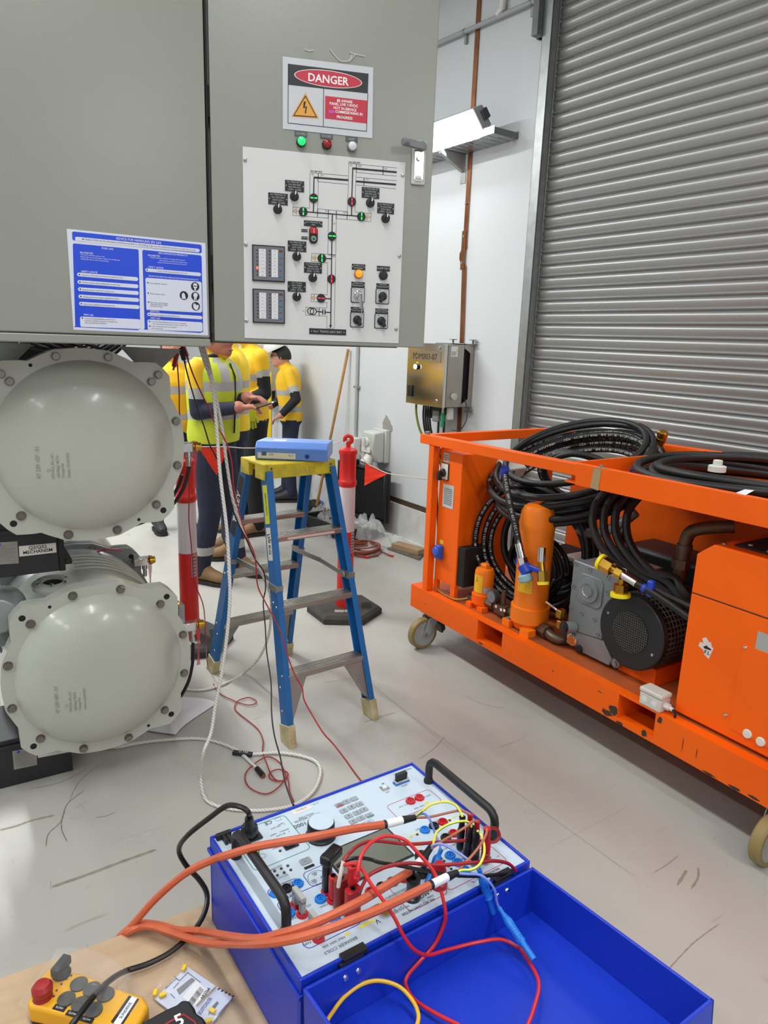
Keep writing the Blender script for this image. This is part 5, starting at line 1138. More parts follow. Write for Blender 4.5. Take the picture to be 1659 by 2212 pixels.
# pipework between the cylinders
vp = MB().cyl((.54, .12, .40), (.60, .12, .40), .030, n=6).cyl((.60, .12, .40), (.74, .13, .40), .022, n=8).b2((.62, .095, .372), (.70, .155, .425)).cyl((.66, .12, .42), (.66, .12, .50), .012, n=10).build('valve_block', 'pipe_brown', cart)
MB().lathe((.605, .085, .455), -Y, [(.036, -.03), (.036, .0), (.032, .003)], 22).build('pressure_gauge', 'dark_grey', cart); MB().lathe((.605, .082, .455), -Y, [(.030, 0), (.030, .001)], 22).build('gauge_face', 'mid_grey', cart)
for x, z in ((.635, .41), (.675, .405), (.70, .41)): MB().b2((x - .007, .0935, z - .007), (x + .007, .0948, z + .007)).build('number_tag', 'white_print', vp, smooth=False)
MB().tube(catmull([(.16, .06, .375), (.20, .05, .365), (.28, .045, .36), (.36, .05, .365), (.41, .09, .38)], 6), .005, 6).build('brass_line', mat('brass_dull', '#a98d4c', .4, metal=.6), cart); MB().cyl((.16, .062, .36), (.15, .07, .39), .014, n=10).build('line_fitting', 'galv', cart)
MB().b2((.39, .09, .352), (.44, .15, .40)).build('small_valve', 'pipe_brown', cart, bevel=.004)
MB().cyl((.93, .14, .385), (.98, .13, .385), .034, n=8).tube(catmull([(.98, .13, .385), (1.03, .12, .38), (1.06, .15, .38), (1.08, .30, .39)], 6), .024, 10).build('outlet_pipe', 'pipe_brown', cart)
# ---- vacuum pump
pm = MB().prism([(1.09, .79), (1.35, .785), (1.355, .675), (1.32, .62), (1.30, .55), (1.295, .47), (1.09, .45)], (0, .13, 0), X, Z, Y, .05)
pm.prism([(1.10, .785), (1.345, .78), (1.345, .66), (1.31, .60), (1.36, .40), (1.09, .45)], (0, .18, 0), X, Z, Y, .26)
pm = pm.build('vacuum_pump', 'pump_grey', cart, bevel=.006)
MB().prism([(1.09, .452), (1.30, .47), (1.36, .40), (1.345, .365), (1.19, .365), (1.185, .375), (1.09, .375)], (0, .135, 0), X, Z, Y, .28).build('oil_sump', 'pump_grey', pm, bevel=.006)
MB().prism(rrect(.14, .14, .03, cx=1.205, cy=.675), (0, .13, 0), X, Z, -Y, .006).build('inlet_plate', 'pump_grey', pm, bevel=.002)
MB().lathe((1.20, .124, .677), -Y, [(.058, 0), (.056, .008), (.034, .010)], 30).build('inlet_flange', 'pump_grey', pm)
MB().lathe((1.20, .113, .677), -Y, [(.033, 0), (.033, .002), (.027, .0022), (.025, -.0)], 26, caps=False).build('inlet_ring', 'chrome', pm); MB().quad(*[(1.20 + .026 * math.cos(R_(a)), .1125, .677 + .026 * math.sin(R_(a))) for a in range(0, 360, 18)]).build('inlet_bore', 'mid_grey', pm, smooth=False)
b0 = None
for (x, z) in ((1.105, .775), (1.19, .772), (1.295, .768), (1.30, .70), (1.105, .665), (1.105, .56), (1.17, .555), (1.245, .553), (1.115, .47), (1.27, .49)):
    if b0 is None: b = b0 = MB().lathe((0, 0, 0), -Y, [(.011, 0), (.011, .004), (.006, .0045), (.006, .001)], 14).build('bolt', 'pump_grey', pm)
    else: b = inst(b0, pm)
    b.location = (x, .13, z)
MB().lathe((1.135, .13, .475), (-.25, -1, .05), [(.027, 0), (.027, .05)], 20).build('oil_cap', 'pump_grey', pm); MB().lathe((1.1225, .08, .4775), (-.25, -1, .05), [(.027, 0), (.027, .012), (.024, .014)], 20).build('oil_cap_head', 'black', pm)
MB().lathe((1.13, .134, .41), -Y, [(.03, 0), (.03, .008), (.022, .01)], 22).build('oil_window', 'chrome', pm); MB().lathe((1.13, .124, .41), -Y, [(.02, 0), (.02, .001)], 20).build('oil_glass', 'brass', pm); MB().lathe((1.175, .136, .38), -Y, [(.019, 0), (.019, .012), (.015, .014)], 14).build('drain_plug', 'black', pm)
MB().lathe((1.375, .15, .39), -Y, [(.022, -.02), (.022, .01), (.012, .012), (.012, .02)], 14).build('side_plug', 'pump_grey', pm)
MB().tube(catmull([(1.06, .10, .53), (1.03, .09, .545), (1.0, .07, .565)], 4), .006, 6).build('drain_lever', 'chrome', pm); MB().b2((1.05, .09, .50), (1.08, .13, .54)).b2((1.06, .09, .45), (1.085, .12, .49)).build('drain_cock', 'brass', pm, bevel=.003)
# motor fan cover
mc = Vector((1.462, .10, .578))
fm = MB().lathe(mc, Y, [(.158, 0), (.163, .004), (.165, .02), (.165, .03)], 48).build('motor_cover', 'motor_black', cart)
MB().lathe(mc + Y * .03, Y, [(.15, 0), (.15, .33)], 40).build('motor_body', 'motor_black', fm)
f0 = None
for k in range(46):
    a = 2 * math.pi * k / 46
    if f0 is None: o = f0 = MB().b2((.15, .03, -.0025), (.166, .31, .0025)).build('fin', 'fin_dark', fm, smooth=False)
    else: o = inst(f0, fm)
    o.matrix_basis = Matrix.Translation(mc) @ Matrix.Rotation(-a, 4, 'Y')
for k in range(11): MB().lathe(mc + Y * (.045 + .022 * k), Y, [(.1645, 0), (.1645, .006)], 44, caps=False).build('guard_ring', 'galv_dark', fm)
ms = MB()
for i in range(-8, 9):
    h = math.sqrt(max(0, .088 ** 2 - (i * .0105) ** 2)); ms.bar(mc + Vector((i * .0105, -.002, -h)), mc + Vector((i * .0105, -.002, h)), .0022, .002); ms.bar(mc + Vector((-h, -.0032, i * .0105)), mc + Vector((h, -.0032, i * .0105)), .0022, .002)
ms = ms.build('fan_mesh', 'fin_dark', fm, smooth=False); ms['kind'] = 'stuff'
MB().lathe(mc, -Y, [(.089, .0004), (.089, .0012)], 36).build('fan_opening', 'black_matte', fm)
for a in (160, -25): MB().lathe(mc + Vector((.13 * math.cos(R_(a)), 0, .13 * math.sin(R_(a)))), -Y, [(.007, 0), (.006, .003)], 10).build('cover_screw', 'chrome', fm)
MB().b2((1.37, .17, .352), (1.56, .40, .43)).build('motor_foot', 'cart_orange', cart, smooth=False)
# second white motor behind the hose coil
wm = MB().lathe((.71, .66, .53), -Y, [(.12, -.1), (.12, .1), (.11, .13), (.0, .14)], 32).build('white_motor', 'white_plastic', cart)
hm = MB()
for i in range(-7, 8):
    for j in range(-7, 8):
        if i * i + j * j < 46: hm.b2((.71 + i * .0125 - .0045, .5185, .53 + j * .0125 - .0045), (.71 + i * .0125 + .0045, .5195, .53 + j * .0125 + .0045))
hm = hm.build('motor_grille', 'black_matte', wm, smooth=False); hm['kind'] = 'stuff'
# inner panels and dark machinery
MB().b2((.42, .80, .36), (1.7, .82, 1.10)).build('inner_panel', 'cart_orange', cart, smooth=False)
MB().b2((.45, .45, .36), (.78, .78, .62)).build('compressor_block', 'black_matte', cart, bevel=.01)
MB().b2((1.02, .55, .36), (1.68, .79, .80)).build('compressor_block', 'motor_black', cart, bevel=.02)
MB().tube(catmull([(.86, .40, .86), (.95, .34, .86), (1.05, .32, .885), (1.15, .33, .94), (1.22, .36, 1.02)], 8), .024, 12).build('braided_hose', 'braid_steel', cart)
MB().tube(catmull([(1.52, .30, .80), (1.525, .30, .93), (1.53, .30, .985), (1.55, .31, 1.02), (1.61, .34, 1.045), (1.68, .38, 1.06)], 6), .027, 12).cyl((1.52, .30, .85), (1.52, .30, .89), .038, n=6).cyl((1.525, .30, .93), (1.526, .30, .955), .032, n=14).build('elbow_pipe', 'pipe_brown', cart)
# ---- hood at the near end
HX = 1.738
hd = MB().prism([(HX, .36), (LX, .36), (LX, 1.055), (HX + .06, 1.055), (HX, 1.005)], (0, .06, 0), X, Z, Y, .88).build('hood', 'cart_orange', cart, smooth=False, bevel=.003)
MB().b2((HX - .0008, .0585, .852), (LX, .0602, .856)).build('hood_seam', 'cart_wear', hd, smooth=False)
MB().b2((HX + .004, .056, .365), (HX + .70, .060, .850)).build('hood_panel', 'cart_orange', hd, smooth=False, bevel=.002)
ap = MB().b2((1.965, .0535, .40), (2.60, .0562, .735)).build('access_plate', 'cart_orange', hd, smooth=False, bevel=.001)
for x, z in ((1.975, .725), (1.945, .445)): MB().lathe((x, .0535, z), -Y, [(.007, 0), (.005, .003)], 12).build('panel_screw', 'chrome', hd)
for x, z in ((2.035, .415), (2.085, .41)): MB().lathe((x, .0535, z), -Y, [(.017, 0), (.015, .006), (0, .007)], 20).build('blanking_plug', 'white_plastic', hd)
MB().b2((HX + .10, .12, 1.055), (LX - .05, .86, 1.062)).build('top_mat', 'black_rubber', hd, smooth=False, bevel=.003)
for x, y in ((HX + .07, .11), (HX + .14, .16), (HX + .22, .14), (HX + .30, .19)): MB().lathe((x, y, 1.062 if x > HX + .1 else 1.055), Z, [(.010, 0), (.008, .004)], 10).build('mat_screw', 'galv', hd)
rnd = random.Random(11); cx_, cz = 1.83, .66
po = [(cx_ - .03, cz), (cx_ - .026, cz + .018), (cx_ - .012, cz + .02), (cx_ - .02, cz + .035), (cx_ - .004, cz + .045), (cx_ + .01, cz + .03), (cx_ + .016, cz + .034), (cx_ + .024, cz + .016), (cx_ + .03, cz + .014), (cx_ + .018, cz - .034), (cx_ - .004, cz - .022), (cx_ - .008, cz - .008)]
st = MB().quad(*[(a, .0555, b) for a, b in po]).build('torn_sticker', mat('sticker_white', '#d9ccc8', .5), hd, smooth=False)
MB().quad((cx_ - .01, .0552, cz + .006), (cx_ + .005, .0552, cz + .016), (cx_ + .006, .0552, cz + .011), (cx_ + .022, .0552, cz + .008), (cx_ + .022, .0552, cz + .002), (cx_ - .006, .0552, cz)).text('.F.L', (cx_ + .006, .0549, cz - .018), X, Z, .014, wmax=.03, bold=True).build('sticker_print', 'black_print', st, smooth=False)
MB().b2((2.01, .0548, .735), (2.10, .0558, .80)).build('data_plate', mat('plate_alu', '#b7b7b5', .4, metal=.5), hd, smooth=False)
# plastic junction box on the front rail
jb = MB().b2((1.615, .0, .3505), (1.715, .062, .405)).build('junction_box', 'cart_box_white', cart, bevel=.005)
MB().b2((1.612, -.003, .405), (1.718, .065, .425)).build('junction_lid', 'cart_box_white', jb, bevel=.006)
for x in (1.64, 1.685): MB().lathe((x, 0, .38), -Y, [(.013, 0), (.013, .001)], 16).build('knockout', 'white_plastic', jb)
MB().cyl((1.715, .03, .378), (1.735, .03, .378), .014, n=6).cyl((1.735, .03, .378), (1.75, .03, .376), .009, n=10).build('gland', 'white_plastic', jb); MB().tube(catmull([(1.75, .03, .376), (1.762, .028, .368), (1.765, .026, .351)], 4), .005, 6).build('gland_cable', 'black', jb)

# ================================================================= hoses lying in the cart
def hose_text(mb, P, r, s, h, i0, toward, step=None):
    """lettering wrapped onto the viewer-facing side of a hose path (path in local coordinates)"""
    i = i0
    acc = 0; d = 0; seg = []
    L = [0]
    for k in range(1, len(P)): L.append(L[-1] + (P[k] - P[k - 1]).length)
    pos = L[min(i0, len(L) - 1)]
    k = 0
    for ch in s:
        adv = h * .82
        if ch != ' ':
            while k < len(L) - 2 and L[k + 1] < pos: k += 1
            t = (P[k + 1] - P[k]); f = (pos - L[k]) / max(1e-6, L[k + 1] - L[k]); c_ = P[k] + t * f
            if f > 1.5: break
            t.normalize(); v = (toward - c_).normalized(); v = (v - v.dot(t) * t).normalized(); up_ = v.cross(t).normalized()
            vs, fs, x0, x1 = text_mesh(ch); kk = h / .72
            mb.add([c_ + v * (r + .0006) + t * ((q[0] - x0) * kk) + up_ * (q[1] * kk - h / 2) for q in vs], fs)
        pos += adv
        if pos > L[-1] - h: break
CI = CO.inverted(); EYE = CI @ CAMP
HT = 'HANSA-FLEX  KP120  EN 857 1SC 19  WP 105 BAR  MSHA IC-08/24  4Q22     '
def coil(name, label, turns, r, fn, texts=(), per=40, extra_end=None, extra_start=None, nside=10, m='hose_black', h=.0125):
    P = [Vector(fn(k / per)) for k in range(int(turns * per) + 1)]
    if extra_start: P = [Vector(p) for p in catmull(list(extra_start) + [P[0]], 8)][:-1] + P
    if extra_end: P = P + [Vector(p) for p in catmull([P[-1]] + list(extra_end), 8)][1:]
    o = thing(name, label, 'hose', CO @ Matrix.Translation(P[0])); off = P[0]
    P2 = [p - off for p in P]; MB().tube(P2, r, nside).build('hose', m, o)
    if texts:
        mb = MB()
        for i0, ct in texts: hose_text(mb, P2, r, HT * ct, h, i0, EYE - off)
        tx = mb.build('hose_print', 'hose_print', o, smooth=False); tx['kind'] = 'stuff'
    return o, off
TAU = 2 * math.pi
def f_top(t):
    k = int(t); a = TAU * t; rr = .36 + .035 * math.sin(k * 2.1 + .6) + .012 * math.sin(t * 1.7)
    x = .70 + .03 * math.sin(k * 1.3) + (rr + .02) * math.cos(a); y = .50 + .02 * math.cos(k * 2.3) + rr * math.sin(a)
    return (x, y, 1.12 + .020 * math.sin(k * 1.9) + .021 * (k - 4) * .9 + .42 * (y - .5))
o, off = coil('hydraulic_hose', 'black printed hydraulic hose coiled over the cart top rail, blue tape on its end', 9.2, .0165, f_top, [(40 * k + 4, 2) for k in range(0, 7)], extra_end=None)
L_ = lambda p: Vector(p) - off
o, off2 = coil('hydraulic_hose', 'short printed hydraulic hose hanging down with a chrome coupling over the big orange cylinder', 0, .0165, lambda t: (.66, .06, 1.13), [(0, 1)], extra_end=[(.70, .045, 1.06), (.75, .03, .98), (.80, .03, .88), (.835, .03, .80)])
q = lambda p: Vector(p) - off2
MB().cyl(q((.83, .03, .81)), q((.86, .03, .745)), .021, n=12).cyl(q((.86, .03, .745)), q((.875, .03, .715)), .026, n=6).build('coupling', 'chrome', o)
MB().tube([q((.655, .06, 1.115)), q((.665, .055, 1.135)), q((.675, .05, 1.15))], .021, 12).build('tape_band', 'tape_blue', o)
MB().cyl(q((.87, .03, .715)), q((.905, .035, .68)), .030, n=14).b2(q((.88, .03, .70)), q((.985, .05, .725))).build('tape_wrap', 'tape_blue', o, bevel=.006); MB().cyl(q((.89, .025, .675)), q((.905, .03, .64)), .034, n=10).build('cloth_wrap', 'cloth_blue', o, bevel=.008)
o, off2 = coil('hose_fitting', 'brass and chrome hose end taped beside the big orange cylinder', 0, .014, lambda t: (.955, .06, .80), extra_end=[(.96, .055, .78), (.965, .05, .76)])
q = lambda p: Vector(p) - off2
MB().cyl(q((.955, .06, .82)), q((.968, .05, .755)), .019, n=12).build('sleeve', 'chrome', o); MB().cyl(q((.97, .05, .752)), q((.985, .045, .715)), .014, n=10).cyl(q((.985, .045, .715)), q((1.0, .04, .665)), .026, n=6).build('nut', 'brass', o); MB().cyl(q((1.0, .04, .668)), q((1.004, .039, .655)), .027, n=18).build('cap', 'cap_yellow', o)
# vertical coil hanging behind the cylinders
def f_v(t):
    k = int(t); a = TAU * t; rr = .315 - .018 * k + .012 * math.sin(k * 1.7) + .008 * math.sin(t * 2.2); x = .69 + .02 * math.sin(k * 2.6) + rr * math.cos(a); z = .71 + .015 * math.cos(k * 1.9) + rr * 1.0 * math.sin(a)
    return (x, .15 + .27 * (x - .36) + .035 * k + .12 * max(0, .62 - z) + .006 * math.sin(a * 3), z)
o, off = coil('hydraulic_hose', 'black printed hydraulic hose hanging in upright loops behind the orange cylinders', 6.4, .0165, f_v, [(14, 1), (54, 1), (94, 1)])
MB().cyl(Vector((.60, .20, 1.0)) - off, Vector((.63, .18, .94)) - off, .03, 0.045, n=9).build('cloth_wrap', 'cloth_blue', o, bevel=.008)
def f_v2(t):
    k = int(t); a = TAU * t; rr = .17 + .02 * math.sin(k * 2.2)
    return (.66 + rr * math.cos(a), .30 + .03 * k, .60 + rr * .85 * math.sin(a))
o, off = coil('hydraulic_hose', 'thin black hose in small loops low behind the small orange cylinder', 3.2, .013, f_v2)
MB().cyl(Vector((.60, .28, .68)) - off, Vector((.58, .27, .60)) - off, .015, n=10).build('tape_band', 'tape_blue', o); MB().box(Vector((.60, .275, .69)) - off, (.05, .02, .025)).build('cloth_tie', 'cloth_blue', o, bevel=.005)
# small loops with print inside the top coil
def f_s(t):
    a = TAU * t; k = int(t); return (.80 + .17 * math.cos(a) + .03 * k, .42 + .10 * math.cos(a + .6), 1.10 + .13 * math.sin(a))
o, off = coil('hydraulic_hose', 'small printed hose loops standing up inside the large top coil', 2.4, .0155, f_s, [(0, 2)])
# plain hose coil on the right tray
def f_r(t):
    k = int(t); a = TAU * t + .6; rr = .40 + .03 * math.sin(k * 2.4 + 1)
    return (1.66 + .03 * math.sin(k * 1.6) + rr * math.cos(a) * 1.1, .54 + rr * math.sin(a), 1.205 + .024 * k * .6 + .012 * math.sin(a * 2 + k))
o, off = coil('rubber_hose', 'plain thick black rubber hose coiled on the right tray of the cart', 5.3, .019, f_r)
wb = thing('hose_coupling', 'white plastic hose coupling lying on the plain black coil', 'coupling', CO @ Matrix.Translation((1.60, .33, 1.275)))
MB().lathe((0, 0, 0), Z, [(.034, 0), (.034, .022), (.03, .024)], 18).build('flange', 'white_plastic', wb); MB().lathe((0, 0, .022), Z, [(.018, 0), (.018, .022), (.015, .024)], 16).build('stub', 'white_plastic', wb)
pc = MB().add([(1.86, .035, 1.262), (1.90, .03, 1.262), (1.91, .07, 1.28), (1.87, .08, 1.275)], [(0, 1, 2, 3)]).build('paper_scrap', 'paper', smooth=False); pc.matrix_world = CO; tag(pc, 'tiny white paper scrap on the cart rail by the plain hose', 'paper')
# hoses draped in the gap right of the pump
for i in range(4):
    dx = i * .045; P_ = [(1.16 + dx, .22 + .02 * i, 1.12), (1.15 + dx, .16 + .02 * i, 1.04), (1.20 + dx, .13 + .02 * i, .93), (1.32 + dx, .14 + .02 * i, .83), (1.46 + dx * .6, .18 + .02 * i, .76 + .02 * i), (1.62, .25, .70 + .02 * i), (1.75, .5, .70)]
    P_ = [CO @ Vector(p) for p in P_]; cable('drape_hose', P_, .0175, 'hose_black', ['leftmost', 'second from left', 'second from right', 'rightmost'][i] + ' of the black hoses draped between pump and hood', 'hose', group='hoses draped beside the pump')
P_ = [CO @ Vector(p) for p in ((1.22, .30, .95), (1.27, .22, .86), (1.38, .19, .78), (1.52, .20, .755), (1.70, .24, .72))]
cable('drape_hose', P_, .0175, 'hose_black', 'lowest black hose sagging just above the motor cover', 'hose')
# taped fitting with yellow cap
o, off2 = coil('hose_fitting', 'brass hose fitting with yellow cap pointing left above the motor, blue taped', 0, .0165, lambda t: (1.72, .10, .735), extra_end=[(1.60, .07, .785), (1.50, .05, .815), (1.46, .045, .825)])
q = lambda p: Vector(p) - off2
MB().cyl(q((1.50, .05, .815)), q((1.43, .04, .835)), .017, n=12).build('sleeve', 'chrome', o)
MB().cyl(q((1.435, .04, .833)), q((1.405, .037, .84)), .025, n=6).cyl(q((1.405, .037, .84)), q((1.385, .035, .845)), .017, n=12).cyl(q((1.385, .035, .845)), q((1.335, .03, .858)), .032, n=6).build('nut', 'brass', o); MB().cyl(q((1.335, .03, .858)), q((1.322, .028, .861)), .036, n=20).build('cap', 'cap_yellow', o)
MB().tube([q((1.545, .058, .802)), q((1.525, .055, .808))], .0195, 12).b2(q((1.545, .050, .775)), q((1.572, .078, .845))).build('tape_band', 'tape_blue', o, bevel=.008)
o = thing('hose_fitting', 'brass valve fitting with yellow cap hanging down above the motor cover', 'fitting', CO @ Matrix.Translation((1.41, .07, .80)))
MB().b2((-.016, -.008, .02), (.016, .008, .05)).build('lever', 'light_grey', o, bevel=.003); MB().cyl((0, 0, .03), (0, 0, -.02), .014, n=10).cyl((0, 0, -.02), (.003, 0, -.06), .030, n=6).build('nut', 'brass', o); MB().cyl((.003, 0, -.058), (.004, 0, -.072), .042, n=22).build('cap', 'cap_yellow', o)
# blue box and brass fitting in the top rack
o = MB().prism([(.98, 1.10), (1.30, 1.10), (1.30, 1.17), (1.27, 1.20), (.99, 1.20)], (0, .42, 0), X, Z, Y, .14).build('tool_case', mat('case_blue', '#1f4c9c', .4), bevel=.005); o.matrix_world = CO; tag(o, 'blue plastic case lying inside the cart top rack', 'case')
o = thing('hose_fitting', 'brass hose coupling standing in the blue taped hose end at the rack corner', 'fitting', CO @ Matrix.Translation((.98, .80, 1.26)))
MB().lathe((0, 0, 0), (.3, -.2, 1), [(.018, 0), (.018, .03), (.024, .03), (.024, .05), (.018, .05), (.018, .06), (.026, .06), (.026, .085), (.02, .09)], 14).build('coupling', 'brass', o)
MB().tube(catmull([(0, 0, 0), (.02, .04, -.05), (.10, .08, -.06), (.20, .02, -.05), (.22, -.1, -.04), (.12, -.2, -.05)], 6), .018, 10).build('hose', 'hose_black', o)
# ================================================================= plywood bench
mat('plywood', '#c0a688', .6, col2='#b09474', scale=3, stretch=(1, 9, 1), bump=.03, bscale=40)
ZB = .60
b0_ = Vector((-.32, 1.243, 0)); BN = yawm((b0_.x, b0_.y, 0), R_(30.1))
e = thing('work_bench', 'pale plywood bench top in the foreground under the blue analyser', 'bench', BN)
MB().b2((-1.25, -1.05, ZB - .02), (.27, 0, ZB)).build('bench_top', 'plywood', e, smooth=False, bevel=.002)
for x, y in ((-1.2, -.08), (.18, -.10), (-1.2, -1.0), (.18, -1.0)): MB().b2((x, y, 0), (x + .05, y + .05, ZB - .02)).build('leg', 'wood_raw', e, smooth=False)
# ================================================================= blue circuit breaker analyser
mat('case_blue_paint', '#1136bd', .4, var=.05, scale=3, bump=.05, bscale=160)
mat('panel_white', '#c3d2e0', .4); mat('key_grey', '#9aa2aa', .45); mat('screen_glass', '#73766a', .12, spec=.7, var=.06, scale=3)
mat('sock_red', '#c8202a', .3); mat('sock_blue', '#1d7fdc', .3); mat('sock_black', '#151516', .3); mat('plug_red', '#b3181d', .38); mat('plug_red2', '#d32423', .38); mat('plug_blue', '#1a76d6', .35); mat('plug_brown', '#8d2a20', .4); mat('shunt_grey', '#a5a6a3', .5)
mat('green_line', '#2a8a6a', .5); mat('red_line', '#c01848', .5); mat('blue_line', '#2630a8', .5); mat('yellow_line', '#e6e05a', .5); mat('ink_grey', '#5b636b', .5)
ZP = .79
IM = yawm((-.0075, 1.174, ZP), R_(34.5)); HW, HD = .2375, .1830
IMI = IM.inverted()
an = thing('breaker_analyser', 'blue circuit breaker analyser case with open lid and white control panel', 'test instrument', yawm((-.0075, 1.174, ZB), R_(34.5)))
ZO = ZP - ZB                                        # panel height above the thing origin
def px(u, v, dz=0.0): q = IMI @ onz(u, v, ZP + dz); return Vector((q.x, q.y, ZO + dz))
def cr(ox, oy, s): return lambda x, y, dz=0.0: px(ox + x / s, oy + y / s, dz)
c4, ca, cbb, cc_, cd = cr(440, 1620, 2.37), cr(470, 1700, 7.213), cr(580, 1860, 6.636), cr(780, 1800, 4.608), cr(820, 1640, 5.53)
t = .006
MB().b2((-HW - t, -HD - t, 0), (HW + t, -HD, ZO + .004)).b2((-HW - t, HD, 0), (HW + t, HD + t, ZO + .004)).b2((-HW - t, -HD, 0), (-HW, HD, ZO + .004)).b2((HW, -HD, 0), (HW + t, HD, ZO + .004)).b2((-HW, -HD, 0), (HW, HD, .01)).build('case_body', 'case_blue_paint', an, smooth=False, bevel=.002)
MB().b2((-HW - t - .004, -HD - t - .004, ZO - .03), (HW + t + .004, -HD - t, ZO - .022)).b2((-HW - t - .004, HD + t, ZO - .03), (HW + t + .004, HD + t + .004, ZO - .022)).b2((-HW - t - .004, -HD - t, ZO - .03), (-HW - t, HD + t, ZO - .022)).b2((HW + t, -HD - t, ZO - .03), (HW + t + .004, HD + t, ZO - .022)).build('case_ridge', 'case_blue_paint', an, smooth=False, bevel=.001)
pn = MB().b2((-HW, -HD, ZO - .004), (HW, HD, ZO)).build('control_panel', 'panel_white', an, smooth=False)
# lid hinged on the near edge, opened flat and tipped slightly up
LH = Matrix.Translation((0, -HD - t - .006, ZO - .004)) @ Matrix.Rotation(R_(5), 4, 'X').inverted()
LDm, LHt = .365, .088
def lidbox(m, a, b):
    a, b = Vector(a), Vector(b); c_ = (a + b) / 2; return m.box(c_, [abs(q) for q in (b - a)], LH)
m = MB(); lidbox(m, (-HW - t, -.006, -LHt), (HW + t, 0, 0)); lidbox(m, (-HW - t, -LDm, -LHt), (HW + t, -LDm + .006, 0)); lidbox(m, (-HW - t, -LDm, -LHt), (-HW - t + .006, 0, 0)); lidbox(m, (HW + t - .006, -LDm, -LHt), (HW + t, 0, 0)); lidbox(m, (-HW - t, -LDm, -LHt - .006), (HW + t, 0, -LHt))
lid = m.build('lid', 'case_blue_paint', an, smooth=False, bevel=.0015)
for x in (-.155, .165):
    m = MB(); lidbox(m, (x - .022, -.001, -.012), (x + .022, .012, .004)); m.b2((x - .015, -HD - .012, ZO - .002), (x + .03, -HD + .004, ZO + .006)); m.build('latch', 'black', an, smooth=False, bevel=.001)
    for d in (-.012, .012): MB().lathe(LH @ Vector((x + d - .004, -.006, -.016)), LH.to_3x3() @ -Y, [(.0055, 0), (.0045, .0025), (0, .003)], 12).build('latch_screw', 'chrome', lid)
for x in (-.222, -.214): MB().b2((x - .003, HD - .03, ZO), (x + .003, HD - .006, ZO + .010)).build('hinge_clip', 'black', an, smooth=False)
MB().b2((-.235, HD - .012, ZO), (-.205, HD - .002, ZO + .012)).build('hinge_block', 'black', an, smooth=False, bevel=.002)
# --- printed graphics (read from the far side)
PR = {}
def pm_(k): return PR.setdefault(k, MB())
UXT, UYT = -X, -Y
def ptext(k, s, c_, h, wmax=None, bold=False, lay=2): c_ = Vector(c_); pm_(k).text(s, (c_.x, c_.y + h / 2, ZO + lay * .0003), UXT, UYT, h, 'c', wmax, bold)
def pbox(k, x0, y0, x1, y1, w, r=.010):
    cx_, cy_ = (x0 + x1) / 2, (y0 + y1) / 2; W_, H_ = abs(x1 - x0), abs(y1 - y0)
    ring2(pm_(k), rrect(W_, H_, r, 5, cx_, cy_), rrect(W_ - 2 * w, H_ - 2 * w, r - w, 5, cx_, cy_), (0, 0, ZO + .0003), X, Y)
def pfill(k, c_, w, h, lay=1): c_ = Vector(c_); z_ = ZO + .0003 * lay; pm_(k).quad((c_.x - w / 2, c_.y - h / 2, z_), (c_.x + w / 2, c_.y - h / 2, z_), (c_.x + w / 2, c_.y + h / 2, z_), (c_.x - w / 2, c_.y + h / 2, z_))
def span(a, b): return a.x, a.y, b.x, b.y
a, b = ca(210, 800), ca(1420, 960)
gx0, gx1 = ca(560, 1290).x - .012, ca(1410, 960).x + .006; gy0, gy1 = ca(1400, 985).y, ca(1010, 440).y
gx0 = ca(230, 830).x + .002
pbox('green_line', gx0, gy0, gx1, gy1, .0014)
ptext('black_print', 'CE', ca(790, 565), .010); ptext('ink_grey', 'V    100-250V', ca(940, 620), .0042, .045); ptext('ink_grey', '100W', ca(985, 580), .0042); ptext('ink_grey', 'V    85-264V', ca(1020, 735), .0042, .042); ptext('ink_grey', '50/60Hz', ca(1040, 680), .0042); ptext('ink_grey', '100W', ca(870, 745), .0042)
ptext('ink_grey', 'BATTERY', ca(935, 940), .0042); ptext('ink_grey', 'CHARGING', ca(915, 915), .0042)
pbox('ink_grey', ca(945, 505).x - .006, ca(945, 505).y - .005, ca(945, 505).x + .006, ca(945, 505).y + .005, .0006, .0015); pbox('ink_grey', ca(700, 1075).x - .006, ca(700, 1075).y - .006, ca(700, 1075).x + .006, ca(700, 1075).y + .006, .0006, .0058)
pfill('label_white', ca(1310, 355), .042, .013); ptext('ink_grey', '157385/201', ca(1305, 350), .004); ptext('ink_grey', 'S / N', ca(1530, 262), .0042)
ptext('ink_grey', 'CIRCUIT BREAKER', ca(1400, 480), .0052); ptext('ink_grey', 'ANALYZER', ca(1380, 455), .0052); ptext('black_print', 'CBA 1000', ca(1400, 555), .0105)
ptext('ink_grey', 'MADE IN ITALY', cd(270, 150), .0052); ptext('ink_grey', 'USB', cd(98, 395), .004); ptext('ink_grey', 'RS232', cd(295, 318), .004); pfill('dark_grey', cd(40, 293), .006, .003)
rx0, ry0, rx1, ry1 = cd(330, 670).x, cd(340, 672).y, cd(540, 368).x + .004, cd(560, 365).y
pbox('red_line', rx0 - .022, ry0, rx1 + .006, ry1, .0012)
ptext('ink_grey', 'VDC OUT', cd(290, 555), .0042); ptext('ink_grey', 'VDC IN', cd(565, 445), .0042); ptext('ink_grey', 'MAX  250V', cd(470, 575), .004); ptext('ink_grey', 'TRIP COIL', cd(475, 635), .0052)
pbox('yellow_line', cd(300, 885).x - .006, cd(600, 960).y - .006, cd(945, 660).x + .004, cd(900, 660).y - .004, .0022)
for s_, x, y in (('A', 385, 932), ('C', 895, 705), ('MAX 250V', 480, 830), ('MAX 50A', 705, 735), ('MAX 250V', 850, 870)): ptext('ink_grey', s_, cd(x, y), .0036)
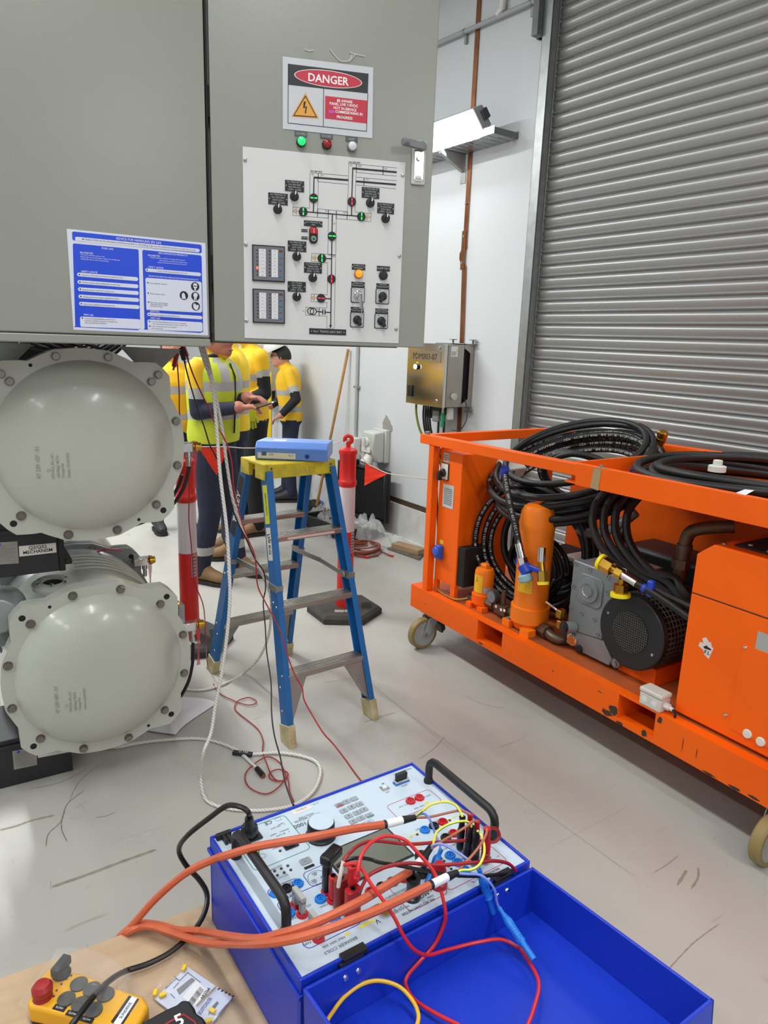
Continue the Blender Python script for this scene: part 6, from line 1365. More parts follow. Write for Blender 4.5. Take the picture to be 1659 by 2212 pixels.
for s_, x, y in (('ANALOG INPUTS', 345, 605), ('MEASURE', 400, 760), ('CAT III', 380, 745)): ptext('ink_grey', s_, cc_(x, y), .0055)
ptext('black_print', 'MICRO OHM METER', cc_(570, 735), .0056, .09); ptext('black_print', 'BREAKER CONTACTS', cc_(1240, 420), .005, .08); ptext('ink_grey', 'SUPPLY INPUTS', cc_(880, 135), .0045)
for x, y in ((490, 430), (30, 640), (165, 880)): ptext('black_print', 'V', cc_(x, y), .010)
ptext('black_print', 'µMΩ', cc_(640, 605), .010); ptext('ink_grey', '200A', cc_(690, 635), .005); ptext('ink_grey', 'A1', cc_(1365, 230), .005)
for x, y in ((150, 725), (110, 745), (60, 900)): pfill('yellow_line', cc_(x, y), .03, .006)
x0, y0 = cc_(920, 545).x, cc_(920, 545).y; pbox('red_line', x0 - .012, y0 - .002, cc_(1465, 275).x, cc_(1290, 115).y, .0012); pbox('red_line', cc_(205, 470).x, cc_(880, 590).y, cc_(880, 590).x, cc_(640, 300).y, .0012)
bx0_, by0_, bx1_, by1_ = cbb(430, 1190).x, cbb(480, 1300).y - .002, cbb(1460, 980).x, cbb(85, 650).y
pbox('blue_line', cbb(100, 650).x + .003, by0_, bx1_ - .002, by1_ + .006, .0014); pbox('blue_line', cbb(20, 560).x + .003, cbb(30, 590).y + .005, cbb(540, 390).x - .001, cbb(420, 225).y, .0014); pbox('blue_line', cbb(490, 210).x, cbb(560, 440).y + .004, cbb(490, 210).x + .052, cbb(740, 80).y + .002, .0014)
for s_, x, y in (('MASTER', 370, 290), ('MASTER / SLAVE', 300, 500), ('PARK', 790, 645), ('PARK', 335, 835), ('PARK', 545, 1190), ('O3', 580, 640), ('O2', 805, 965), ('MAX 300V 30A', 940, 1165), ('USER', 70, 120), ('OCO', 155, 245), ('CO', 160, 75), ('OC', 250, 205)): ptext('ink_grey', s_, cbb(x, y), .0046)
ptext('ink_grey', 'BREAKER COILS', cbb(1040, 1215), .0062)
q = cbb(1130, 1050); pm_('yellow_label').quad(q + Vector((-.005, .004, .0003)), q + Vector((.005, .004, .0003)), q + Vector((0, -.005, .0003)))
q = cd(565, 525); pm_('yellow_label').quad(q + Vector((-.005, .004, .0003)), q + Vector((.005, .004, .0003)), q + Vector((0, -.005, .0003)))
# loudspeaker print
q = cbb(700, 235); pr = lambda r_: [(r_ * math.cos(R_(k)), r_ * math.sin(R_(k))) for k in range(0, 360, 10)]
ring2(pm_('black_print'), pr(.0175), pr(.0168), (q.x, q.y, ZO + .0004), X, Y)
for base in (90, 210, 330):
    for r_ in (.0065, .0095, .0125):
        for k in range(6):
            a0, a1 = R_(base - 25 + k * 8.3), R_(base - 25 + (k + 1) * 8.3); pm_('black_print').quad(*[(q.x + rr * math.cos(aa), q.y + rr * math.sin(aa), ZO + .0004) for rr, aa in ((r_, a0), (r_ + .0012, a0), (r_ + .0012, a1), (r_, a1))])
q = c4(845, 375); pbox('print_blue', q.x - .012, q.y - .007, q.x + .012, q.y + .007, .0008, .001); ptext('print_blue', 'ISA', q, .008)
pn_names = {'green_line': 'green_outline', 'red_line': 'red_outline', 'blue_line': 'blue_outline', 'yellow_line': 'yellow_outline', 'black_print': 'panel_lettering', 'ink_grey': 'fine_print', 'label_white': 'serial_label', 'dark_grey': 'port_mark', 'yellow_label': 'warning_symbol', 'print_blue': 'maker_mark'}
for k, mb in PR.items(): mb.build(pn_names[k], k, pn, smooth=False)
# --- screen, keys, knob, leds
s4 = [c4(605, 528), c4(945, 398), c4(1085, 552), c4(728, 690)]; sx0, sx1 = (s4[0].x + s4[3].x) / 2, (s4[1].x + s4[2].x) / 2; sy0, sy1 = (s4[2].y + s4[3].y) / 2, (s4[0].y + s4[1].y) / 2
MB().b2((sx0, sy0, ZO), (sx1, sy1, ZO + .0015)).build('screen_frame', 'black', an, smooth=False); MB().b2((sx0 + .004, sy0 + .004, ZO + .0015), (sx1 - .004, sy1 - .004, ZO + .0022)).build('screen', 'screen_glass', an, smooth=False)
kb = None
for s_, x, y in (('.', 770, 252), ('0', 730, 267), ('DEL', 693, 284), ('7', 797, 279), ('8', 757, 294), ('9', 717, 313), ('4', 820, 307), ('5', 785, 323), ('6', 742, 341), ('1', 848, 336), ('2', 805, 351), ('3', 765, 368)):
    q = c4(x, y)
    if kb is None: o = kb = MB().prism(rrect(.0165, .0125, .002), (0, 0, 0), X, Y, Z, .0022).build('key', 'key_grey', an, bevel=.0006)
    else: o = inst(kb, an)
    o.location = (q.x, q.y, ZO)
    MB().text(s_, (0, .002, .0025), UXT, UYT, .0055, 'c', .011).build('key_print', 'black_print', o, smooth=False)
    if s_ == 'DEL': MB().b2((-.008, -.006, .0022), (.008, -.0035, .0026)).build('key_stripe', 'sock_red', o, smooth=False)
    if s_ == '1': MB().b2((-.008, -.006, .0022), (.008, -.0035, .0026)).build('key_stripe', 'green_line', o, smooth=False)
q = ca(1370, 1160); o = MB().prism(rrect(.022, .016, .003, cx=q.x, cy=q.y), (0, 0, ZO), X, Y, Z, .002).build('start_key', 'key_grey', an, bevel=.0006); MB().text('START', (q.x, q.y + .000, ZO + .0022), UXT, UYT, .004, 'c').text('STOP', (q.x, q.y + .006, ZO + .0022), UXT, UYT, .004, 'c').build('key_print', 'ink_grey', o, smooth=False)
q = ca(1430, 1245); MB().b2((q.x - .010, q.y - .003, ZO), (q.x + .010, q.y + .003, ZO + .001)).build('slot', 'black', an, smooth=False)
q = ca(800, 1390); o = MB().prism(rrect(.014, .013, .003, cx=q.x, cy=q.y), (0, 0, ZO), X, Y, Z, .002).build('mode_key', 'key_grey', an, bevel=.0006); MB().text('B', (q.x, q.y + .002, ZO + .0022), UXT, UYT, .005, 'c').build('key_print', 'black_print', o, smooth=False)
l0 = None
for q in [ca(x, y) for x, y in ((890, 1315), (992, 1275), (1093, 1232), (933, 1380), (1037, 1337), (1140, 1297), (975, 1000))] + [cd(x, y) for x, y in ((450, 902), (838, 733), (655, 872), (590, 1045))] + [cc_(x, y) for x, y in ((797, 255), (825, 280), (870, 330), (897, 357), (1280, 243), (975, 435), (1305, 270))]:
    if l0 is None: o = l0 = MB().lathe((0, 0, 0), Z, [(.0028, 0), (.0026, .0015), (.0, .002)], 12).build('led', 'dark_grey', an)
    else: o = inst(l0, an)
    o.location = (q.x, q.y, ZO)
kn = c4(600, 440); o = MB().lathe((kn.x, kn.y, ZO), Z, [(.030, 0), (.030, .004), (.0275, .006), (.0265, .030), (.025, .032)], 32).build('control_knob', 'black', an); MB().lathe((kn.x, kn.y, ZO + .032), Z, [(.0245, 0), (.0245, .0012)], 32).build('knob_cap', 'panel_white', o)
# ports
q = cd(60, 350); o = MB().b2((q.x - .009, q.y - .008, ZO), (q.x + .009, q.y + .008, ZO + .002)).build('usb_port', 'chrome', an, smooth=False); MB().b2((q.x - .005, q.y - .004, ZO + .002), (q.x + .005, q.y + .004, ZO + .005)).build('usb_socket', 'paper', o, smooth=False)
q = cd(258, 275); o = MB().b2((q.x - .019, q.y - .007, ZO), (q.x + .019, q.y + .007, ZO + .003)).build('serial_port', mat('port_blue', '#2a62b8', .4), an, smooth=False, bevel=.001); MB().b2((q.x - .017, q.y - .006, ZO + .003), (q.x + .017, q.y + .006, ZO + .009)).build('serial_shell', 'chrome', o, smooth=False, bevel=.001); MB().prism(rrect(.028, .012, .003, cx=q.x, cy=q.y + .001), (0, 0, ZO + .009), X, Y, Z, .014).build('serial_cap', 'black', o, bevel=.002)
# mains inlet, switch
q = ca(480, 790); o = MB().b2((q.x - .026, q.y - .017, ZO), (q.x + .024, q.y + .017, ZO + .004)).build('mains_inlet', 'black', an, smooth=False, bevel=.002)
q = ca(1130, 905); o = MB().b2((q.x - .014, q.y - .011, ZO), (q.x + .014, q.y + .011, ZO + .003)).build('rocker_switch', 'black', an, smooth=False, bevel=.001); MB().b2((q.x - .010, q.y - .008, ZO + .003), (q.x + .006, q.y + .008, ZO + .007)).build('rocker', 'dark_grey', o, smooth=False, bevel=.001)
q = ca(575, 1060); MB().lathe((q.x, q.y, ZO), Z, [(.0095, 0), (.0095, .012), (.008, .016)], 16).build('earth_terminal', mat('earth_green', '#1f7a3c', .4), an); MB().lathe((q.x - .001, q.y - .001, ZO + .012), Z, [(.0098, 0), (.0098, .003), (.006, .006)], 12).build('earth_terminal_cap', 'yellow_label', an)
# banana sockets
sk = {}
def socket(q, m):
    if m not in sk:
        o = MB().lathe((0, 0, 0), Z, [(.0105, 0), (.0105, .003), (.009, .005), (.0065, .005), (.0062, .002), (.0042, .002), (.0042, .0045), (.0022, .0045), (.002, .001)], 22).build('banana_socket', m, an); sk[m] = o
    else: o = inst(sk[m], an)
    o.location = (q.x, q.y, ZO); return o
for q, m in [(cd(370, 508), 'sock_red'), (cd(475, 468), 'sock_red'), (cd(540, 853), 'sock_blue'), (cd(648, 805), 'sock_black'), (cd(755, 758), 'sock_red'), (cd(790, 945), 'sock_black'), (cd(885, 895), 'sock_red'),
    (cc_(885, 228), 'sock_blue'), (cc_(960, 300), 'sock_blue'), (cc_(1035, 375), 'sock_blue'), (cc_(95, 590), 'sock_red'), (cc_(205, 540), 'sock_black'), (cc_(310, 490), 'sock_black'), (cc_(425, 455), 'sock_red'),
    (cbb(420, 335), 'sock_blue'), (cbb(258, 405), 'sock_black'), (cbb(100, 470), 'sock_blue'), (cbb(745, 555), 'sock_blue'), (cbb(300, 755), 'sock_blue'), (cbb(975, 880), 'sock_blue'), (cbb(385, 640), 'sock_red'), (cbb(485, 770), 'sock_red'), (cbb(620, 985), 'sock_red'), (cbb(715, 1115), 'sock_red'), (cbb(835, 445), 'sock_red'), (cbb(920, 570), 'sock_red')]: socket(q, m)
for A_, B_ in ((cbb(385, 640), cbb(485, 770)), (cbb(620, 985), cbb(715, 1115))):
    A_, B_ = Vector((A_.x, A_.y, ZO)), Vector((B_.x, B_.y, ZO)); d = (B_ - A_).normalized()
    MB().bar(A_ - d * .005 + Z * .030, B_ + d * .005 + Z * .030, .009, .013).bar(A_ + Z * .004, A_ + Z * .03, .009, .010, d).bar(B_ + Z * .004, B_ + Z * .03, .009, .010, d).build('shorting_plug', 'shunt_grey', an, smooth=False, bevel=.001)
# big terminals
for q in (cc_(510, 640), cc_(595, 400)):
    MB().lathe((q.x, q.y, ZO), Z, [(.015, 0), (.015, .006), (.011, .008), (.0115, .030), (.013, .032), (.013, .040), (.0055, .0405), (.005, .030)], 20).build('current_terminal', 'sock_black', an)
q = cc_(770, 520); MB().lathe((q.x, q.y, ZO), Z, [(.016, 0), (.016, .010), (.012, .014), (.0125, .034), (.009, .046)], 20).build('current_terminal', 'plug_red', an)
q = cc_(235, 800); o = MB().lathe((q.x, q.y, ZO), Z, [(.012, 0), (.012, .004), (.008, .004), (.0075, .001)], 22).build('round_connector', 'chrome', an); MB().lathe((q.x, q.y, ZO), Z, [(.007, 0), (.007, .002)], 16).build('connector_pins', 'brass', o)
# carrying handles
def handle(a, b, h, r=.0085):
    a, b = Vector((a.x, a.y, ZO)), Vector((b.x, b.y, ZO)); d = (b - a).normalized(); k = .022
    P_ = [a, a + Z * (h - k)] + [a + Z * (h - k) + d * k * (1 - math.cos(R_(t_))) + Z * k * math.sin(R_(t_)) for t_ in (30, 60, 90)] + [b + Z * (h - k) - d * k * (1 - math.cos(R_(t_))) + Z * k * math.sin(R_(t_)) for t_ in (90, 60, 30)] + [b + Z * (h - k), b]
    MB().tube(P_, r, 14).lathe(a, Z, [(r * 1.25, 0), (r * 1.25, .006), (r, .009)], 14, False).lathe(b, Z, [(r * 1.25, 0), (r * 1.25, .006), (r, .009)], 14, False).build('carry_handle', 'black', an)
handle(ca(290, 1085), cbb(255, 1020), .058); handle(cd(583, 270), cd(1360, 960), .058)
# ================================================================= plugs and test leads
mat('lead_red', '#d3262b', .35); mat('lead_dark_red', '#9c1a20', .4); mat('lead_black', '#121213', .35); mat('lead_yellow', '#e8b51e', .4); mat('lead_blue', '#7f96e0', .4); mat('lead_brown', '#b0664a', .45); mat('cable_orange', '#cc6240', .45, var=.08, scale=40, bump=.08, bscale=200)
def yg_mat():
    m = bpy.data.materials.new('yellow_green'); m.use_nodes = True; nt = m.node_tree; b = nt.nodes['Principled BSDF']; b.inputs['Roughness'].default_value = .4
    tc = nt.nodes.new('ShaderNodeTexCoord'); s = nt.nodes.new('ShaderNodeSeparateXYZ'); nt.links.new(tc.outputs['Normal'], s.inputs[0])
    g = nt.nodes.new('ShaderNodeMath'); g.operation = 'GREATER_THAN'; g.inputs[1].default_value = .1; nt.links.new(s.outputs['Z'], g.inputs[0])
    x = nt.nodes.new('ShaderNodeMix'); x.data_type = 'RGBA'; x.inputs[6].default_value = srgb('#3f9a4c'); x.inputs[7].default_value = srgb('#ece055'); nt.links.new(g.outputs[0], x.inputs[0]); nt.links.new(x.outputs[2], b.inputs['Base Color']); MATS['yellow_green'] = m
yg_mat()
AW = yawm((-.0075, 1.174, ZB), R_(34.5))
W4 = lambda x, y, z: onz(440 + x / 2.37, 1620 + y / 2.37, z)
W7 = lambda x, y, z: onz(x / 2.9625, 1700 + y / 2.9625, z)
W6 = lambda x, y, z: onz(600 + x / 1.5666, 1860 + y / 1.5666, z)
WD = lambda x, y, z: onz(820 + x / 5.53, 1640 + y / 5.53, z)
WC = lambda x, y, z: onz(780 + x / 4.608, 1800 + y / 4.608, z)
WB = lambda x, y, z: onz(580 + x / 6.636, 1860 + y / 6.636, z)
def lead(name, pts, r, m, label, cat='test lead', ends=(), group=None, n=8):
    P = catmull(pts, 8); e = thing(name, label, cat, P[0], group); MB().tube([p - P[0] for p in P], r, n).build('lead', m, e)
    for (a, b, r_, mm, nm) in ends: MB().cyl(a - P[0], b - P[0], r_[0], r_[1], n=12).build(nm, mm, e)
    return e, P[0]
def pl(q, z0, z1): w_ = AW @ q; return Vector((w_.x, w_.y, z0)), Vector((w_.x, w_.y, z1))
# three thick orange cables with white sleeves and fanned cores
e, o_ = lead('orange_cable', [W4(925, 382, .865), W4(760, 405, .875), W4(600, 437, .88), W4(420, 468, .875), W4(250, 500, .86), W4(100, 545, .83), W7(1400, 450, .80), W7(1200, 545, .75), W7(1000, 712, .68), W7(850, 880, .62), W7(765, 960, .58), W7(700, 1060, .50), W7(640, 1200, .3)], .0072, 'cable_orange', 'upper orange cable crossing the panel with a white sleeve by the keypad', 'cable', [(W4(923, 382, .865), W4(935, 380, .865), (.0078, .0078), 'black', 'sleeve_ring'), (W4(935, 380, .865), W4(1015, 360, .862), (.0075, .0075), 'white_print', 'white_sleeve'), (W4(1015, 360, .862), W4(1082, 346, .858), (.0076, .0055), 'black', 'black_sleeve')])
core = lambda nm, pts, m: MB().tube([p - o_ for p in catmull(pts, 8)], .0024, 7).build(nm, m, e)
K1, K2, K3 = [AW @ cd(x, y) for x, y in ((975, 1000), (1065, 1030), (1140, 1060))]
z9 = .866
core('yellow_green_core', [W4(1080, 345, .858), WD(520, 610, .875), WD(620, 540, .885), WD(780, 508, .888), WD(900, 545, .882), WD(960, 620, .875), WD(990, 690, .868)], 'yellow_green'); core('brown_core', [W4(1080, 348, .858), WD(600, 690, .862), WD(800, 645, .868), WD(950, 615, .872), WD(1040, 635, .872), WD(1085, 665, .87)], 'lead_brown'); core('blue_core', [W4(1080, 342, .858), WD(470, 660, .86), WD(540, 655, .865), WD(600, 720, .86), WD(650, 850, .84), WD(690, 960, .83), WC(780, 110, .825), WC(795, 165, .82)], 'lead_blue')
e2, o2 = lead('orange_cable', [W4(1055, 622, .835), W4(960, 680, .85), W4(800, 775, .86), W4(650, 850, .858), W4(520, 905, .85), W4(400, 940, .83), W4(250, 968, .78), W7(1330, 930, .655), W7(1250, 920, .635), W7(1130, 915, .622), W7(1000, 880, .615), W7(900, 875, .615), W7(825, 915, .61), W7(760, 965, .57), W7(690, 1060, .45), W7(640, 1200, .3)], .0072, 'cable_orange', 'middle orange cable over the panel ending at the black current terminal', 'cable', [(W4(1053, 623, .835), W4(1065, 615, .834), (.0078, .0078), 'black', 'sleeve_ring'), (W4(1065, 615, .834), W4(1120, 560, .832), (.0075, .0075), 'white_print', 'white_sleeve'), (W4(1120, 560, .832), W4(1165, 495, .84), (.0076, .0055), 'black', 'black_sleeve')])
core2 = lambda nm, pts, m: MB().tube([p - o2 for p in catmull(pts, 8)], .0024, 7).build(nm, m, e2)
core2('yellow_green_core', [WC(690, 150, .84), WC(720, 90, .85), WD(680, 880, .862), WD(780, 800, .872), WD(900, 755, .876), WD(1020, 742, .874), WD(1085, 770, .868), WD(1095, 810, .862)], 'yellow_green'); core2('brown_core', [WC(690, 160, .84), WD(760, 970, .85), WD(900, 890, .862), WD(1040, 800, .87), WD(1110, 745, .872), WD(1165, 745, .868)], 'lead_brown'); core2('blue_core', [WC(690, 150, .84), WC(730, 115, .848), WC(800, 108, .85), WC(900, 155, .845), WC(1000, 215, .84), WC(1100, 290, .836), WC(1170, 360, .832)], 'lead_blue')
e3, o3_ = lead('orange_cable', [W4(1160, 692, .845), W4(1050, 745, .852), W4(900, 815, .86), W4(750, 875, .862), W4(600, 930, .858), W4(450, 970, .84), W4(300, 990, .80), W4(150, 992, .72), W7(1330, 998, .655), W7(1180, 960, .63), W7(1080, 925, .635), W7(980, 893, .63), W7(900, 893, .62), W7(830, 925, .61), W7(770, 975, .56), W7(700, 1080, .45), W7(650, 1200, .3)], .0072, 'cable_orange', 'lower orange cable along the lid edge with a white sleeve above the lid', 'cable', [(W4(1158, 693, .845), W4(1170, 688, .845), (.0078, .0078), 'black', 'sleeve_ring'), (W4(1170, 688, .845), W4(1245, 652, .842), (.0075, .0075), 'white_print', 'white_sleeve'), (W4(1245, 652, .842), W4(1297, 628, .838), (.0076, .0055), 'black', 'black_sleeve')])
core3 = lambda nm, pts, m: MB().tube([p - o3_ for p in catmull(pts, 8)], .0024, 7).build(nm, m, e3)
core3('yellow_green_core', [WC(955, 385, .838), WC(1010, 368, .84), WC(1100, 362, .842), WC(1180, 310, .845), WC(1225, 200, .85), WC(1220, 90, .855), WC(1185, 5, .862), WD(1170, 855, .868)], 'yellow_green'); core3('brown_core', [WC(960, 388, .838), WC(1020, 310, .842), WC(1110, 215, .85), WC(1190, 110, .856), WC(1245, 10, .864), WD(1280, 830, .868)], 'lead_brown'); core3('blue_core', [WC(958, 398, .838), WC(1050, 405, .836), WC(1180, 415, .832), WC(1270, 480, .82), WC(1330, 570, .80), WC(1350, 680, .775), WC(1375, 745, .76)], 'lead_blue')
# upright banana plugs in the contact sockets
def plug(q0, top, r, m, label, grp='upright banana plugs on the contact sockets'):
    b_ = AW @ q0; b_.z = ZP + .004; d = (top - b_); L = d.length; d.normalize(); e = thing('banana_plug', label, 'plug', b_, grp); o = Vector()
    MB().lathe(o, d, [(r * .75, 0), (r, .004), (r, L * .28), (r * .86, L * .3), (r * .86, L * .34), (r, L * .36), (r, L * .62), (r * .8, L * .66), (r * .72, L * .9), (r * .85, L), (r * .5, L * 1.005)], 14).build('plug_body', m, e)
plug(cc_(980, 175), WD(990, 690, .866), .0075, 'sock_black', 'leftmost black upright plug on the contact sockets')
plug(cc_(1045, 265), WD(1095, 800, .862), .0075, 'sock_black', 'middle black upright plug on the contact sockets')
plug(cc_(1125, 325), WD(1160, 860, .862), .0075, 'sock_black', 'right black upright plug on the contact sockets')
plug(cc_(1060, 200), WD(1085, 660, .868), .007, 'plug_red', 'farthest red upright plug behind the black plugs')
plug(cc_(1140, 245), WD(1165, 740, .868), .007, 'plug_red', 'middle red upright plug between the black plugs')
plug(cc_(1235, 300), WD(1285, 825, .868), .0085, 'plug_red', 'nearest red upright plug right of the black plugs')
# blue probes
def probe(pts, label):
    P = pts; e = thing('probe_plug', label, 'plug', P[0]); d = (P[1] - P[0]); L = d.length; d.normalize()
    MB().lathe(Vector(), d, [(.0045, 0), (.004, .010), (.007, L * .22), (.0082, L * .26), (.0082, L * .36), (.0072, L * .38), (.0072, L * .62), (.0085, L * .64), (.0072, L * .67), (.0058, L * .7), (.0058, L)], 14).build('probe_body', 'plug_blue', e)
    for k in range(4): MB().lathe(d * L * (.40 + .05 * k), d, [(.0078, 0), (.0078, L * .02)], 14).build('grip_ring', 'plug_blue', e)
probe([WC(795, 165, .825), WC(660, 500, .80)], 'blue probe plug lying across the panel beside the red terminal')
probe([WC(1175, 360, .832), WC(1315, 790, .745)], 'blue probe plug hanging over the case edge into the lid')
probe([WC(1375, 745, .76), W6(868, 335, .735)], 'blue probe plug resting lower in the blue lid')
# stacked red plugs on the coil sockets
def block(nm, q, z0, z1, w_, d_, m, label, hole=True):
    b_ = AW @ q; e = thing(nm, label, 'plug', yawm((b_.x, b_.y, z0), R_(34.5)))
    MB().prism(rrect(w_, d_, min(w_, d_) * .35), (0, 0, 0), X, Y, Z, z1 - z0).build('plug_body', m, e, bevel=.0015)
    if hole: MB().lathe((0, 0, z1 - z0), Z, [(.005, .0002), (.005, .001), (.003, .001), (.0028, .0002)], 14).build('plug_hole', 'black', e)
    return e
block('stack_plug', cbb(835, 445), ZP + .005, ZP + .058, .016, .016, 'sock_black', 'black right angled banana plug standing by the loudspeaker print', False)
b_ = AW @ cbb(835, 445); o = MB().b2((-.01, -.011, 0), (.034, .011, .018)).build('elbow_plug', 'sock_black', bevel=.004); o.matrix_world = yawm((b_.x, b_.y, ZP + .058), R_(60)); tag(o, 'black angled plug head over the red coil sockets', 'plug')
block('stack_plug', cbb(920, 560), ZP + .005, ZP + .05, .014, .014, 'plug_red2', 'slim bright red banana plug beside the black angled plug')
block('stack_plug', cbb(1035, 680), ZP + .003, ZP + .062, .026, .016, 'plug_brown', 'brown red stackable plug with open top hole')
block('stack_plug', cbb(1200, 790), ZP + .003, ZP + .055, .028, .018, 'plug_red', 'dark red stackable plug nearest the lid')
block('stack_plug', cbb(1200, 720), ZP + .058, ZP + .092, .020, .013, 'plug_red2', 'bright red plug stacked on the dark red plug')
ws = MB().tube([p - WB(1000, 370, .855) for p in catmull([WB(1000, 370, .855), WB(1030, 200, .878), WB(1075, 0, .90)], 5)], .0034, 8).build('marker_sleeve', 'label_white', origin=Vector()); ws.location = WB(1000, 370, .855); tag(ws, 'white printed cable marker sleeve over the red plugs', 'cable marker')
# leads
lead('red_lead', [WB(1270, 200, .885), W4(790, 620, .90), W4(808, 540, .91), W4(860, 472, .915), W4(940, 440, .91), W4(1030, 462, .90), W4(1100, 530, .88), W4(1165, 605, .86), W4(1195, 655, .845)], .0032, 'lead_red', 'bright red lead arching over the screen to the red terminal', ends=[(WB(1270, 240, .88), WB(1275, 150, .89), (.006, .0035), 'plug_red2', 'strain_relief')])
lead('dark_red_lead', [WB(1075, 0, .90), W4(745, 530, .905), W4(800, 485, .90), W4(880, 466, .89), W4(1050, 482, .865), W4(1200, 472, .845), W4(1380, 462, .83), W4(1480, 472, .82), W4(1513, 445, .825), W4(1500, 405, .84), W4(1462, 400, .86)], .0032, 'lead_dark_red', 'dark red lead looping around the right carrying handle')
lead('black_lead', [W4(680, 598, .868), W4(740, 562, .875), W4(800, 553, .875), W4(860, 562, .87), W4(900, 576, .868), W4(1000, 592, .86), W4(1150, 622, .85), W4(1300, 643, .835), W4(1440, 645, .815), W4(1530, 632, .80), W4(1570, 632, .79)], .0032, 'lead_black', 'black lead running over the screen to the lid latch')
lead('dark_red_lead', [WB(1300, 470, .84), W4(815, 690, .85), W4(850, 640, .86), W4(930, 600, .865), W4(1050, 580, .86), W4(1200, 590, .85), W4(1400, 575, .84), W4(1490, 568, .83), W4(1560, 582, .81), W4(1598, 618, .79)], .0032, 'lead_dark_red', 'dark red lead crossing below the screen towards the right case corner')
LZ_ = ZP - LHt
lead('red_lead', [WB(1090, 60, .895), W4(735, 585, .90), W4(775, 582, .90), W4(812, 612, .895), W4(860, 692, .88), W4(920, 772, .86), W4(980, 865, .835), W4(1022, 950, .81), W4(1080, 1025, .78), W4(1150, 1050, .75), W4(1250, 1022, .735), W4(1400, 985, .73), W4(1520, 970, .73), W4(1600, 1005, .725), W6(830, 310, .72), W6(882, 405, .725), W6(866, 500, .73), W6(835, 580, .735)], .0032, 'lead_red', 'bright red lead sweeping into the lid and curling to the right')
lead('red_lead', [W4(1215, 720, .83), W4(1238, 830, .80), W4(1228, 900, .775), W4(1180, 1000, .745), W4(1100, 1090, .73), W4(1048, 1150, .72), W4(1034, 1200, .715), W4(1075, 1275, .715), W4(1180, 1345, .72), W4(1310, 1410, .725)], .0032, 'lead_red', 'bright red lead dropping from the red terminal into the lid')
lead('yellow_lead', [W4(630, 1390, .735), W4(655, 1350, .735), W4(720, 1265, .74), W4(810, 1200, .745), W4(900, 1182, .745), W4(1000, 1212, .74), W4(1070, 1285, .735), W4(1100, 1360, .735), W4(1085, 1430, .735)], .0032, 'lead_yellow', 'yellow lead curved in the near corner of the lid')
# power cord and plug
pq = AW @ ca(500, 760); P_ = [Vector((pq.x, pq.y, ZP + .045)), onz(470 + 490 / 7.213, 1700 + 420 / 7.213, .862), onz(470 + 440 / 7.213, 1700 + 350 / 7.213, .872), onz(470 + 300 / 7.213, 1700 + 295 / 7.213, .875), onz(470 + 130 / 7.213, 1700 + 300 / 7.213, .865), W7(1350, 190, .84), W7(1200, 310, .79), W7(1145, 400, .74), W7(1190, 500, .70), W7(1280, 600, .67), W7(1325, 690, .65), W7(1310, 800, .635), W7(1240, 920, .62), W7(1100, 1050, .612), W7(950, 1130, .612), W7(800, 1180, .615), W7(700, 1240, .64), W7(600, 1340, .66), W7(500, 1470, .665), W7(430, 1570, .66), W7(380, 1700, .65)]
e, o = lead('power_cord', P_, .0052, 'lead_black', 'black mains power cord plugged into the analyser and curving over the bench', 'power cord')
b_ = Vector((pq.x, pq.y, ZP)) - o; d = (P_[1] - Vector((pq.x, pq.y, ZP + .004))).normalized()
MB().lathe(b_ + Z * .004, d, [(.016, 0), (.017, .010), (.0165, .022), (.013, .028), (.009, .034), (.0085, .058), (.007, .062)], 14).build('plug_body', 'lead_black', e)
# ================================================================= small things on the bench
mat('remote_yellow', '#e6a91c', .42, var=.05, scale=6); mat('button_grey', '#4c4d4b', .6)
cR = cr(20, 2040, 5.184)
def bz(x, y, z): q = onz(20 + x / 5.184, 2040 + y / 5.184, ZB + z); return q
A_, B_ = bz(280, 470, .04), bz(1300, 760, .04); yw = math.atan2(B_.y - A_.y, B_.x - A_.x); c_ = bz(830, 620, .04); RMx = yawm((c_.x, c_.y, ZB), yw); RI = RMx.inverted(); rl = lambda x, y, z: RI @ bz(x, y, z)
e = thing('crane_remote', 'yellow crane remote control with grey buttons on the bench', 'remote control', RMx)
pts = [rl(x, y, .04) for x, y in ((205, 640), (300, 420), (470, 225), (700, 300), (830, 320), (1200, 480), (1500, 570), (1570, 680), (1480, 860), (1350, 1000), (900, 870), (420, 740), (230, 700))]
MB().prism([(p.x, p.y) for p in pts], (0, 0, .006), X, Y, Z, .034).build('body', 'remote_yellow', e, bevel=.006, seg=3)
MB().prism([(p.x * .98, p.y * .98) for p in pts], (0, 0, .0005), X, Y, Z, .006).build('back_shell', 'dark_grey', e)
g0 = None
for x, y in ((780, 443), (925, 500), (1078, 560), (640, 610), (795, 668), (945, 733)):
    p = rl(x, y, .042)
    if g0 is None: o = g0 = MB().lathe((0, 0, 0), Z, [(.0145, 0), (.0145, .003), (.012, .0045), (0, .005)], 20).build('button', 'button_grey', e)
    else: o = inst(g0, e)
    o.location = (p.x, p.y, .040)
p = rl(375, 560, .045); MB().lathe((p.x, p.y, .040), Z, [(.016, 0), (.014, .006), (.0165, .010), (.017, .020), (.012, .027), (0, .028)], 20).build('stop_button', mat('mushroom_red', '#9c1f22', .4), e)
p = rl(585, 310, .045); MB().lathe((p.x, p.y, .040), Z, [(.016, 0), (.016, .006), (.013, .009), (.013, .014)], 18).b2((p.x - .008, p.y - .018, .05), (p.x + .008, p.y + .018, .066)).build('rotary_key', 'black', e, bevel=.003)
for x, y in ((565, 715), (710, 780), (870, 845)):
    p = rl(x, y, .04); o = MB().b2((p.x - .011, p.y - .0045, .0398), (p.x + .011, p.y + .0045, .041)).build('button_label', 'black', e, smooth=False); MB().text('SLOW', (p.x, p.y - .0018, .0414), X, Y, .0035).build('label_print', 'white_print', o, smooth=False)
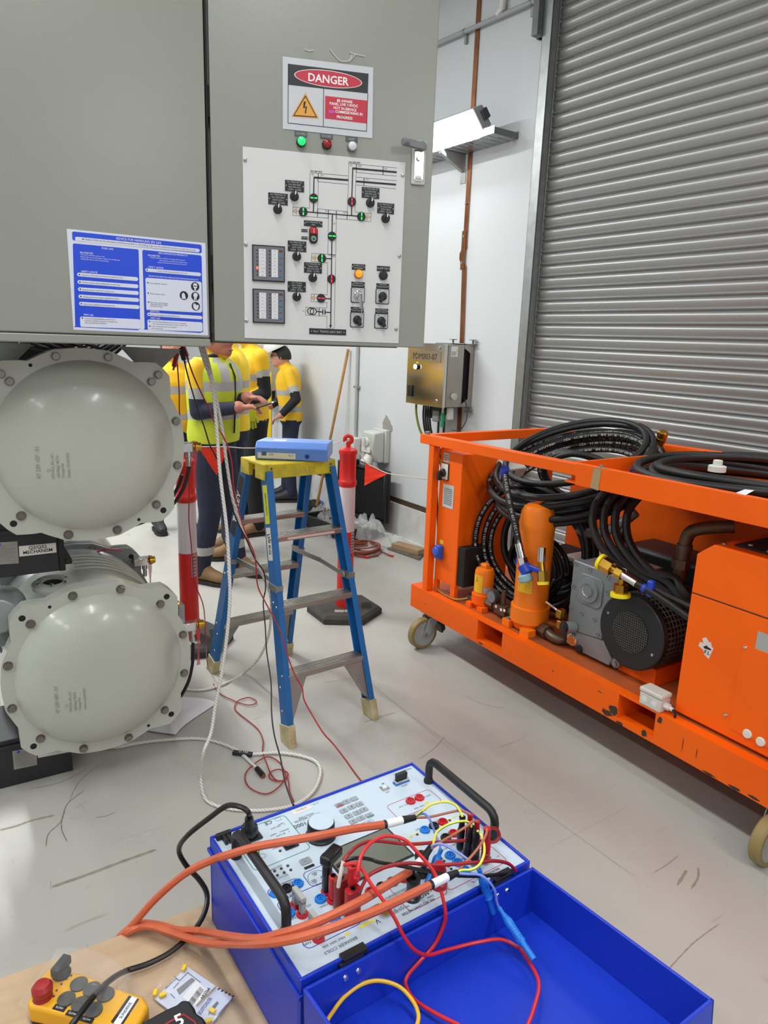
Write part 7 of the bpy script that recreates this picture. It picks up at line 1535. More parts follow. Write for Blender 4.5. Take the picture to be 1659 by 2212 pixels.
for x, y in ((695, 352), (640, 390), (585, 447), (530, 517), (500, 583)): p = rl(x, y, .04); MB().lathe((p.x, p.y, .0398), Z, [(.0018, 0), (.0018, .0012)], 8).build('indicator', 'dark_grey', e)
l4 = [rl(x, y, .0404) for x, y in ((1340, 572), (1455, 612), (1250, 935), (1135, 868))]
o = MB().quad(*l4).build('name_strip', 'black', e, smooth=False)
l5 = [l4[0].lerp(l4[1], .28), l4[0].lerp(l4[1], .82), l4[3].lerp(l4[2], .82), l4[3].lerp(l4[2], .28)]; MB().quad(*[p + Z * .0005 for p in l5]).build('name_panel', 'white_print', o, smooth=False)
ux = (l5[0] - l5[3]).normalized(); uy = Z.cross(ux); MB().text('SUNDRIVE', l5[3].lerp(l5[1], .5) + Z * .001 - uy * .0025, ux, uy, .0055, 'c', .03, True).build('name_print', 'print_blue', o, smooth=False)
def sheet_bag(name, pts, label, dz, hump=.0, n=12):
    """thin clear plastic film laid over a quad"""
    A, B, C_, D = pts; vs = []
    for i in range(n + 1):
        for j in range(n + 1):
            p = A.lerp(B, i / n).lerp(D.lerp(C_, i / n), j / n); s_ = math.sin(math.pi * i / n) * math.sin(math.pi * j / n); p.z = ZB + dz[0] + (dz[1] - dz[0]) * min(1, s_ * 1.9) + .004 * mn.noise(p * 40); vs.append(p)
    o = MB().add(vs, [(i * (n + 1) + j, (i + 1) * (n + 1) + j, (i + 1) * (n + 1) + j + 1, i * (n + 1) + j + 1) for i in range(n) for j in range(n)]).build(name, 'thin_film', origin=(A + C_) / 2); return tag(o, label, 'plastic bag')
def film():
    m = bpy.data.materials.new('thin_film'); m.use_nodes = True; nt = m.node_tree; b = nt.nodes['Principled BSDF']; b.inputs['Base Color'].default_value = (.9, .92, .95, 1); b.inputs['Roughness'].default_value = .08; b.inputs['Alpha'].default_value = .07; b.inputs['Specular IOR Level'].default_value = 1
    n = nt.nodes.new('ShaderNodeTexNoise'); n.inputs['Scale'].default_value = 35; tc = nt.nodes.new('ShaderNodeTexCoord'); nt.links.new(tc.outputs['Object'], n.inputs['Vector']); bp = nt.nodes.new('ShaderNodeBump'); bp.inputs['Strength'].default_value = .5; bp.inputs['Distance'].default_value = .01; nt.links.new(n.outputs['Fac'], bp.inputs['Height']); nt.links.new(bp.outputs[0], b.inputs['Normal']); MATS['thin_film'] = m
film()
sheet_bag('plastic_sleeve', [bz(90, 700, .0), bz(500, 140, .0), bz(1720, 640, .0), bz(1500, 1200, .0)], 'clear plastic sleeve wrapped around the yellow remote', (.004, .075), n=16)
# parts bag with card
cP = lambda x, y, z=.006: onz(290 + x / 6.144, 2050 + y / 6.144, ZB + z)
e = thing('parts_packet', 'clear packet of small parts with printed white card on the bench', 'packet', cP(800, 600, 0)); o0 = cP(800, 600, 0)
L4 = [cP(x, y, .007) - o0 for x, y in ((270, 660), (700, 230), (1300, 640), (900, 1150))]
MB().add(L4 + [p - Z * .003 for p in L4], [(0, 1, 2, 3), (7, 6, 5, 4), (0, 4, 5, 1), (1, 5, 6, 2), (2, 6, 7, 3), (3, 7, 4, 0)]).build('card', mat('card_blue_white', '#c9cfe2', .5), e, smooth=False)
def card(m, pts, lay, nm): MB().quad(*[cP(x, y, .0072 + lay * .0004) - o0 for x, y in pts]).build(nm, m, e, smooth=False)
card('paper', [(820, 420), (985, 545), (810, 760), (640, 640)], 2, 'barcode_label')
bars = MB(); rnd = random.Random(4)
for k in range(22):
    f = k / 22; p = lambda g, s_: cP(880 + (730 - 880) * f + (870 - 820) * 0 + g * 45, 505 + (700 - 505) * f + g * 45, .0086) - o0
    a, b = p(-.2, 0), p(1.0, 0); d = (cP(730, 700, .0086) - cP(880, 505, .0086)).normalized() * (.0004 + .0006 * rnd.random()); bars.quad(a, b, b + d, a + d)
bars = bars.build('barcode', 'black_print', e, smooth=False); bars['kind'] = 'stuff'
ux = (cP(985, 545, .0086) - cP(900, 660, .0086)).normalized(); uy = Z.cross(ux); MB().text('AR2764', cP(940, 590, .0088) - o0 - uy * .003, ux, uy, .006, 'c', .024, True).build('label_number', 'black_print', e, smooth=False)
MB().text('SCOTCHLOK', cP(960, 760, .0084) - o0, ux, uy, .007, 'c', .035, True).build('card_title', 'print_blue', e, smooth=False)
dr = MB()
for pts in (((440, 490), (410, 530), (500, 440), (560, 390)), ((530, 360), (600, 420), (710, 310), (880, 440)), ((480, 590), (540, 650)), ((520, 520), (590, 440)), ((1110, 870), (1220, 740), (1290, 690)), ((1140, 900), (1180, 850), (1215, 800))):
    P = [cP(x, y, .0082) - o0 for x, y in pts]
    for a, b in zip(P[:-1], P[1:]): d = (b - a).cross(Z).normalized() * .0006; dr.quad(a - d, b - d, b + d, a + d)
dr.build('card_drawing', 'ink_grey', e, smooth=False)
card('mid_grey', [(560, 540), (760, 380), (810, 410), (600, 610)], 1, 'picture'); card('ink_grey', [(1010, 790), (1100, 690), (1120, 715), (1060, 800), (980, 880)], 1, 'picture')
for i, (x, y) in enumerate(((380, 605), (280, 580), (1035, 815), (990, 950), (660, 250))):
    p = cP(x, y, .012) - o0; MB().box(p, (.012, .007, .005), None, .6 + i).build('clip', mat('clip_yellow', '#f0c81e', .4), e, bevel=.001)
MB().bar(cP(1085, 500, .011) - o0, cP(830, 750, .011) - o0, .0022, .0015).build('rubber_band', 'wood_raw', e)
tk = MB()
for k in range(5): p = cP(1120 + k * 48, 530 + k * 24, .008) - o0; tk.box(p, (.004, .002, .0005), None, .7)
tk.build('edge_marks', 'black_print', e)
sheet_bag('plastic_sleeve', [cP(220, 660, 0), cP(540, 110, 0), cP(1560, 860, 0), cP(1150, 1300, 0)], 'clear plastic film around the parts packet', (.004, .022), n=12)
# black tool battery at the frame edge
A_ = cP(700, 680, .05); e = thing('tool_battery', 'black power tool battery with red line at the bottom edge', 'battery', yawm((cP(620, 960, 0).x, cP(620, 960, 0).y, ZB), R_(25))); BI = e.matrix_world.inverted()
pb = [BI @ cP(x, y, .052) for x, y in ((60, 990), (420, 790), (560, 730), (640, 660), (740, 680), (800, 760), (830, 840), (920, 900), (1000, 1040), (700, 1400), (200, 1300))]
MB().prism([(p.x, p.y) for p in pb], (0, 0, .001), X, Y, Z, .051).build('body', 'black_rubber', e, bevel=.005)
pr_ = [BI @ cP(x, y, .0528) for x, y in ((400, 990), (650, 850), (800, 950), (900, 1100), (860, 1100), (790, 970), (650, 875), (430, 1000))]; MB().quad(*[(p.x, p.y, .0526) for p in pr_]).build('red_line', 'lead_dark_red', e, smooth=False)
p = BI @ cP(620, 1010, .0528); p2 = BI @ cP(680, 1030, .0528); MB().text('5', (p.x, p.y, .0530), Vector((1, .15, 0)), Vector((-.15, 1, 0)), .022, 'c', None, True).build('digit', 'white_print', e, smooth=False)
# ================================================================= people
mat('skin', '#c08a72', .5, var=.08, scale=14); mat('skin_red', '#b57460', .5, var=.08, scale=14)
mat('hivis_yellow', '#eab91a', .65, var=.10, scale=9, bump=.25, bscale=14); mat('hivis_bright', '#f2cf12', .6, var=.08, scale=8, bump=.2, bscale=14)
mat('lime', '#c3cf2e', .6, var=.14, scale=8, bump=.25, bscale=12); mat('tape_silver', '#a9a8a6', .45, var=.1, scale=20)
mat('navy', '#20263c', .8, var=.3, scale=9, bump=.3, bscale=12); mat('black_cloth', '#17181c', .8, var=.25, scale=9, bump=.3, bscale=12)
mat('boot_tan', '#8b6d4a', .7, var=.2, scale=14); mat('boot_black', '#25242a', .6, var=.2, scale=14); mat('sole_dark', '#2a2624', .8); mat('hair_black', '#17130f', .6, bump=.5, bscale=60); mat('hair_brown', '#4a3a2e', .6, bump=.5, bscale=60); mat('hat_white', '#dcdcd8', .3)
def ellip(mb, c, r, n=14, m=9):
    c = Vector(c); vs = []; fs = []
    for i in range(m + 1):
        t = math.pi * i / m
        for k in range(n): a = 2 * math.pi * k / n; vs.append(c + Vector((r[0] * math.sin(t) * math.cos(a), r[1] * math.sin(t) * math.sin(a), r[2] * math.cos(t))))
    for i in range(m):
        for k in range(n): fs.append((i * n + k, i * n + (k + 1) % n, (i + 1) * n + (k + 1) % n, (i + 1) * n + k))
    return mb.add(vs, fs)
def loft(rings, n=24, cap=True):
    """rings: (z, cx, rx, ry)"""
    vs = []; fs = []
    for z, cx_, rx, ry in rings:
        for k in range(n):
            a = 2 * math.pi * k / n; ca_, sa = math.cos(a), math.sin(a); p = 2.4; rr = (abs(ca_) ** p + abs(sa) ** p) ** (-1 / p); vs.append(Vector((cx_ + rx * rr * ca_, ry * rr * sa, z)))
    for i in range(len(rings) - 1):
        for k in range(n): fs.append((i * n + k, i * n + (k + 1) % n, (i + 1) * n + (k + 1) % n, (i + 1) * n + k))
    if cap: fs.append(tuple(reversed(range(n)))); m = (len(rings) - 1) * n; fs.append(tuple(m + k for k in range(n)))
    return vs, fs
def remesh(mb, name, voxel, parent, mats, pick, smooth=3):
    me = bpy.data.meshes.new('tmp'); me.from_pydata([tuple(v) for v in mb.v], [], mb.f); me.update()
    bm = bmesh.new(); bm.from_mesh(me); bmesh.ops.recalc_face_normals(bm, faces=bm.faces); bm.to_mesh(me); bm.free()
    ob = bpy.data.objects.new('tmp', me); COL.objects.link(ob)
    r = ob.modifiers.new('r', 'REMESH'); r.mode = 'VOXEL'; r.voxel_size = voxel; r.use_smooth_shade = True
    s = ob.modifiers.new('s', 'SMOOTH'); s.iterations = smooth; s.factor = .5
    dg = bpy.context.evaluated_depsgraph_get(); m2 = bpy.data.meshes.new_from_object(ob.evaluated_get(dg)); bpy.data.objects.remove(ob); bpy.data.meshes.remove(me)
    m2.name = name; m2.materials.clear()
    for m in mats: m2.materials.append(MATS[m])
    m2.polygons.foreach_set('material_index', [pick(p.center) for p in m2.polygons]); m2.polygons.foreach_set('use_smooth', [True] * len(m2.polygons))
    o = bpy.data.objects.new(name, m2); COL.objects.link(o); o.parent = parent; return o
TORSO = [(.86, .0, .115, .160), (.94, .0, .125, .172), (1.04, .005, .122, .165), (1.18, .012, .132, .175), (1.30, .012, .138, .190), (1.39, .005, .122, .188), (1.445, -.005, .085, .135), (1.475, -.005, .062, .075)]
def boot(parent, p, yaw, m, h=.13):
    o = MB(); n = 12; vs = []; fs = []
    sec = [(-.095, .030, .085), (-.085, .040, h), (-.04, .046, h + .02), (.02, .046, h), (.07, .048, .095), (.12, .050, .078), (.165, .042, .066), (.19, .022, .05)]
    for x, w_, hh in sec:
        for k in range(n): a = 2 * math.pi * k / n; vs.append(Vector((x, w_ * math.cos(a), .018 + max(0, hh * .5 + hh * .5 * math.sin(a)))))
    for i in range(len(sec) - 1):
        for k in range(n): fs.append((i * n + k, i * n + (k + 1) % n, (i + 1) * n + (k + 1) % n, (i + 1) * n + k))
    fs += [tuple(range(n)), tuple((len(sec) - 1) * n + k for k in range(n))]
    M = yawm((p[0], p[1], 0), yaw); o.add(vs, fs, M); b = o.build('boot', m, parent)
    MB().add([(x, s * w_, z_) for (x, w_) in ((-.098, .034), (-.06, .044), (.03, .046), (.10, .053), (.17, .045), (.197, .02)) for s in (-1, 1) for z_ in (.001, .026)], [(4 * i, 4 * i + 1, 4 * i + 5, 4 * i + 4) for i in range(5)] + [(4 * i + 2, 4 * i + 6, 4 * i + 7, 4 * i + 3) for i in range(5)] + [(4 * i + 1, 4 * i + 3, 4 * i + 7, 4 * i + 5) for i in range(5)] + [(4 * i, 4 * i + 4, 4 * i + 6, 4 * i + 2) for i in range(5)] + [(0, 2, 3, 1), (20, 21, 23, 22)], M).build('sole', 'sole_dark', b, smooth=False)
    for k in range(3): q = M @ Vector((.035 + .03 * k, 0, .125 - .013 * k)); MB().tube([M @ Vector((.035 + .03 * k, -.028, .105 - .012 * k)), q, M @ Vector((.035 + .03 * k, .028, .105 - .012 * k))], .003, 5).build('lace', 'sole_dark', b)
def person(label, pos, yaw, H, arms, feet, cols, head=(.03, 0, 0), voxel=.014, bands=(), lean=0, hair='hair_black', extra=None):
    """arms: (side, elbow, wrist, handdir) in local metres; cols: dict of material names"""
    k = H / 1.75; e = thing('person', label, 'person', yawm((pos[0], pos[1], 0), yaw)); mb = MB(); bones = []
    LN = lambda p: Vector((p[0] + lean * max(0, p[2] - .95 * k), p[1], p[2]))
    rs = [(z * k, cx_ * k + lean * max(0, z - .95) * k, rx * k, ry * k) for z, cx_, rx, ry in TORSO]; vs, fs = loft(rs); mb.add(vs, fs)
    for z, cx_, rx, ry in rs: bones.append((Vector((cx_, -ry * .35, z)), Vector((cx_, ry * .35, z)), min(rx, ry), 'T'))
    hc = LN((0, 0, 1.60 * k)) + Vector(head) * k
    nb = LN((0, 0, 1.45 * k)); mb.tube([nb, hc - Vector((.015, 0, .06)) * k], .056 * k, 12); bones.append((nb + Z * .05, hc, .06 * k, 'H'))
    ellip(mb, hc, (.098 * k, .078 * k, .118 * k), 18, 12); ellip(mb, hc + Vector((.045, 0, -.062)) * k, (.052 * k, .050 * k, .052 * k)); bones.append((hc, hc + Z * .02, .10 * k, 'H'))
    mb.tube([hc + Vector((.088, 0, .02)) * k, hc + Vector((.112, 0, -.018)) * k], [.010 * k, .015 * k], 8)
    for s in (-1, 1): ellip(mb, hc + Vector((-.005, s * .078, -.01)) * k, (.018 * k, .010 * k, .030 * k), 8, 6)
    for (s, el, wr, hd) in arms:
        sh_ = LN((0, s * .175 * k, 1.405 * k)); el, wr, hd = Vector(el), Vector(wr), Vector(hd).normalized()
        for a, b, r0, r1, tg in ((sh_, el, .064, .052, 'U'), (el, wr, .053, .040, 'F')):
            mb.cyl(a, b, r0 * k, r1 * k, n=14); ellip(mb, a, [r0 * k] * 3); ellip(mb, b, [r1 * k] * 3); bones.append((a, b, r0 * k, tg))
        # hand: palm, four curled fingers of different length, thumb from the side of the palm
        pc = wr + hd * .045 * k; side = hd.cross(Z).normalized() if abs(hd.z) < .9 else Vector((0, 1, 0)); up_ = side.cross(hd)
        mb.cyl(wr - hd * .02, wr + hd * .02, .030 * k, .030 * k, n=10)
        M = Matrix((hd, side, up_)).transposed().to_4x4(); M.translation = pc; mb.box((0, 0, 0), (.085 * k, .075 * k, .028 * k), M)
        for i, L in enumerate((.062, .072, .068, .052)):
            y_ = (-.027 + .018 * i) * k; a = M @ Vector((.035 * k, y_, 0)); b = M @ Vector((.035 * k + L * .55 * k, y_, -.012 * k)); c_ = M @ Vector((.035 * k + L * .8 * k, y_, -.040 * k)); mb.tube([a, b, c_], .0095 * k, 8); ellip(mb, c_, [.0095 * k] * 3, 8, 6)
        a = M @ Vector((-.02 * k, s * .034 * k, 0)); b = M @ Vector((.012 * k, s * .062 * k, .004)); c_ = M @ Vector((.045 * k, s * .060 * k, .006)); mb.tube([a, b, c_], .011 * k, 8); ellip(mb, c_, [.0105 * k] * 3, 8, 6)
        bones.append((wr + hd * .03, wr + hd * .13 * k, .045 * k, 'S'))
    for (s, kn, an_) in feet:
        hp = Vector((0, s * .085 * k, .90 * k)); kn, an_ = Vector(kn), Vector(an_)
        for a, b, r0, r1 in ((hp, kn, .098, .072), (kn, an_, .072, .060)):
            mb.cyl(a, b, r0 * k, r1 * k, n=14); ellip(mb, a, [r0 * k] * 3); bones.append((a, b, r0 * k, 'L')); ellip(mb, b, [r1 * k] * 3)
    keys = sorted(set(cols.values())); ix = {m: i for i, m in enumerate(keys)}
    def pick(c):
        best = None
        for a, b, r, tg in bones:
            ab = b - a; t = max(0, min(1, (c - a).dot(ab) / max(1e-6, ab.length_squared))); d = (c - (a + ab * t)).length / r
            if best is None or d < best[0]: best = (d, tg, t)
        tg, t = best[1], best[2]
        if tg == 'T':
            if c.z < cols_['hem'] * k: m = cols['legs']
            elif any(z0 * k < c.z < z1 * k for z0, z1 in bands): m = cols['tape']
            else: m = cols['shirt']
        elif tg == 'U':
            u0, u1 = cols_.get('arm_tape', (9, 9)); m = cols['tape'] if u0 < t < u1 else (cols['shirt'] if t < u0 or u0 > 1 else cols['sleeve'])
            if u0 > 1: m = cols['shirt'] if t < cols_.get('arm_split', .55) else cols['sleeve']
        elif tg == 'F': m = cols['sleeve'] if t < .96 else cols['skin']
        elif tg == 'S' or tg == 'H': m = cols['skin']
        else: m = cols['tape'] if .20 * k < c.z < .26 * k and 'leg_tape' in cols_ else cols['legs']
        return ix[m]
    cols_ = dict(cols_extra.get(label, {})); cols_.setdefault('hem', .92)
    remesh(mb, 'body', voxel, e, keys, pick)
    for (s, kn, an_) in feet: boot(e, (an_[0] + .03, an_[1]), cols_.get('toe', 0) * s, cols_.get('boot', 'boot_tan'))
    # hair cap
    if hair:
        h = MB(); vs = []; n = 18; m = 8
        for i in range(m + 1):
            t = math.pi * .56 * i / m
            for q in range(n):
                a = 2 * math.pi * q / n; f = 1.06 if math.cos(a) < .3 else 1.03; z_ = .122 * math.cos(t) * 1.04
                if math.cos(a) > .4: z_ = max(z_, .045)
                vs.append(hc + Vector((.104 * math.sin(t) * math.cos(a) * f - .006, .086 * math.sin(t) * math.sin(a), z_)) * k)
        h.add(vs, [(i * n + q, i * n + (q + 1) % n, (i + 1) * n + (q + 1) % n, (i + 1) * n + q) for i in range(m) for q in range(n)]).build('hair', hair, e)
    ey = MB()
    for s in (-1, 1): ellip(ey, hc + Vector((.090, s * .032, .012)) * k, (.008 * k, .013 * k, .007 * k), 8, 6)
    ey.build('eyes', mat('eye_dark', '#2b211c', .3), e); MB().tube([hc + Vector((.092, -.022, -.058)) * k, hc + Vector((.1005, 0, -.057)) * k, hc + Vector((.092, .022, -.058)) * k], .0045 * k, 6).build('mouth', mat('lips', '#9a5a50', .5), e)
    return e, hc, k
cols_extra = {}
def std(shirt, sleeve, legs, skin='skin'): return {'shirt': shirt, 'sleeve': sleeve, 'legs': legs, 'skin': skin, 'tape': 'tape_silver'}
# --- worker in the lime vest holding a phone
YW = R_(-20); p1 = (-1.215, 4.99); F1 = yawm((p1[0], p1[1], 0), YW); I1 = F1.inverted(); lb = 'worker in lime vest and navy trousers holding a phone behind the ladder'
cols_extra[lb] = {'hem': .97, 'arm_tape': (.46, .70), 'leg_tape': 1, 'boot': 'boot_tan'}
eR = I1 @ atd(428, 890, 4.79); wR = I1 @ atd(515, 880, 4.76); wL = I1 @ atd(534, 858, 4.95); eL = I1 @ atd(480, 880, 5.16)
e1, hc1, k1 = person(lb, p1, YW, 1.88, [(-1, eR, wR, I1.to_3x3() @ Vector((.97, .15, .05))), (1, eL, wL, I1.to_3x3() @ Vector((.95, -.25, -.02)))], [(-1, (.04, -.13, .50), (-.03, -.155, .10)), (1, (.06, .10, .50), (.10, .13, .10))], std('hivis_yellow', 'navy', 'navy', 'skin_red'), head=(.045, 0, -.02), voxel=.010, hair='hair_brown')
V_ = [(.94, .0, .140, .186), (.96, .0, .143, .190), (1.00, .0, .146, .190), (1.085, .008, .142, .188), (1.09, .008, .1425, .188), (1.14, .01, .146, .192), (1.145, .01, .146, .192), (1.25, .014, .152, .202), (1.27, .014, .152, .203), (1.275, .014, .152, .203), (1.325, .013, .152, .206), (1.33, .013, .152, .206), (1.40, .006, .142, .200), (1.445, -.004, .115, .165), (1.475, -.004, .088, .120)]
vs, fs = loft([(z * k1, c_ * k1, a * k1, b * k1) for z, c_, a, b in V_], 32, cap=False); 
ve = MB().add(vs, fs).build('safety_vest', 'lime', e1); ve.data.materials.append(MATS['tape_silver']); ve.data.materials.append(MATS['black_cloth'])
for p in ve.data.polygons:
    z = p.center.z / k1
    if 1.088 < z < 1.143 or 1.272 < z < 1.328: p.material_index = 1
    elif z > 1.33 and .05 < abs(p.center.y) / k1 < .11: p.material_index = 1
for s in (-1, 1): pass
MB().tube([Vector(((.150 + .004) * k1, .0, 1.0 * k1)), Vector((.166 * k1, .0, 1.2 * k1)), Vector((.166 * k1, 0, 1.36 * k1)), Vector((.13 * k1, 0, 1.44 * k1))], .006, 6).build('vest_zip', 'black_cloth', e1)
MB().tube([Vector((.07 * math.cos(a) * k1 - .002, .072 * math.sin(a) * k1, (1.475 + .015 * math.cos(a)) * k1)) for a in [2 * math.pi * j / 20 for j in range(20)]], .014, 8, closed=True).build('collar', 'navy', e1)
ph = thing('mobile_phone', 'dark mobile phone held in the hands of the lime vest worker', 'phone', atd(575, 874, 4.77)); MB().box((0, 0, 0), (.14, .07, .009), Matrix.Rotation(R_(10), 4, 'Z') @ Matrix.Rotation(R_(-18), 4, 'Y')).build('phone_body', 'black', ph, bevel=.003); MB().box((.045, -.036, .006), (.012, .003, .006), Matrix.Rotation(R_(10), 4, 'Z') @ Matrix.Rotation(R_(-18), 4, 'Y')).build('phone_flash', 'white_led', ph)
# --- worker in yellow with black sleeves
g = onz(545, 1156); YW = R_(215); lb = 'worker in yellow shirt with black sleeve and green glove at the hip'
cols_extra[lb] = {'hem': .93, 'arm_tape': (.34, .52), 'boot': 'boot_tan'}; F2 = yawm((g.x, g.y, 0), YW); I2 = F2.inverted()
p2 = (g.x - .02, g.y + .1)
F2 = yawm((p2[0], p2[1], 0), YW); I2 = F2.inverted()
e2_, hc2, k2 = person(lb, p2, YW, 1.95, [(1, I2 @ atd(572, 850, 6.12), I2 @ atd(532, 868, 5.95), (.8, -.3, .1)), (-1, (-.05, -.30, 1.15), (.14, -.22, 1.02), (.8, .4, .2))], [(1, (.03, .11, .50), (.0, .12, .10)), (-1, (.03, -.11, .50), (.05, -.12, .10))], std('hivis_yellow', 'black_cloth', 'black_cloth'), bands=((1.05, 1.10), (1.22, 1.28)))
gl = thing('work_glove', 'pair of lime green work gloves clipped at the black trousers', 'glove', atd(543, 905, 5.92)); m = MB().box((0, 0, .03), (.075, .03, .10)); 
for i in range(4): m.tube([(-.03 + .02 * i, 0, -.02), (-.034 + .023 * i, .006, -.085 + .01 * (i % 2))], .010, 8)
m.tube([(.035, 0, .02), (.055, 0, -.03)], .011, 8); m.build('glove', 'lime', gl, bevel=.008); MB().cyl((0, 0, .08), (0, 0, .12), .006, n=6).build('clip', 'hivis_bright', gl)
# --- bright yellow worker half hidden
YW = R_(190); lb = 'worker in bright yellow shirt hidden behind the lime vest worker'; cols_extra[lb] = {'hem': .93, 'boot': 'boot_tan', 'arm_tape': (.5, .7)}
q = onz(495, 1192); person(lb, (-1.2, 5.52), YW, 1.93, [(1, (.0, .27, 1.12), (.16, .20, 1.0), (.9, -.3, .1)), (-1, (-.0, -.27, 1.12), (.16, -.2, 1.0), (.9, .3, .1))], [(1, (.03, .10, .49), (.0, .11, .10)), (-1, (.03, -.10, .49), (.04, -.11, .10))], std('hivis_bright', 'navy', 'navy'), bands=((1.05, 1.10), (1.22, 1.28)))
# --- worker in the white hard hat
g = onz(628, 1080); YW = R_(188); lb = 'worker in yellow shirt, glasses and white hard hat facing left by the wall'; cols_extra[lb] = {'hem': .90, 'arm_tape': (.52, .74), 'boot': 'boot_black'}
p4 = (g.x, g.y); F4 = yawm((p4[0], p4[1], 0), YW); I4 = F4.inverted()
e4, hc4, k4 = person(lb, p4, YW, 1.71, [(1, I4 @ atd(640, 862, g.y - .22), I4 @ atd(607, 897, g.y - .24), (.8, -.2, -.5)), (-1, (.05, -.26, 1.12), (.22, -.16, 1.0), (.8, .5, .1))], [(1, (.02, .09, .48), (-.01, .10, .10)), (-1, (.03, -.09, .48), (.05, -.10, .10))], std('hivis_yellow', 'black_cloth', 'navy'), head=(.075, 0, -.035), bands=((.99, 1.05), (1.17, 1.23)), lean=.06)
MB().tube([hc4 + Vector((-.075 + .07 * math.cos(a), .072 * math.sin(a), -.115 + .012 * math.cos(a))) for a in [2 * math.pi * j / 20 for j in range(20)]], .020, 8, closed=True).build('collar', 'hivis_yellow', e4)
ht = MB().lathe(hc4 + Vector((.055, 0, .085)), (.42, 0, .90), [(.122, -.012), (.124, 0), (.122, .02), (.110, .06), (.08, .09), (.03, .105), (0, .106)], 24).build('hard_hat', 'hat_white', e4)
MB().prism([(.09, -.085), (.165, -.05), (.175, 0), (.165, .05), (.09, .085)], hc4 + Vector((.03, 0, .095)), Vector((.90, 0, -.42)), Y, Vector((.42, 0, .90)), .008).build('hat_brim', 'hat_white', ht, bevel=.003)
gl = MB()
for s in (-1, 1):
    c_ = hc4 + Vector((.098, s * .032, .014)); gl.tube([c_ + Vector((0, .024 * math.cos(a), .017 * math.sin(a))) for a in [2 * math.pi * j / 14 for j in range(14)]], .0028, 5, closed=True); gl.tube([c_ + Vector((0, s * .024, 0)), hc4 + Vector((-.01, s * .082, .012))], .0028, 5)
gl.build('glasses', 'black', e4)
# --- worker at the left, mostly behind the switchgear
YW = R_(-60); lb = 'worker in striped yellow jacket standing behind the switchgear'; cols_extra[lb] = {'hem': .88, 'arm_tape': (.5, .7), 'boot': 'boot_black'}
q = onz(330, 1165); pp = (atd(372, 900, 6.25).x, 6.25)
person(lb, pp, YW, 1.78, [(1, (.0, .28, 1.12), (.14, .20, .98), (.9, -.3, .0)), (-1, (-.0, -.28, 1.12), (.14, -.2, .98), (.9, .3, .0))], [(1, (.03, .10, .50), (.0, .11, .10)), (-1, (.03, -.12, .50), (-.02, -.16, .10))], std('hivis_yellow', 'black_cloth', 'black_cloth'), bands=((.98, 1.04), (1.20, 1.27)))
# yellow pole against the wall between the workers
q = atd(581, 905, 7.9); o = MB().b2((-.03, -.02, 0), (.03, .02, 1.35)).b2((-.05, -.05, 0), (.05, .05, .03)).build('yellow_post', 'hivis_bright', smooth=False, bevel=.004); o.location = (q.x, q.y, 0); tag(o, 'yellow upright post behind the hard hat worker', 'post')
# ================================================================= floor scuffs and sheet joints (flat marks on the floor)
mat('scuff_dark', '#7a7369', .6, var=.3, scale=40); mat('scuff_tan', '#9a9182', .6, var=.3, scale=30); mat('joint_grey', '#8d8984', .6)
FL = bpy.data.objects['floor']; FLI = FL.matrix_world.inverted()
def mark(nm, pts, w, m, sub=5):
    P = catmull([onz(u, v, .0006) for u, v in pts], sub) if len(pts) > 2 else [onz(u, v, .0006) for u, v in pts]; vs = []
    for i, p in enumerate(P):
        t = (P[min(i + 1, len(P) - 1)] - P[max(i - 1, 0)]).normalized(); s_ = t.cross(Z) * w * (.5 + .5 * abs(math.sin(i * 1.7 + len(P)))) * (.35 if i in (0, len(P) - 1) else 1); vs += [FLI @ (p - s_), FLI @ (p + s_)]
    o = MB().add(vs, [(2 * i, 2 * i + 1, 2 * i + 3, 2 * i + 2) for i in range(len(P) - 1)]).build(nm, m, FL, smooth=False); return o
k7 = lambda x, y: (x / 2.9625, 1700 + y / 2.9625)
for pts, w, m in (((k7(295, 380), k7(310, 300), k7(390, 220), k7(430, 110), k7(540, 20)), .002, 'scuff_dark'), ((k7(430, 350), k7(395, 270), k7(400, 190), k7(415, 160)), .002, 'scuff_dark'), ((k7(610, 197), k7(680, 185), k7(738, 160)), .0014, 'scuff_dark'), ((k7(440, 205), k7(495, 190)), .0014, 'scuff_dark'), ((k7(475, 140), k7(560, 90)), .0012, 'scuff_dark'),
    ((k7(0, 275), k7(100, 250), k7(200, 215), k7(350, 180)), .006, 'scuff_tan'), ((k7(330, 640), k7(560, 560), k7(800, 470), k7(1000, 400)), .007, 'scuff_tan'), ((k7(325, 605), k7(325, 655)), .0015, 'scuff_dark'), ((k7(545, 655), k7(580, 632)), .0015, 'scuff_tan'),
    (((1438, 2100), (1470, 2065), (1500, 2035), (1530, 2012), (1553, 1996)), .0018, 'scuff_tan'), (((1463, 1912), (1480, 1885), (1482, 1880)), .006, 'scuff_tan'), (((1493, 1920), (1508, 1895), (1508, 1873)), .004, 'scuff_tan'), (((1410, 1886), (1440, 1868), (1465, 1848)), .0015, 'scuff_tan'), (((1416, 1798), (1440, 1790)), .001, 'scuff_dark'),
    (((700, 1475), (780, 1462)), .003, 'scuff_tan'), (((820, 1455), (850, 1449)), .0015, 'scuff_dark'), (((60, 1705), (130, 1690), (190, 1660)), .0012, 'scuff_dark'), (((150, 1730), (170, 1690), (215, 1650)), .001, 'scuff_dark'), (((905, 1640), (940, 1615), (960, 1590)), .0012, 'scuff_dark'), (((1000, 1500), (1040, 1520), (1090, 1530)), .0012, 'scuff_tan')):
    mark('scuff_mark', pts, w, m)
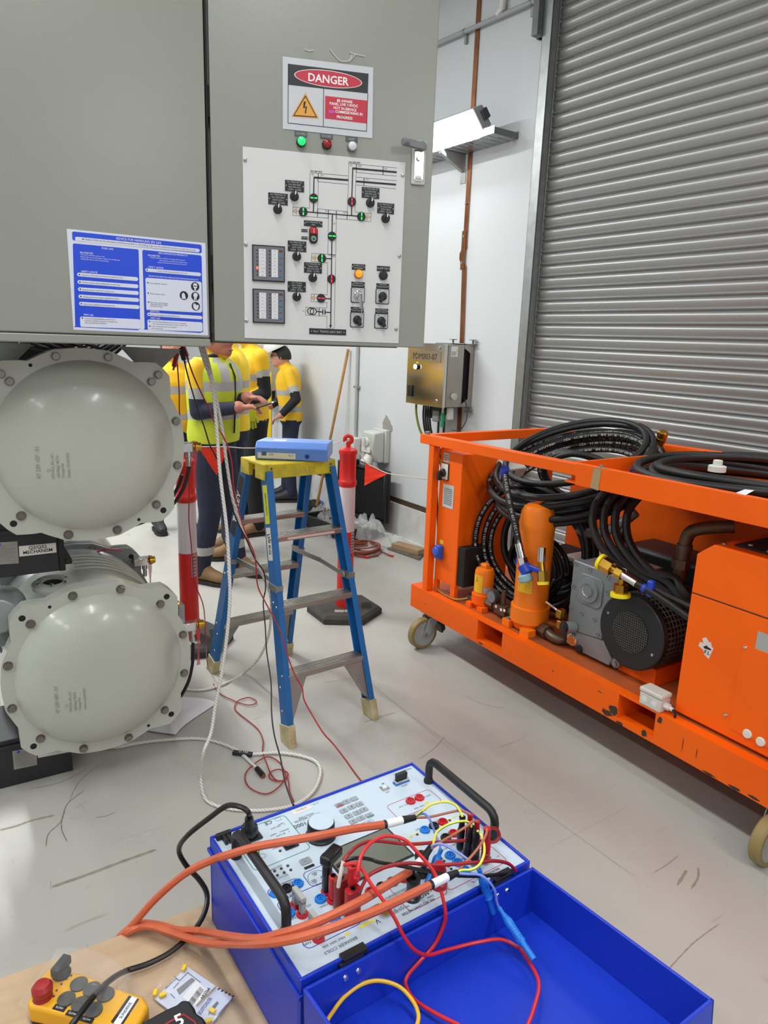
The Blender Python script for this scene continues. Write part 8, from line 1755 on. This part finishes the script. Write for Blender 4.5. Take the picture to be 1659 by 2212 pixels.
for pts in (((1020, 1640), (1113, 1705)), ((1113, 1705), (1065, 1760)), ((980, 1640), (962, 1675)), ((740, 1430), (800, 1475), (1000, 1640)), ((880, 1540), (1100, 1700), (1380, 1900)), ((560, 1480), (700, 1460)), ((1180, 1560), (1060, 1640)), ((1360, 1740), (1190, 1830))):
    mark('sheet_joint', pts, .0009, 'joint_grey')
# ================================================================= hanging and floor leads
def braid_mat():
    m = bpy.data.materials.new('braid_white'); m.use_nodes = True; nt = m.node_tree; b = nt.nodes['Principled BSDF']; b.inputs['Roughness'].default_value = .3; b.inputs['Coat Weight'].default_value = .4
    tc = nt.nodes.new('ShaderNodeTexCoord'); wv = nt.nodes.new('ShaderNodeTexWave'); wv.inputs['Scale'].default_value = 42; wv.inputs['Distortion'].default_value = 1.5; wv.bands_direction = 'DIAGONAL'; nt.links.new(tc.outputs['Object'], wv.inputs['Vector'])
    x = nt.nodes.new('ShaderNodeMix'); x.data_type = 'RGBA'; x.inputs[6].default_value = srgb('#bfb8b0'); x.inputs[7].default_value = srgb('#ecebe8'); nt.links.new(wv.outputs['Fac'], x.inputs[0]); nt.links.new(x.outputs[2], b.inputs['Base Color']); MATS['braid_white'] = m
braid_mat()
def pth(l): return [atd(u, v, y) if y is not None else onz(u, v, .009) for u, v, y in l]
c6 = lambda x, y, d: (340 + x / 3.95, 720 + y / 3.95, d)
c7 = lambda x, y, d: (420 + x / 3.073, 920 + y / 3.073, d)
c8 = lambda x, y, d=None: (380 + x / 3.95, 1360 + y / 3.95, d)
e = thing('braided_cable', 'clear braided cable hanging from the cabinet and looping on the floor, tagged C 193', 'cable', Vector((0, 0, 0)))
P = catmull(pth([(428, 735, 2.78), (440, 775, 2.76), c6(470, 450, 2.73), c6(505, 800, 2.70), c6(535, 1200, 2.67), c6(590, 1650, 2.64), c6(612, 2000, 2.62), c7(235, 1150, 2.60), c7(215, 1400, 2.58), c7(180, 1650, 2.56), c7(140, 1850, 2.54), c8(300, 880, 2.50), (440, 1625, 2.45), (434, 1680, None), (441, 1720, None), (462, 1738, None), (505, 1748, None), (570, 1750, None), (635, 1738, None), (676, 1710, None), (692, 1672, None), (684, 1647, None), (650, 1633, None), (600, 1626, None), (550, 1629, None), (510, 1627, None)]), 8)
o0 = P[0]; e.location = o0; MB().tube([p - o0 for p in P], .0068, 10).build('cable', 'braid_white', e)
t0, t1 = onz(503, 1625, .012) - o0, onz(545, 1630, .012) - o0; d = (t1 - t0).normalized(); MB().bar(t0, t1, .024, .013).build('marker_sleeve', 'black', e, bevel=.003); s_ = d.cross(Z); s_ = s_ if s_.y > 0 else -s_; MB().text('C 193', (t0 + t1) / 2 + Z * .0068 - s_ * .004 + d * .003, d, s_, .012, 'c').build('marker_print', 'white_print', e, smooth=False)
P = pth([(433, 735, 2.80), (448, 775, 2.78), c6(490, 500, 2.77), c6(550, 800, 2.77), c6(590, 1100, 2.80), c6(640, 1400, 2.85), c6(700, 1600, 2.92), c6(760, 1750, 2.98), c6(850, 1950, 3.05), c7(470, 1030, 3.10), c7(505, 1130, 3.14), c7(508, 1260, 3.18), c7(490, 1400, 3.22), c7(430, 1540, 3.26), c7(330, 1640, None), c7(200, 1710, None), c7(60, 1752, None), (395, 1488, None), (370, 1480, None)])
cable('braided_cable', P, .0062, 'braid_white', 'second clear braided cable swinging past the ladder to the floor behind the lower cover', n=10)
cg = cable('braided_cable', pth([(225, 1612, None), (255, 1614, None), (290, 1607, None), (340, 1600, None), (420, 1595, None), (470, 1603, None), (510, 1620, None), (540, 1645, None), (556, 1662, None), (562, 1668, None)]), .0068, 'braid_white', 'clear braided cable on the floor ending in a black connector', n=10)
a, b = onz(555, 1660, .012) - cg.location, onz(568, 1675, .012) - cg.location; MB().cyl(a, b, .011, n=12).build('connector', 'black', cg); MB().cyl(b, b + (b - a) * .12, .009, n=12).build('connector_face', 'copper', cg)
cable('red_lead', pth([(402, 765, 2.80), c6(300, 340, 2.78), c6(370, 500, 2.76), c6(440, 640, 2.75), c6(490, 760, 2.74), c6(560, 880, 2.73), c6(612, 1000, 2.72), c6(640, 1150, 2.72), c6(650, 1300, 2.72), c6(690, 1500, 2.73), c6(750, 1700, 2.74), c6(830, 1900, 2.74), c7(418, 1050, 2.74), c7(465, 1160, 2.73), c7(560, 1340, 2.70), c7(620, 1530, 2.66), c7(670, 1660, 2.60), c7(715, 1740, 2.55), c7(725, 1810, 2.5), c7(765, 1890, 2.45), c7(850, 2030, 2.3), c7(920, 2110, 2.2), c7(990, 2200, 2.05), (765, 1668, 1.85), (782, 1690, 1.6)]), .0028, 'lead_dark_red', 'long red lead falling across the ladder to the analyser', 'test lead')
cable('black_lead', pth([(396, 770, 2.79), c6(230, 240, 2.77), c6(270, 400, 2.76), c6(330, 600, 2.75), c6(400, 800, 2.74), c6(450, 960, 2.74), c6(510, 1080, 2.76), c6(590, 1350, 2.80), c6(680, 1600, 2.84), c6(770, 1780, 2.86), c7(400, 880, 2.87), c7(460, 970, 2.87), c7(472, 1080, 2.86), c7(457, 1170, 2.84), c7(470, 1330, 2.78), c7(480, 1500, 2.70), c7(508, 1700, 2.60), c7(512, 1900, 2.5), c7(530, 2050, 2.4), c7(570, 2200, 2.2), (616, 1690, 1.9), (634, 1740, 1.5)]), .0028, 'lead_black', 'long black lead hanging beside the ladder to the analyser', 'test lead')
cable('red_lead', pth([(383, 785, 2.82), (387, 846, 2.80), (388, 897, 2.80), (396, 960, 2.82), (405, 1011, 2.86), (408, 1074, 2.92), (408, 1125, 2.98), (413, 1176, 3.02), (417, 1226, 3.06), c7(0, 1040, 3.1), c7(60, 1200, 3.14), c7(75, 1420, 3.1), c7(90, 1600, None), c7(150, 1755, None), c7(260, 1822, None), c7(350, 1852, None), c7(400, 1845, None), c7(408, 1822, None), c7(360, 1803, None), c7(290, 1825, None), c7(268, 1862, None), c7(285, 1900, None), c8(690, 840), c8(742, 940), c8(740, 1040), c8(770, 1130), c8(810, 1230), c8(860, 1285), c8(930, 1280), c8(955, 1225), c8(880, 1193), c8(810, 1215), c8(795, 1260), c8(850, 1290), c8(920, 1285), c8(935, 1240), c8(890, 1140), c8(800, 1087), c8(720, 1110), c8(620, 1190), c8(588, 1260), c8(620, 1340), c8(720, 1395), c8(800, 1395), c8(880, 1340), c8(945, 1265), c8(962, 1300), c8(970, 1380), c8(1015, 1490), c8(1030, 1560)]), .0026, 'lead_dark_red', 'thin dark red lead past the left bollard, tangled in loops on the floor', 'test lead')
for nm, m, (a, b), lb in (('clip_plug', 'lead_dark_red', ((376, 792, 2.79), (383, 762, 2.78)), 'dark red clip plug on the support steel left of the vest'), ('clip_plug', 'black', ((398, 778, 2.78), (390, 752, 2.78)), 'black clip plug between the two red plugs under the cabinet'), ('clip_plug', 'lead_dark_red', ((404, 770, 2.80), (394, 745, 2.80)), 'dark red clip plug right of the black plug under the cabinet')):
    A, B = atd(*a), atd(*b); e = thing(nm, lb, 'plug', A); MB().bar(Vector(), B - A, .016, .018, Y).build('plug_body', m, e, bevel=.003); MB().cyl(Vector(), (A - B) * .25, .004, n=8).build('strain_relief', m, e)
